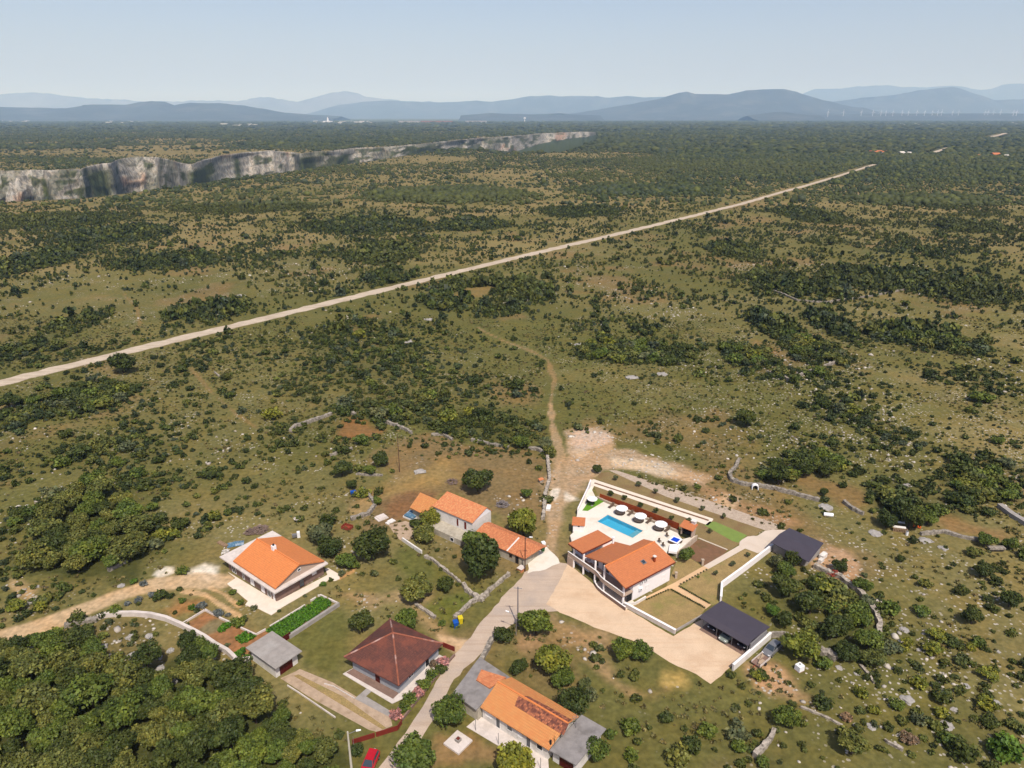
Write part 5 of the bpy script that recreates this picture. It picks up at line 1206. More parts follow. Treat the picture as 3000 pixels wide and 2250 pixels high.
# ---- barn with metal roof
bf = Frame(W('z3',1380,710,0), 42)
ba = bld('barn', bf, 'stone barn with a dark grey metal roof at the upper end of the pale path', 'barn')
MB().box(-.6, 5.4, -7.2, -.4, 0, 2.15).build('wall', M['concrete'], ba)
m_ = MB(); m_.slab([(-1.5,-.2,2.55),(-2.0,-8.4,2.35),(1.9,-8.1,3.0),(1.9,-.15,3.0)], .1); m_.slab([(1.9,-.15,3.0),(1.9,-8.1,3.0),(5.8,-7.5,2.7),(5.9,-.2,2.7)], .1); m_.build('roof', M['anthracite'], ba)
m_ = MB(); m_.box(4.0, 5.8, -8.6, -7.7, .0, .9); m_.box(2.6, 3.8, -8.9, -8.2, 0, .7); tag(m_.build('building_rubble', M['whiteold']), 'white scrap blocks stacked against the right end of the barn', 'rubble').matrix_world = Matrix.Translation((bf.o[0], bf.o[1], 0)) @ Matrix.Rotation(bf.a, 4, 'Z')

# ---- slab house with orange roof (left)
hf = Frame(W('a1',935,1165,0), 51.5)
h = bld('slab_house', hf, 'single storey brown block house with projecting concrete slab and bright orange gable roof', 'house')
def L2(k, x, y, z, f_=None): return loc(f_ or hf, W(k, x, y, z))
MB().box(0, 10.4, 0, 15.6, 0, 2.55).build('wall', M['brownwall'], h)
MB().box(-.8, 10.9, -1.0, 17.0, 2.55, 2.8).build('slab', M['concrete_lt'], h)
n0, nr_, l0 = L2('a1',935,940,3.2), L2('a1',1565,600,3.2), L2('a1',440,600,3.2)
x0, x1, y0, y1 = -.2, 10.6, -.35, 13.2; xm = 5.2
m_ = MB(); m_.slab([(xm,y1,5.3),(x0,y1,3.15),(x0,y0,3.15),(xm,y0,5.3)], .2); m_.slab([(xm,y0,5.3),(x1,y0,3.15),(x1,y1,3.15),(xm,y1,5.3)], .2); rr = m_.build('roof', M['tile_orange'], h)
MB().box(xm-.12, xm+.12, y0, y1, 5.28, 5.4).build('ridge', M['ridge'], rr)
m_ = MB(); m_.add([(x0+.5,y0+.35,2.8),(x1-.5,y0+.35,2.8),(x1-.5,y0+.35,3.15),(xm,y0+.35,5.05),(x0+.5,y0+.35,3.15)], [(0,1,2,3,4)])
m_.add([(x0+.5,y1-.35,2.8),(x1-.5,y1-.35,2.8),(x1-.5,y1-.35,3.15),(xm,y1-.35,5.05),(x0+.5,y1-.35,3.15)], [(4,3,2,1,0)])
m_.box(x0+.5, x0+.6, y0+.36, y1-.36, 2.8, 3.12); m_.box(x1-.6, x1-.5, y0+.36, y1-.36, 2.8, 3.12); m_.build('attic_wall', M['beige'], h)
opening(h, 'window', 'y-', y0+.35, 4.9, 5.6, 3.7, 4.3, M['frame'], M['glass'])
m_ = MB(); m_.box(xm-.35, xm+.35, 7.2, 7.9, 4.7, 6.1); c_ = m_.build('chimney', M['plasticw'], rr); MB().cyl(xm, 7.55, 6.1, 6.4, .2, 8).build('cowl', M['dark'], c_)
for a0, a1, z0, z1, lf in ((.4,1.0,.1,2.1,'frame'),(1.6,2.7,.1,2.1,'glass'),(3.6,4.7,.1,2.1,'frame'),(7.0,8.2,.1,2.1,'frame'),(10.2,10.8,.1,2.1,'glass'),(13.0,14.4,.1,2.1,'glass')):
    opening(h, 'door' if z0 < .5 else 'window', 'x-', 0, a0, a1, z0, z1, M['frame'], M[lf], sub='door_leaf')
opening(h, 'door', 'y-', 0, 4.9, 6.0, .1, 2.1, M['fascia'], M['glass'], sub='door_leaf'); opening(h, 'window', 'y-', 0, 7.8, 8.8, 1.2, 2.0, M['frame'], M['frame'])
sheet('terrace', WP('a1', [(290,935),(400,860),(300,780),(935,1165),(1590,820),(1560,740),(1600,730),(1740,810),(1750,870),(1690,895),(1600,890),(1000,1240),(940,1290),(860,1340),(680,1250),(610,1245),(525,1205),(560,1160)]), .1, M['cream'])
# plot kerbs
KW = [([(0,1280),(150,1352)],'cream garden kerb at the top left of the red bed'),([(190,1378),(335,1445)],'cream garden kerb right of the lavender'),([(470,1512),(662,1600),(790,1532)],'cream garden kerb with a corner above the small garage'),
      ([(845,1495),(1020,1390),(1300,1218)],'cream kerb along the green vegetable bed'),([(1372,1162),(1440,1120)],'short cream kerb at the top of the vegetable bed'),([(1465,1100),(1500,1088),(1730,1195)],'cream wall at the far end of the vegetable bed')]
for pts, lab in KW: wallseg('kerb_wall', WP('a1', pts), .25, 0, .35, M['concrete_lt'], lab, 'kerb')
wallseg('kerb_wall', WP('c7', [(590,298),(1000,50),(1200,160)]), .22, 0, .35, M['concrete_lt'], 'cream kerb around the left corner of the red soil garden', 'kerb')
wallseg('garden_wall', WP('a1', [(1095,1640),(1740,1215)]), .45, 0, .75, M['concrete'], 'grey concrete wall along the lower edge of the vegetable bed')
p = W('a3', 845, 550); MB_ = MB().box(-.75, .75, -.06, .06, 0, 1.1); o = tag(MB_.build('red_gate', M['darkred']), 'small dark red gate behind the flat roofed garage', 'gate'); o.location = (p[0], p[1], 0); o.rotation_euler = (0, 0, R(52))
vp = WP('a1', [(790,1540),(845,1510),(1300,1235),(1400,1175),(1450,1130),(1500,1105),(1650,1175),(1600,1240),(1100,1590),(1000,1640),(900,1620)])
sheet('garden_bed', vp, .05, M['soilbed'])
# rows of vegetables as ground cover
rg = np.random.default_rng(44); A_ = np.array(vp); x = rg.uniform(A_[:,0].min(), A_[:,0].max(), 2600); y = rg.uniform(A_[:,1].min(), A_[:,1].max(), 2600); kp = sdist(x, y, vp) > .15; x, y = x[kp], y[kp]
for pl_ in ([(1550,570),(1700,460),(1900,530),(1680,650)],[(1240,430),(1330,310),(1420,290),(1440,340),(1280,440)],[(1500,860),(1680,740),(1700,800),(1590,940),(1780,860),(1790,950),(1570,960)]):
    q_ = WP('c7', pl_); A_ = np.array(q_); a = rg.uniform(A_[:,0].min(), A_[:,0].max(), 260); b_ = rg.uniform(A_[:,1].min(), A_[:,1].max(), 260); kp = sdist(a, b_, q_) > .05; x = np.concatenate([x, a[kp]]); y = np.concatenate([y, b_[kp]])
PAL_ = PAL.copy(); PAL = np.array([S(84,130,24,.66), S(98,146,28,.66), S(72,112,28,.66), S(110,150,36,.66), S(90,126,30,.66), S(70,104,30,.66)])
merged('vegetables', x, y, rg.uniform(.3, .55, len(x)), x*0, [crown(820+i, 24, .4, nl=4, flat=.7) for i in range(3)], 8, 'bright green vegetable rows in the garden beds by the slab house', zs=.3)["category"] = 'vegetables'; PAL = PAL_

# ---- flat roofed garage
gf2 = Frame(W('a3',705,1045,0), 52.5)
g = bld('garage', gf2, 'small white garage with flat concrete roof and dark red door', 'garage')
MB().box(0, 4.1, 0, 6.3, 0, 2.35).build('wall', M['whiteold'], g)
m_ = MB(); m_.slab([(-.45,7.0,2.5),(-.45,-.9,2.6),(4.5,-.9,2.6),(4.5,7.0,2.5)], .16); m_.build('roof', M['concrete'], g)
opening(g, 'garage_door', 'y-', 0, .75, 3.1, .03, 2.05, M['darkred'], M['darkred'], sub='door_leaf'); m_ = MB(); m_.box(-.02, .03, 3.0, 3.6, 1.9, 2.15); m_.build('vent', M['dark'], g)
# ---- house with brown hipped roof
pf = Frame(W('a4',975,1250,0), 57.5)
hp = bld('hipped_house', pf, 'low white house with weathered brown hipped roof beside the village road', 'house')
MB().box(0, 9.6, 0, 9.6, 0, 2.45).build('wall', M['greywall'], hp)
e0, e1, f0, f1, zE, ap = -.75, 10.0, -.7, 10.6, 2.5, (5.3, 5.6, 5.1)
m_ = MB(); cs = [(e0,f0,zE),(e1,f0,zE),(e1,f1,zE),(e0,f1,zE)]
m_.add(cs + [ap] + [(a,b_,c_-.15) for a,b_,c_ in cs], [(0,1,4),(1,2,4),(2,3,4),(3,0,4),(0,5,6,1),(1,6,7,2),(2,7,8,3),(3,8,5,0),(8,7,6,5)]); rr = m_.build('roof', M['tile_brown'], hp)
m_ = MB()
for c_ in cs: m_.tube((c_[0],c_[1],c_[2]+.03), (ap[0],ap[1],ap[2]+.04), .14, 6)
m_.build('hip_tiles', M['ridge_brown'], rr)
for a0, a1, z0, z1, lf in ((3.9,4.8,.1,2.05,'darkred'),(6.6,7.8,1.5,1.9,'dark'),(1.4,2.6,1.5,1.9,'dark')): opening(hp, 'door' if z0 < .5 else 'window', 'x-', 0, a0, a1, z0, z1, M['darkred'] if z0<.5 else M['frame'], M[lf])
opening(hp, 'door', 'y-', 0, 6.2, 7.2, .1, 2.05, M['frame'], M['dark']); opening(hp, 'window', 'y-', 0, 2.2, 3.4, 1.0, 1.9, M['frame'], M['glass'])
sheet('terrace', [pf.w(-2.1,-.4), pf.w(0,-1.3), pf.w(9.8,-1.3), pf.w(9.8,0), pf.w(0,0), pf.w(0,9.7), pf.w(-1.7,10.2)], .08, M['concrete_lt'])
sheet('floor', [pf.w(-1.35,.1), pf.w(-.01,.1), pf.w(-.01,9.6), pf.w(-1.2,9.9)], .11, M['brownwall'])
sheet('path', WP('a4', [(395,1315),(585,1150),(640,1195),(540,1285),(850,1470),(880,1560),(800,1530)]), .04, M['concrete'])
sheet('drive', WP('a3', [(760,1050),(960,960),(1010,930)]) + WP('a6', [(160,0),(1230,640),(1260,800),(1100,870),(960,910),(820,870),(0,420),(-300,250)]), .024, M['pinkpave'])
sheet('verge', WP('a3', [(935,1020),(990,1000)]) + WP('a6', [(330,250),(1150,840),(1080,870)]), .045, M['lawn'])
wallseg('kerb', WP('a6', [(0,30),(170,75),(560,300)]), .12, 0, .2, M['concrete_lt'], 'thin pale kerb between the garage drive and the lawn of the brown roofed house', 'kerb')
wallseg('kerb', WP('a3', [(850,1150),(1000,1245),(1470,1565)]), .15, 0, .25, M['concrete_lt'], 'thin pale kerb on the lower side of the garage drive', 'kerb')
wallseg('gate_fence', WP('a6', [(520,1140),(940,1010)]), .08, 0, .85, M['redbrown'], 'left half of the long red metal gate fence at the bottom of the drive', 'fence')
wallseg('gate_fence', WP('a6', [(960,1005),(1360,880),(1440,760)]), .08, 0, .85, M['redbrown'], 'right half of the long red metal gate fence, bending at the oleander', 'fence')
wallseg('hedge_wall', WP('a4', [(1010,1600),(1240,1300),(1600,860),(1690,760)]), .25, 0, .45, M['brownwall'], 'low brown wall at the foot of the oleander hedge')
wallseg('entrance_gate', WP('a4', [(1540,640),(1690,700)]), .12, 0, .9, M['redbrown'], 'small red gate at the far corner of the brown roofed house', 'gate')

# ---- old farmhouse with white gable
ff = Frame(W('a2',1275,755,0), 52.5)
fm = bld('farmhouse', ff, 'old two storey farmhouse with mottled clay tile roof and white gable wall', 'house')
def lf_(x, y, z): return loc(ff, W('a2', x, y, z))
eR, eL, rR, rL, gR = lf_(1280,685,4.2), lf_(760,460,4.2), lf_(1420,460,5.6), lf_(905,255,5.6), lf_(1530,520,4.2)
ex = (eR[0]+eL[0])/2; rx = (rR[0]+rL[0])/2; y0 = (eR[1]+rR[1])/2; y1 = (eL[1]+rL[1])/2; bx_ = rx + 1.7
MB().box(ex+.25, bx_-.2, y0+.15, y1-.15, 0, 4.05).build('wall', M['whiteold'], fm)
m_ = MB(); m_.add([(ex+.25,y0+.14,4.0),(bx_-.2,y0+.14,4.0),(rx,y0+.14,5.5)], [(0,1,2)]); m_.add([(ex+.25,y1-.14,4.0),(bx_-.2,y1-.14,4.0),(rx,y1-.14,5.5)], [(2,1,0)]); m_.build('gable', M['plasticw'], fm)
m_ = MB(); m_.slab([(rx,y1,5.62),(ex,y1,4.2),(ex,y0,4.2),(rx,y0,5.62)], .16); m_.slab([(rx,y0,5.62),(bx_,y0,4.1),(bx_,y1,4.1),(rx,y1,5.62)], .16); m_.build('roof', M['tile_farm'], fm)
for a0, a1 in ((y0+1.7,y0+2.5),(y0+3.9,y0+4.6)): opening(fm, 'door', 'x-', ex+.25, a0, a1, 1.7, 3.6, M['frame'], M['fascia'], sub='door_leaf')
MB().box(ex-3.0, ex+.24, y0+.5, y1-1.0, 0, 1.35).build('terrace', M['oldwall'], fm)
opening(fm, 'window', 'x-', ex-3.0, y0+2.5, y0+3.5, .2, 1.1, M['frame'], M['dark'])
le = bld('lean_to', ff, 'lower tiled lean-to at the left end of the old farmhouse', 'shed')
a_, b_, c_, d_ = lf_(445,470,2.6), lf_(590,545,2.6), lf_(800,430,3.2), lf_(575,280,3.5)
m_ = MB(); m_.slab([(d_[0]+.1,d_[1],3.5),(a_[0],a_[1],2.6),(b_[0],b_[1]-.2,2.6),(d_[0]+.1,y1+.05,3.5)], .14); m_.build('roof', M['tile_yellow'], le)
MB().box(a_[0]+.5, d_[0], y1+.1, a_[1]-.3, 0, 2.4).build('wall', M['oldwall'], le)
# ---- long low outhouse
of = Frame(W('a2',1710,1035,2.2), 52.5)
oh = bld('outhouse', of, 'long low stone outhouse with orange clay roof ending at the white gravel', 'outhouse')
def lo_(x, y, z): return loc(of, W('a2', x, y, z))
q1, q2, q3, q4 = lo_(1420,665,3.2), lo_(2150,1000,3.2), lo_(1925,1145,2.2), lo_(1330,760,2.2)
xr = (q1[0]+q2[0])/2; ye, yw_ = q2[1], q1[1]
m_ = MB(); m_.slab([(xr,yw_,3.2),(-.1,yw_,2.2),(-.1,q3[1],2.2),(xr,ye,3.2)], .15); m_.slab([(xr,ye,3.2),(xr+1.6,ye,2.7),(xr+1.6,yw_,2.7),(xr,yw_,3.2)], .15); rr = m_.build('roof', M['tile_redold'], oh)
m_ = MB(); ym = lo_(1745,1000,2.3)[1]; m_.slab([(xr,ym+.15,3.27),(-.1,ym+.15,2.27),(-.1,ym-.15,2.27),(xr,ym-.15,3.27)], .05); m_.build('ridge', M['whiteold'], rr)
MB().box(.2, xr+1.3, q3[1]+.4, yw_-.2, 0, 2.1).build('wall', M['oldwall'], oh)
opening(oh, 'door', 'x-', .2, q3[1]+1.6, q3[1]+2.5, .05, 1.8, M['wood'], M['dark'], sub='door_leaf'); opening(oh, 'window', 'x-', .2, q3[1]+3.2, q3[1]+4.0, .8, 1.7, M['wood'], M['dark'])
# ---- long farmhouse at the bottom
gfm = Frame(W('a5',590,850,0), 52)
lg = bld('long_farmhouse', gfm, 'long low farmhouse with yellow orange tile roof patched with dark old tiles', 'house')
MB().box(.2, 6.3, -11.7, -.1, 0, 2.2).build('wall', M['whiteold'], lg)
m_ = MB(); m_.slab([(3.9,.1,3.9),(-.25,-.1,2.45),(-.25,-12.1,2.45),(3.9,-12.4,3.9)], .16); m_.slab([(3.9,-12.4,3.9),(6.7,-12.4,2.9),(6.7,-.3,2.9),(3.9,.1,3.9)], .16); rr = m_.build('roof', M['tile_yellow'], lg)
P_ = lambda x, y, z: loc(gfm, W('a5', x, y, z))
sl = lambda x: 2.45 + (x + .25) * (1.45 / 4.15)
pts = [P_(990,615,3.6), P_(950,725,3.1), P_(1480,1045,3.1), P_(1560,885,3.8)]
m_ = MB(); m_.slab([(min(x_,3.85), y_, sl(min(x_,3.85)) + .035) for x_, y_ in pts], .03)
pts = [(3.95,-4.6),(3.95,-12.3),(5.0,-12.3),(4.9,-8),(4.6,-4.9)]; m_.slab([(x_, y_, 3.9-(x_-3.9)*(1.0/2.8)+.035) for x_, y_ in pts], .03)
op = m_.build('old_tiles', M['tile_old'], rr); op['label'] = 'patch of dark old roof tiles below the ridge'
MB().box(3.78, 4.02, -12.4, .1, 3.9, 3.98).build('ridge', M['ridge'], rr)
for a0, a1, z0, z1, lf in ((-3.4,-2.6,.05,1.9,'glass'),(-1.9,-.6,.9,1.8,'frame'),(-5.6,-4.6,.9,1.8,'glass'),(-8.8,-8.0,.05,1.9,'glass'),(-10.8,-9.8,.9,1.8,'dark'),(-7.3,-6.5,.9,1.7,'frame')):
    opening(lg, 'door' if z0 < .5 else 'window', 'x-', .2, a0, a1, z0, z1, M['frame'], M[lf])
MB().cyl(.5, -11.9, 2.5, 3.4, .13, 8).build('flue', M['dark'], rr)
an = bld('flat_annexe', gfm, 'flat grey concrete roofed annexe at the left end of the long farmhouse', 'annexe')
MB().box(-.6, 6.6, .15, 4.9, 0, 2.1).build('wall', M['oldwall'], an)
q = [P_(520,240,2.4), P_(290,560,2.4), P_(545,755,2.4), P_(690,300,2.4)]
m_ = MB(); m_.slab([(7.4,6.6,2.4),(-.7,4.9,2.4),(-1.0,.12,2.4),(7.0,.12,2.4)], .22); m_.build('roof', M['concrete_old'], an)
a_, b_, c_, d_ = P_(590,325,2.7), P_(535,425,2.7), P_(680,515,2.7), P_(850,405,2.7)
m_ = MB(); m_.slab([(a_[0],a_[1],2.85),(b_[0],b_[1],2.6),(c_[0],max(c_[1],.3),2.6),(d_[0],.3,2.85)], .15); m_.build('tiled_patch', M['tile_redold'], an)
ra = bld('end_annexe', gfm, 'grey concrete roofed annexe with dark red doors at the right end of the long farmhouse', 'annexe')
MB().box(.5, 6.8, -16.0, -12.3, 0, 2.2).build('wall', M['whiteold'], ra)
m_ = MB(); m_.slab([(7.3,-12.45,2.75),(-.2,-12.2,2.45),(0,-16.3,2.45),(7.3,-16.5,2.75)], .16); m_.build('roof', M['concrete_old'], ra)
opening(ra, 'door', 'x-', .5, -15.6, -13.4, .03, 2.0, M['darkred'], M['darkred'], sub='door_leaf')
MB().tube((1.0,-12.2,2.4),(1.0,-12.2,3.9),.035).build('flue', M['dark'], ra)
p_ = W('a5', 1610, 950, 2.6); ant = empty('aerial', (p_[0], p_[1], 2.6)); tag(ant, 'thin roof aerial on the end annexe of the long farmhouse', 'aerial')
m_ = MB(); m_.tube((0,0,0),(0,0,2.6),.035); m_.build('mast', M['metal'], ant); m_ = MB(); [m_.tube((-.5,0,1.0+i*.35),(.5,.1,1.0+i*.35),.02) for i in range(4)]; m_.build('rods', M['metal'], ant)
sheet('terrace', WP('a5', [(430,940),(540,850),(590,830),(1310,1250),(1320,1400),(1200,1400),(1000,1290),(800,1160)]), .06, M['concrete_lt'])
for x_, y_, x2, y2 in ((530,870,530,980),(775,1020,775,1130),(945,1120,945,1230),(1230,1290,1230,1400)):
    p_ = W('a5', x2, y2); o = MB().cyl(0, 0, 0, 2.1, .04, 6).build('pergola_post', M['metal']); o.location = (p_[0], p_[1], 0); tag(o, 'thin grey post in the row along the long farmhouse terrace', 'post', 'thin posts along the long farmhouse terrace')
cf_ = Frame(W('a5',345,1228,.3), 52); ci = bld('cistern', cf_, 'square pale concrete cistern slab with a raised hatch', 'cistern')
c1, c2 = loc(cf_, W('a5',510,1090,.3)), loc(cf_, W('a5',190,1105,.3)); lx, ly = abs(c1[0]), abs(c2[1])
MB().box(0, lx, 0, ly, 0, .3).build('slab', M['concrete_lt'], ci); m_ = MB(); m_.box(lx*.42, lx*.66, ly*.40, ly*.64, .303, .72); m_.build('hatch', M['concrete'], ci); MB().box(lx*.46, lx*.62, ly*.44, ly*.60, .722, .78).build('lid', M['fascia'], ci)
# ------------------------------------------------------------------ vehicles
def car(name, x, y, rz, L, Wd, paint, label, z=0.0, wagon=False, cat='car', hood=.27, rear=.80):
    r_ = empty(name, (x, y, z), rz); tag(r_, label, cat); h = Wd/2; m_ = MB()
    # body loft along +x (front at +x)
    st = [(-.50,.74,.42,.78),(-.485,.90,.30,.88),(-.42,.98,.22,.92),(-.2,1.0,.2,.93),(.15,1.0,.2,.92),(.24,1.0,.2,.88),(.40,.97,.22,.78),(.475,.86,.28,.68),(.50,.68,.38,.58)]
    V_ = []; F_ = []
    for i, (t, wf, zb, zt) in enumerate(st):
        X = t*L; w_ = h*wf
        V_ += [(X,-w_*.94,zb),(X,-w_,(zb+zt)/2),(X,-w_*.93,zt-.04),(X,-w_*.82,zt),(X,w_*.82,zt),(X,w_*.93,zt-.04),(X,w_,(zb+zt)/2),(X,w_*.94,zb)]
        if i:
            a = (i-1)*8; b_ = i*8
            F_ += [(a+j, b_+j, b_+(j+1)%8, a+(j+1)%8) for j in range(8)]
    F_ += [tuple(range(8)), tuple(range(len(V_)-1, len(V_)-9, -1))]
    body = MB().add(V_, F_).build('body', paint, r_, smooth=False)
    xr, xf = -.44*L if wagon else -.36*L, .24*L; xr2, xf2 = xr+.35 if not wagon else xr+.2, xf-.75
    zt, zr = .92, 1.42; g = MB(); a, b_ = h*.84, h*.66
    g.add([(xr,-a,zt),(xf,-a,zt-.03),(xf,a,zt-.03),(xr,a,zt),(xr2,-b_,zr-.03),(xf2,-b_,zr-.03),(xf2,b_,zr-.03),(xr2,b_,zr-.03)], [(0,1,5,4),(1,2,6,5),(2,3,7,6),(3,0,4,7),(4,5,6,7)])
    g.build('windows', M['glass'], r_)
    MB().slab([(xr2-.05,-b_-.03,zr+.01),(xf2+.05,-b_-.03,zr+.01),(xf2+.05,b_+.03,zr+.01),(xr2-.05,b_+.03,zr+.01)], .05).build('roof_panel', paint, r_)
    pl_ = MB()
    for sy in (-1, 1):
        for (p, q) in (((xr,a*sy,zt),(xr2,b_*sy,zr-.02)),((xf,a*sy,zt-.03),(xf2,b_*sy,zr-.02)),((0,a*sy*1.005,zt),(-.05,b_*sy*1.01,zr-.02))): pl_.tube(p, q, .035, 5)
    pl_.build('door_pillars', paint, r_)
    for sx in (-.31, .31):
        for sy in (-1, 1):
            wb = MB(); wb.tube((sx*L, sy*(h-.19), .31), (sx*L, sy*(h-.0), .31), .31, 14); wh = wb.build('wheel', M['tyre'], r_)
            MB().tube((sx*L, sy*(h-.02), .31), (sx*L, sy*(h+.008), .31), .18, 10).build('rim', M['metal'], wh)
    for sy in (-1, 1):
        MB().box(.455*L, .487*L, sy*h*.62-.14, sy*h*.62+.14, .56, .70).build('headlight', M['lamp'], r_); MB().box(-.497*L, -.47*L, sy*h*.66-.1, sy*h*.66+.1, .62, .82).build('tail_light', M['darkred'], r_)
    return r_
def cfw(x, y): return cf.w(x, y)
x, y = cfw(2.7, 7.4); car('parked_car', x, y, R(222), 4.1, 1.72, M['cardark'], 'dark car in the left bay of the carport')
x, y = cfw(1.75, 4.6); car('parked_car', x, y, R(222), 4.2, 1.75, M['carpale'], 'pale grey green car in the middle bay of the carport')
x, y = cfw(2.7, 1.7); car('parked_car', x, y, R(222), 4.1, 1.72, M['cardark'], 'dark car in the right bay of the carport, beside the pale wall')
x, y = at(2262, 1899, .6); car('parked_car', x, y, R(222), 4.3, 1.7, M['carsilver'], 'old silver saloon car behind the pale yard wall')
a_, b_ = at(1102, 2200, .6), at(1079, 2252, .6); x, y = at(1088, 2228, .6)
car('parked_car', x-.15, y-.35, math.atan2(b_[1]-a_[1], b_[0]-a_[0]), 3.9, 1.72, M['carred'], 'red hatchback parked at the bottom edge below the red gate', wagon=True)
tx, ty = at(2229, 1934, .5); tr = empty('trailer', (tx, ty, 0), R(40)); tag(tr, 'flat trailer with pale sides and rusty scrap on it, left of the old silver car', 'trailer')
MB().box(-1.5,1.5,-.75,.75,.4,.5).build('bed', M['brownwall'], tr); m_ = MB(); m_.box(-1.5,1.5,-.8,-.74,.42,.85); m_.box(-1.5,1.5,.74,.8,.42,.8); m_.build('side_board', M['concrete_lt'], tr)
m_ = MB(); m_.box(-1.1,.2,-.6,-.1,.503,.75); m_.box(-.3,1.2,.1,.6,.503,.7); m_.tube((-1.3,-.3,.8),(1.3,.5,.9),.06); sc = m_.build('scrap', M['pinkpave'], tr)
for sy in (-1, 1): MB().tube((0,sy*.82,.28),(0,sy*.98,.28),.28,12).build('wheel', M['tyre'], tr)
MB().tube((-1.5,0,.42),(-2.4,0,.4),.05).build('drawbar', M['rustbox'], tr)

# ------------------------------------------------------------------ poles and lamps
def ztop(base, top):
    x, y = at(*base); lo, hi = 1, 20
    for _ in range(40):
        mid = (lo+hi)/2
        if row_of(y, mid) > top: lo = mid
        else: hi = mid
    return x, y, lo
def lamp(name, base, top, mat, label, arm=None, r=.09, cat='street lamp', cross=False):
    x, y, h = ztop(base, top); r_ = empty(name, (x, y, 0)); tag(r_, label, cat)
    MB().cyl(0, 0, 0, h, r*1.3, 8, r*.8).build('pole', mat, r_)
    if arm:
        a = Vector(arm); MB().tube((0,0,h-.4),(a.x,a.y,h+.1),.04).build('arm', M['metal'], r_)
        d = a.normalized(); m_ = MB(); m_.tube((a.x,a.y,h+.1),(a.x+d.x*.6,a.y+d.y*.6,h+.16),.13,8,.1); m_.build('lamp_head', M['plasticw'], r_)
    if cross:
        m_ = MB(); m_.tube((-.7,.1,h-.3),(.7,-.1,h-.3),.06); m_.tube((0,.0,h-.35),(0,0,h-.1),.1,8); m_.build('crossarm', M['metal'], r_)
    return r_
lamp('lamp_post', (1538,1674), 1573, M['polewood'], 'brown street lamp at the tiled outhouse corner by the white gravel', (.8,-.2))
lamp('utility_pole', (1517,1832), 1719, M['polemetal'], 'tall pale grey pole at the edge of the road junction', None, cross=True, cat='pole', r=.11)
lamp('lamp_post', (1512,1862), 1800, M['polemetal'], 'short street lamp with an arm over the road, behind the trees of the slope', (-1.2,.5), r=.06)
lamp('utility_pole', (1032,2272), 2144, M['poleconc'], 'concrete pole with a lamp at the bottom edge beside the red gate', (1.1,.1), r=.14, cat='pole')
pl_ = lamp('utility_pole', (1171,1383), 1272, M['polewood'], 'thin wooden pole standing alone on the brown paddock', None, cat='pole', r=.07)
lamp('utility_pole', (1038,2200), 2158, M['polemetal'], 'thin grey post just right of the concrete pole at the bottom', None, cat='post', r=.04)

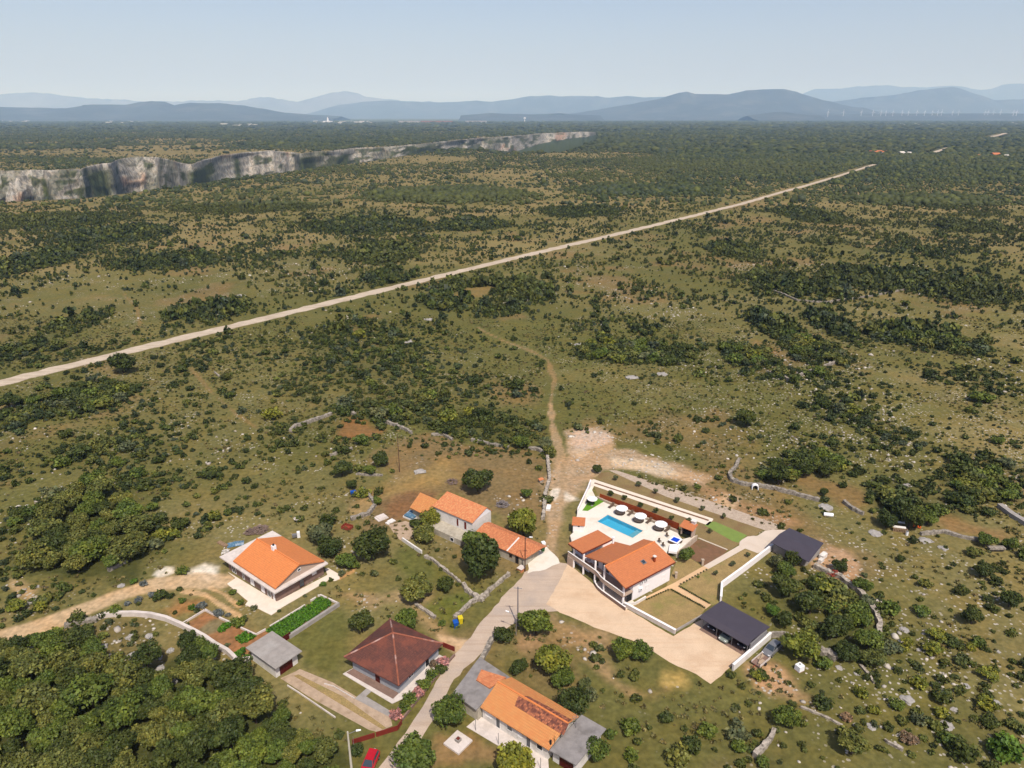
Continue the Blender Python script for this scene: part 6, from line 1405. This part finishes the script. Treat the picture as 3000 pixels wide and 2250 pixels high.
# ------------------------------------------------------------------ stone walls
SW = [('b3',[(1975,470),(1985,560),(1990,640),(1960,740),(1945,920)],'pale dry stone wall along the left side of the lane','stonepale',.7,.9),
 ('b3',[(125,290),(150,255),(240,225),(330,195),(420,160)],'dry stone wall at the far left corner of the small brown enclosure','stone',.9,.9),
 ('b3',[(485,140),(530,130),(590,165)],'short dry stone wall at the top of the small brown enclosure','stone',.9,.8),
 ('b3',[(800,215),(870,240),(950,270),(1000,300)],'dry stone wall right of the small brown enclosure','stone',.7,.8),
 ('b3',[(1140,310),(1230,310),(1290,345)],'stretch of dry stone wall above the brown paddock','stone',.7,.7),
 ('b3',[(1430,350),(1500,365),(1600,385),(1700,400)],'dry stone wall along the upper right edge of the brown paddock','stone',.7,.8),
 ('b3',[(1840,410),(1900,415),(1960,445)],'end of the paddock wall beside the lane','stone',.7,.8),
 ('b3',[(410,460),(490,435),(570,410)],'dry stone wall between the brown enclosure and the paddock','stone',.7,.7),
 ('b3',[(600,590),(690,600),(790,600)],'low dry stone wall below the paddock bushes','stone',.5,.5),
 ('b3',[(640,700),(690,750),(740,810),(690,880),(560,920)],'curving dry stone wall by the tan ground left of the farmhouse','stone',.7,.8),
 ('z1',[(1560,0),(1540,50),(1480,120),(1500,165),(1600,200),(1700,210),(1830,230),(2212,330)],'dry stone wall curving round the brown hollow behind the villa','stone',.7,.9),
 ('b4',[(750,480),(830,540),(910,580)],'dark dry stone wall at the lower edge of the brown hollow','stone',.7,.8),
 ('b4',[(510,1000),(600,1040),(720,1090),(800,1150),(900,1230),(960,1310),(1010,1390),(1040,1470),(1030,1570)],'long curved pale dry stone wall right of the barn','stonepale',.8,.9),
 ('b4',[(1370,740),(1560,720),(1700,760),(1850,790)],'dry stone wall below the red brown clearing','stone',.7,.7),
 ('b4',[(2010,515),(2110,590),(2240,670)],'long grey wall leaving the photo at the right edge','concrete',1.2,1.0),
 ('p',[(2218,838),(2290,862),(2335,882),(2420,888),(2500,876),(2560,868),(2650,850)],'dry stone wall along the thicket on the far heath','stone',.7,.8),
 ('p',[(2247,1092),(2290,1106),(2318,1118)],'left arm of the V shaped dry stone wall','stone',.8,.9),
 ('p',[(2318,1118),(2335,1105),(2390,1085),(2455,1062)],'right arm of the V shaped dry stone wall','stone',.8,.9),
 ('p',[(1460,895),(1520,885),(1590,872)],'low wall below the ring of trees on the heath','stone',1.0,.8),
 ('a2',[(350,905),(600,1075)],'white coped garden wall below the farmhouse yard','whiteold',.3,.8),
 ('a2',[(640,1120),(760,1170),(830,1240),(900,1290),(960,1340),(1040,1400),(1100,1470)],'dry stone wall winding down from the farmhouse garden','stonepale',.45,.6),
 ('a2',[(1140,1480),(1180,1560),(1300,1640),(1400,1700)],'thick heap like stone wall at the end of the farmhouse garden','stonepale',.7,.7),
 ('a4',[(2120,-30),(1900,90),(1690,280)],'thick pale stone wall running down beside the village road','stonepale',.6,.7),
 ('a2',[(1730,1350),(1600,1460),(1480,1560),(1400,1650)],'thick pale stone wall from the junction along the village road','stonepale',.6,.7),
 ('a4',[(1190,100),(1270,160),(1350,210),(1440,275)],'low stone edge above the brown hipped roof','stonepale',.5,.5),
 ('a4',[(2180,560),(2100,700),(2040,830)],'dark dry stone wall on the right side of the village road','stone',.8,.7),
 ('b1',[(600,595),(700,570),(800,545),(905,535)],'rough stone wall at the dirt track end of the curved white wall','stone',1.0,.7),
 ('b2',[(560,310),(640,270),(715,235)],'thin dry stone wall on the left heath','stone',.5,.6),
 ('b2',[(880,1590),(940,1555),(1030,1510)],'dry stone wall at the foot of the tree clump','stone',.8,.9),
 ('b5',[(560,590),(620,610),(690,650)],'rough dry stone wall behind the yellow olive tree','stone',1.3,1.0),
 ('b5',[(880,690),(940,760),(1000,840)],'short pale stone line on the lower right slope','stonepale',.4,.4),
 ('b5',[(1080,1300),(1150,1340),(1230,1385)],'short pale stone line at the bottom right','stonepale',.4,.5),
 ('b5',[(400,1030),(500,1070),(620,1120),(740,1180)],'line of pale stones below the dug earth','stonepale',.4,.3),
 ('b5',[(30,1440),(100,1370),(160,1290),(185,1230)],'pale stone wall end at the bottom centre right','stonepale',.7,.8),
 ('b2',[(1740,-20),(1800,30)],'short stone row on the far heath','stone',.5,.5)]
for i, (k_, pts, lab, mt, th, hh) in enumerate(SW):
    rough = mt in ('stone', 'stonepale')
    wallseg('stone_wall' if rough else 'garden_wall', WP(k_, pts), th, -.1, hh, M[mt], lab, jag=.17 if rough else 0, step=.55 if rough else None, seed=i)
cv = WP('b1', [(905,520),(980,498),(1100,487),(1250,485),(1400,497),(1540,530),(1680,590),(1800,650),(1900,705),(2000,775),(2110,835)]) + WP('c7', [(1480,900),(1560,985)])
wallseg('curved_wall', cv, .55, 0, .9, M['concrete_lt'], 'long curved pale wall between the dirt track garden and the wood')
wallseg('garden_wall', WP('a3', [(150,860),(210,858),(370,832)]), .45, 0, .9, M['concrete_lt'], 'pale wall joining the curved wall to the garage corner')

# ------------------------------------------------------------------ boulders, heaps and odds and ends
ROCK_ME = []
for s_ in range(6):
    bm = bmesh.new(); bmesh.ops.create_icosphere(bm, subdivisions=3, radius=1); rg_ = random.Random(s_); off = Vector((s_*7.3, 2.1, 4.4))
    from mathutils import noise as mn
    for v_ in bm.verts:
        d = v_.co.normalized(); k_ = 1 + .45*mn.noise(d*1.6+off) + .22*mn.noise(d*4+off) + .12*mn.noise(d*9+off); v_.co = Vector((d.x*k_, d.y*k_*.8, d.z*k_*.55))
    me = bpy.data.meshes.new('boulder_mesh'); bm.to_mesh(me); bm.free(); me.materials.append(M['rock']); ROCK_ME.append(me)
def boulder(px, py, wpx, label, i=0, name='boulder', flat=1.0, mat=None, cat='boulder', group=None):
    x, y = at(px, py, .2); r = wpx/ppm(py)/2; o = link_mesh(name, ROCK_ME[i % 6]); o.location = (x, y, r*.12*flat); o.scale = (r, r, r*flat); o.rotation_euler = (0, 0, i*1.7)
    if mat: o.material_slots[0].link = 'OBJECT'; o.material_slots[0].material = mat
    return tag(o, label, cat, group)
for i, (a, b_, w_, lab) in enumerate([(1210,680,90,'white limestone boulder below the curved wall, left of two'),(1385,672,80,'white limestone boulder below the curved wall, right of two'),(850,760,70,'tall pale rock at the left of the outcrop in the wood'),(955,770,90,'broad pale rock in the wood beside the tall one'),
    (1225,850,90,'jagged white boulder in the middle of the wood clearing'),(1405,785,90,'pale boulder right of the jagged one in the wood clearing'),(1575,805,70,'small white boulder near the curved wall'),(1470,870,70,'grey boulder below the small white one'),(215,1010,80,'upright pale rock at the left of the wood'),
    (1405,1080,80,'bright white rock low in the wood'),(1480,970,80,'white rock above the lowest bright ones in the wood'),(1610,1090,70,'rock at the right of the rocks low in the wood'),(30,1200,50,'pale rock at the left edge inside the wood'),
    (285,350,100,'flat grey rock slab between the two yellow green bushes'),(435,335,50,'small flat rock right of the yellow green bushes'),(335,210,55,'flat pale slab above the yellow green bushes'),(1120,200,70,'pale rock on the far verge of the dirt track')]):
    p = PX('b1', a, b_); boulder(p[0], p[1], w_/3.16, lab, i, flat=.35 if i > 12 else 1.0)
for i, (a, b_, w_, lab) in enumerate([(1270,960,110,'pale rock outcrop under the bushes of the lower right slope'),(1590,1170,110,'flat pale rock outcrop near the leafless bush'),(1245,395,80,'grey rock shelf below the curved wall end'),(1570,665,70,'pale rock below the wide yellow bush'),(1360,558,45,'small white rock left of the wide yellow bush'),
    (1750,850,60,'pale rock on the stony slope, middle right'),(1980,985,80,'low pale rock near the right edge'),(980,1180,80,'grey rock hump beside the leafless bush at the bottom right'),(860,750,55,'pale rock below the thicket'),(715,700,60,'pale rock beside the rough stone wall behind the yellow olive tree'),(1650,1040,60,'narrow pale rock on the lower right slope'),(2000,570,50,'grey rock on the slope near the right edge')]):
    p = PX('b5', a, b_); boulder(p[0], p[1], w_/2.765, lab, i+3, flat=.45)
for i, (a, b_, w_, lab) in enumerate([(1500,600,50,'white rock beside the dumped boxes'),(1410,780,110,'grey white heap of stone below the orange junk'),(1560,840,80,'flat pale rock on the open stony pasture'),(1010,720,110,'pale rock shelf left of the dumped boxes'),(610,510,120,'broad grey rock above the white tank'),(1930,370,60,'pointed pale rock in the bushes near the right edge'),(1270,330,60,'pale rock among the bushes'),(1000,320,60,'pale block near the right edge pair of trees')][:7]):
    p = PX('b4', a, b_); boulder(p[0], p[1], w_/2.765, lab, i+1, flat=.35)
for i, (px, py, w_, lab) in enumerate([(1940,1095,34,'pale rock strip under the dark thicket of the heath'),(1700,1010,36,'white rocks left of the dark thicket on the heath'),(1850,1105,40,'pale rock ledge below the dark thicket'),(1190,1000,40,'grey rock on the scrub left of the footpath'),(40,783,18,'small white rock in the scrub at the left edge'),(1170,1195,36,'grey rock above the small brown enclosure'),(700,868,40,'pinkish stony patch on the heath beyond the gravel road'),(1255,935,26,'pale stone near the footpath end')]):
    boulder(px, py, w_, lab, i, flat=.3)
boulder(1229,1381,36,'round heap of white stones on the brown paddock', 2, name='stone_heap', flat=.6, cat='stone heap')
def brush(px, py, w, label, mat, n=90, name='brush_pile', h=1.3):
    x, y = at(px, py, .2); r = w/ppm(py)/2; rg_ = random.Random(int(px)); m_ = MB()
    for i in range(n):
        a = rg_.uniform(0, 6.28); d = r*math.sqrt(rg_.random())*.8; z_ = h*(1-d/r)*rg_.random(); b_ = rg_.uniform(0, 6.28); l_ = rg_.uniform(.3, .9)
        p = Vector((d*math.cos(a), d*math.sin(a), z_+.06)); m_.tube(p-Vector((math.cos(b_),math.sin(b_),rg_.uniform(-.2,.3)))*l_*.5, p+Vector((math.cos(b_),math.sin(b_),rg_.uniform(-.2,.3)))*l_*.5, rg_.uniform(.05,.1), 4)
    o = m_.build(name, mat); o.location = (x, y, 0); return tag(o, label, 'brush pile')
brush(762,1552,58,'long pile of cut branches behind the slab house',M['brush'],150)
brush(733,1560,40,'smaller pile of branches touching the slab house corner',M['brush'],80)
brush(1472,1478,46,'dark heap of branches on the paddock right of the farmhouse',M['polemetal'],110)
brush(1325,1412,40,'grey log pile beside the round tree on the paddock',M['brush'],60)
brush(2446,1684,40,'reddish heap of branches against the curved stone wall',M['rustbox'],80)
brush(2500,1708,18,'small reddish heap beside the round tree on the wall',M['rustbox'],30)
brush(660,1618,24,'heap of pale scrap by the slab house left corner',M['whiteold'],50)
brush(1232,1462,0.1,'x',M['brush'],1) if False else None
def boxthing(name, px, py, dims, rz, parts, label, cat, z=0.0):
    x, y = at(px, py, z+.3); o = empty(name, (x, y, z), R(rz)); tag(o, label, cat)
    for nm, mt, fn in parts: m_ = MB(); fn(m_); m_.build(nm, mt, o)
    return o
def binthing(px, py, mat, label, s=1.0):
    def body(m_): m_.add([(-.24*s,-.26*s,0),(.24*s,-.26*s,0),(.24*s,.26*s,0),(-.24*s,.26*s,0),(-.32*s,-.34*s,.95*s),(.32*s,-.34*s,.95*s),(.32*s,.34*s,.95*s),(-.32*s,.34*s,.95*s)], [(0,3,2,1),(0,1,5,4),(1,2,6,5),(2,3,7,6),(3,0,4,7),(4,5,6,7)])
    def lid(m_): m_.slab([(-.35*s,-.38*s,1.0*s),(.35*s,-.38*s,1.0*s),(.33*s,.38*s,1.08*s),(-.33*s,.38*s,1.08*s)], .05)
    return boxthing('wheelie_bin', px, py, None, 20, [('body',mat,body),('lid',mat,lid)], label, 'bin')
binthing(1335,1834,M['blue'],'blue wheelie bin at the end of the thick roadside wall',1.25); binthing(1349,1821,M['yellow'],'yellow wheelie bin right of the blue one',1.2)
binthing(1590,1611,M['greenplastic'],'dark green bin at the white gravel, the nearer of two',1.1); binthing(1592,1599,M['plasticw'],'pale bin behind the dark green bin at the white gravel',1.1)
boxthing('skip', 1017,1545, None, -25, [('floor',M['rustbox'],lambda m_: m_.box(-1,1,-.7,.7,.1,.2)),('side',M['rustbox'],lambda m_: [m_.box(-1,1,-.74,-.7,.1,.75), m_.box(-1,1,.7,.74,.1,.75), m_.box(-1.04,-1,-.74,.74,.1,.75), m_.box(1,1.04,-.74,.74,.1,.75)])], 'open rusty red box standing on the grass left of the big round tree', 'skip')
boxthing('stone_table', 871,1524, None, 0, [('table_top',M['concrete_lt'],lambda m_: m_.cyl(0,0,.7,.82,.75,14)),('foot',M['concrete'],lambda m_: m_.cyl(0,0,0,.7,.3,8))], 'round stone table alone on the grass behind the slab house', 'table')
boxthing('crate', 1035,1444, None, 20, [('body',M['blue'],lambda m_: m_.box(-.6,.6,-.4,.4,0,.7)),('rim',M['blue'],lambda m_: m_.box(-.65,.65,-.45,.45,.702,.8))], 'bright blue plastic tub by the paddock wall', 'tub')
def tarp(m_):
    rg_ = random.Random(4); n_ = 9; V_ = []; F_ = []
    for j in range(n_):
        for i in range(n_): V_.append(((i/(n_-1)-.5)*3.2, (j/(n_-1)-.5)*1.9, max(.03,(.62+rg_.uniform(-.16,.16))*(1-abs(i/(n_-1)-.5)*1.7)*(1-abs(j/(n_-1)-.5)*1.5))))
    for j in range(n_-1):
        for i in range(n_-1): a = j*n_+i; F_.append((a,a+1,a+n_+1,a+n_))
    m_.add(V_, F_)
boxthing('tarpaulin', 690,1591, None, 18, [('sheet',M['bluetarp'],tarp)], 'crumpled blue tarpaulin behind the slab house', 'tarpaulin')
boxthing('plank_stack', 652,1592, None, -35, [('plank',M['wood'],lambda m_: [m_.box(-1.4,1.4,-.4+i*.2,-.24+i*.2,0,.3+.05*(i%2)) for i in range(4)])], 'stack of pale planks left of the blue tarpaulin', 'planks')
boxthing('water_heater', 875,1570, None, 20, [('tank',M['plasticw'],lambda m_: m_.box(-.3,.3,-.3,.3,0,1.3)),('panel',M['metal'],lambda m_: m_.box(-1.3,-.35,-.4,.3,.3,.9))], 'white box with grey panel behind the slab house roof', 'box')
boxthing('covered_heap', 1205,1512, None, 55, [('base',M['whiteold'],lambda m_: m_.box(-1.1,1.3,-1.5,1.5,0,.35)),('sheet',M['bluetarp'],lambda m_: m_.slab([(-1,-1.3,.75),(1,-1.3,.8),(1.1,1.3,.95),(-1,1.2,.7)],.35))], 'grey blue covered heap on a white base below the lean-to', 'heap')
boxthing('slab_stack', 1119,1513, None, 40, [('slab',M['concrete_lt'],lambda m_: [m_.box(-1.5,1.0,-1.1,1.0,0,.2), m_.box(-1.1,.9,-.8,.9,.203,.36)])], 'stack of pale concrete sheets left of the farmhouse', 'slabs')
boxthing('slab_stack', 1147,1524, None, 50, [('slab',M['whiteold'],lambda m_: [m_.box(-.7,.7,-.6,.7,0,.18), m_.box(-1.5,-.9,-.6,.3,0,.3)])], 'small broken concrete pieces right of the pale sheets', 'slabs')
sheet('path', WP('a2', [(170,700),(390,650),(500,690),(545,825),(420,900),(350,915),(270,860)]), .05, M['pinkpave'])
def arch(m_):
    n_ = 9; pts = [(-.75,0)] + [(.75*-math.cos(math.pi*i/n_), .8+.55*math.sin(math.pi*i/n_)) for i in range(n_+1)] + [(.75,0)]
    pi_ = [(p*.78, q*.86) for p, q in pts]
    for i in range(len(pts)-1):
        a, b_, c_, d_ = pts[i], pts[i+1], pi_[i+1], pi_[i]; m_.add([(a[0],-.45,a[1]),(b_[0],-.45,b_[1]),(c_[0],-.45,c_[1]),(d_[0],-.45,d_[1]),(a[0],.45,a[1]),(b_[0],.45,b_[1]),(c_[0],.45,c_[1]),(d_[0],.45,d_[1])], [(0,3,2,1),(4,5,6,7),(0,1,5,4),(2,3,7,6)])
boxthing('arched_shelter', 2212,1430, None, -10, [('hood',M['plasticw'],arch),('back',M['dark'],lambda m_: m_.box(-.55,.55,.35,.4,0,1.1))], 'small white arched shelter against the stone wall behind the villa', 'shelter')
def tank(m_): m_.tube((-.95,0,.42),(.95,0,.42),.42,14)
boxthing('water_tank', 2427,1509, None, -12, [('tank',M['plasticw'],tank),('cradle',M['metal'],lambda m_: [m_.box(-.7,-.6,-.35,.35,0,.12), m_.box(.6,.7,-.35,.35,0,.12)])], 'white horizontal tank on the rocks behind the barn', 'tank')
boxthing('water_container', 2342,1959, None, 28, [('tank',M['plasticw'],lambda m_: m_.box(-.55,.55,-.5,.5,.12,1.05)),('lid',M['metal'],lambda m_: m_.cyl(.1,.1,1.052,1.12,.15,8)),('pallet',M['wood'],lambda m_: m_.box(-.6,.6,-.55,.55,0,.117))], 'white cube shaped water container under the yellow olive tree', 'container')
boxthing('propped_sheet', 2645,1524, None, -14, [('panel',M['plasticw'],lambda m_: m_.slab([(-.9,-.4,1.0),(.9,-.4,1.0),(.9,.55,1.25),(-.9,.55,1.25)],.06)),('leg',M['metal'],lambda m_: [m_.cyl(-.8,-.3,0,.95,.04), m_.cyl(.8,-.3,0,.95,.04)])], 'white panel propped up under the dark trees', 'panel')
boxthing('low_table', 2640,1533, None, -14, [('panel',M['plasticw'],lambda m_: m_.slab([(-.7,-.25,.5),(.7,-.25,.5),(.7,.25,.62),(-.7,.25,.62)],.08)),('leg',M['metal'],lambda m_: m_.cyl(0,0,0,.42,.05))], 'lower white board in front of the propped panel', 'panel')
boxthing('tiller', 2686,1542, None, -20, [('cover',M['orangeplastic'],lambda m_: m_.slab([(-.8,-.4,.6),(.7,-.5,.5),(.8,.5,.75),(-.7,.4,.85)],.3)),('wheel',M['tyre'],lambda m_: m_.tube((-.3,-.5,.25),(-.3,-.35,.25),.25,10)),('axle',M['dark'],lambda m_: m_.box(-.6,.6,-.3,.3,.1,.3))], 'orange covered machine right of the white panels', 'machine')
boxthing('pallet_stack', 2636,1555, None, -14, [('slat',M['wood'],lambda m_: [m_.box(-1.3+i*.32,-1.12+i*.32,-.1,.1,0,.9) for i in range(9)]+[m_.box(-1.3,1.5,-.14,-.105,.6,.7)]),('sheet',M['whiteold'],lambda m_: m_.slab([(-1.3,.12,.95),(1.2,.12,.9),(1.2,.8,1.0),(-1.3,.8,1.0)],.05))], 'pallet fence with pale sheets below the white panels', 'pallets')
boxthing('drum', 2657,1564, None, 0, [('body',M['plasticw'],lambda m_: m_.cyl(0,0,0,.9,.28,10)),('lid',M['metal'],lambda m_: m_.cyl(0,0,.902,.95,.29,10))], 'white upright drum at the end of the pallet fence', 'drum')
boxthing('stone_bench', 2918,1610, None, 0, [('slab',M['stone'],lambda m_: m_.box(-1.6,1.6,-.5,.5,.5,.9)),('base',M['dark'],lambda m_: m_.box(-1.4,1.4,-.3,.3,0,.498))], 'squared grey stone block between the pair of trees at the right', 'stone block')
boxthing('tile_heap', 1585,1409, None, 30, [('tiles',M['tile_redold'],lambda m_: [m_.slab([(-.7,-.4,.7+i*.08),(.7,-.4,.7+i*.08),(.6,.4,.9+i*.08),(-.6,.4,.9+i*.08)],.07) for i in range(2)]),('base',M['stonepale'],lambda m_: m_.box(-.5,.5,-.4,.4,0,.68))], 'small stack of orange tiles on the lane wall', 'tiles')
boxthing('brick_shed', 1527,1668, None, 52, [('wall',M['tile_redold'],lambda m_: m_.box(-.6,.6,-.5,.5,0,.7)),('slab',M['concrete_lt'],lambda m_: m_.box(-.7,.7,-.6,.6,.703,.78))], 'little orange brick box at the foot of the brown street lamp', 'brick box')
boxthing('white_block', 1607,1487, None, 80, [('body',M['whiteold'],lambda m_: m_.box(-1.0,1.0,-.5,.5,0,.5)),('top',M['plasticw'],lambda m_: m_.box(-.9,.9,-.4,.4,.503,.58))], 'oblong white block on the lane beside the stone wall', 'block')

# ------------------------------------------------------------------ far away: hamlets, church, works, wind farm
def farhouse(px, py, wpx, rm, label, h=1.0, name='farmstead', cat='house', group=None, wm=None):
    x, y = at(px, py); s = wpx*y/FPX; z_ = float(relief(x, y)); o = empty(name, (x, y, z_), random.Random(int(px)).uniform(-.4,.4)); tag(o, label, cat, group)
    w_, d_, hh = s, s*.7, max(5.0, s*.3)*h; MB().box(-w_/2,w_/2,-d_/2,d_/2,0,hh).build('wall', wm or M['whiteold'], o); e_ = s*.05
    m_ = MB(); m_.slab([(-w_/2-e_,-d_/2-e_,hh),(w_/2+e_,-d_/2-e_,hh),(w_/2+e_,0,hh+d_*.3),(-w_/2-e_,0,hh+d_*.3)],.3); m_.slab([(-w_/2-e_,0,hh+d_*.3),(w_/2+e_,0,hh+d_*.3),(w_/2+e_,d_/2+e_,hh),(-w_/2-e_,d_/2+e_,hh)],.3); m_.build('roof', rm, o); return o
for i, (a, w_) in enumerate([(2550,9),(2562,12),(2575,13),(2588,12),(2600,11)]): farhouse(a, 449+(i%2)*2, w_, M['tile_new'], ['leftmost','second','third','fourth','rightmost'][i]+' red roofed house of the far hamlet at the end of the gravel road')
for a, b_, w_, lab in [(2640,453,16,'white farm building right of the far red roofed hamlet'),(2662,453,10,'small white building at the right of the far hamlet')]: farhouse(a, b_, w_, M['whiteold'], lab)
farhouse(2914,459,22,M['tile_new'],'red roofed house alone near the right edge of the plain'); farhouse(2947,462,10,M['whiteold'],'small white house right of the lone red roofed one'); farhouse(2864,461,8,M['tile_new'],'tiny red roofed house left of the lone one')
farhouse(1243,383,8,M['tile_new'],'tiny red roofed house on the canyon rim plain')
rnd = random.Random(21)
tag(MB().box(-.5,.5,-.5,.5,0,1).build('far_town', M['whiteold']), 'x') if False else None
m_ = MB()
for px0, px1, py, n_ in ((920,1100,358,26),(650,760,366,10),(2620,3000,366,36),(2880,2990,360,14),(300,420,358,8),(0,90,356,10),(1960,2080,362,10)):
    for i in range(n_):
        px = rnd.uniform(px0, px1); x, y = at(px, py+rnd.uniform(-2,3)); s = rnd.uniform(14, 34); m_.box(x-s, x+s, y-s*.6, y+s*.6, 0, rnd.uniform(7, 13))
tag(m_.build('town_buildings', M['whiteold']), 'far pale town buildings strung along the plain below the hills', 'buildings', kind='stuff')
for i, (a, b_, c_) in enumerate([(1170,1230,'left'),(1235,1325,'middle'),(1365,1425,'right')]):
    x0, y0 = at(a, 359); x1, _ = at(b_, 359); o = empty('factory_hall', ((x0+x1)/2, y0, 0)); tag(o, c_ + ' long low hall of the far works on the plain', 'factory')
    L_ = (x1-x0); MB().box(-L_/2,L_/2,-60,60,0,16).build('wall', M['whiteold'] if i != 1 else M['tile_redold'], o); MB().box(-L_/2-5,L_/2+5,-65,65,16.2,19).build('roof', M['concrete_lt'] if i != 1 else M['tile_farm'], o)
x, y = at(961, 358.5); o = empty('church', (x, y, 0)); tag(o, 'white church with a slim tower far away on the plain', 'church'); MB().box(-60,60,-20,20,0,16).build('nave', M['plasticw'], o); m_ = MB(); m_.box(-9,9,-9,9,0,52); m_.cyl(0,0,52.1,68,8,8,1); m_.build('tower', M['plasticw'], o)
x, y = at(1537, 357); o = empty('water_tower', (x, y, 0)); tag(o, 'white tower standing alone on the far plain', 'tower'); MB().cyl(0,0,0,42,6,8).build('shaft', M['plasticw'], o); MB().cyl(0,0,42.2,60,16,10).build('tank', M['plasticw'], o)
ridge('hills', [(2250,341),(2380,337),(2500,335),(2700,333.5),(2900,333),(3100,334),(3400,338)], 14000, M['hill'], 9, 4, .12)
tb_ = MB(); tb_.cyl(0,0,0,118,3.4,8,2.2); twr = None
tur = None
for i, a in enumerate([940,1040,1155,1230,1283,1315,1360,1420,1460,1515,1565,1615,1650,1675,1745,1785,1955,1975,2010,2055,2140,2160]):
    px = 2000 + a/2.212; D_ = 13300.0; x = (px-1500)/FPX*D_/1.069*1.02; rb = rnd.uniform(0, 2)
    if tur is None:
        tur = empty('wind_turbine', (0,0,0)); tb_.build('tower', M['turbine'], tur); MB().box(-2.5,2.5,-7,5,118,123).build('nacelle', M['turbine'], tur)
        for k_ in range(3):
            m_ = MB(); t = 2*math.pi*k_/3; d = Vector((math.sin(t), 0, math.cos(t))); m_.tube(Vector((0,-7.5,120.5)), Vector((0,-7.5,120.5))+d*48, 2.4, 4, .5); m_.build('blade', M['turbine'], tur)
        o = tur
    else: o = copy_tree(tur)
    o.location = (x, D_*1.02, 28); o.rotation_euler = (0, rb*0, rnd.uniform(-.5,.5)); tag(o, 'white wind turbine of the wind farm below the right hand hills', 'wind turbine', 'wind farm turbines')
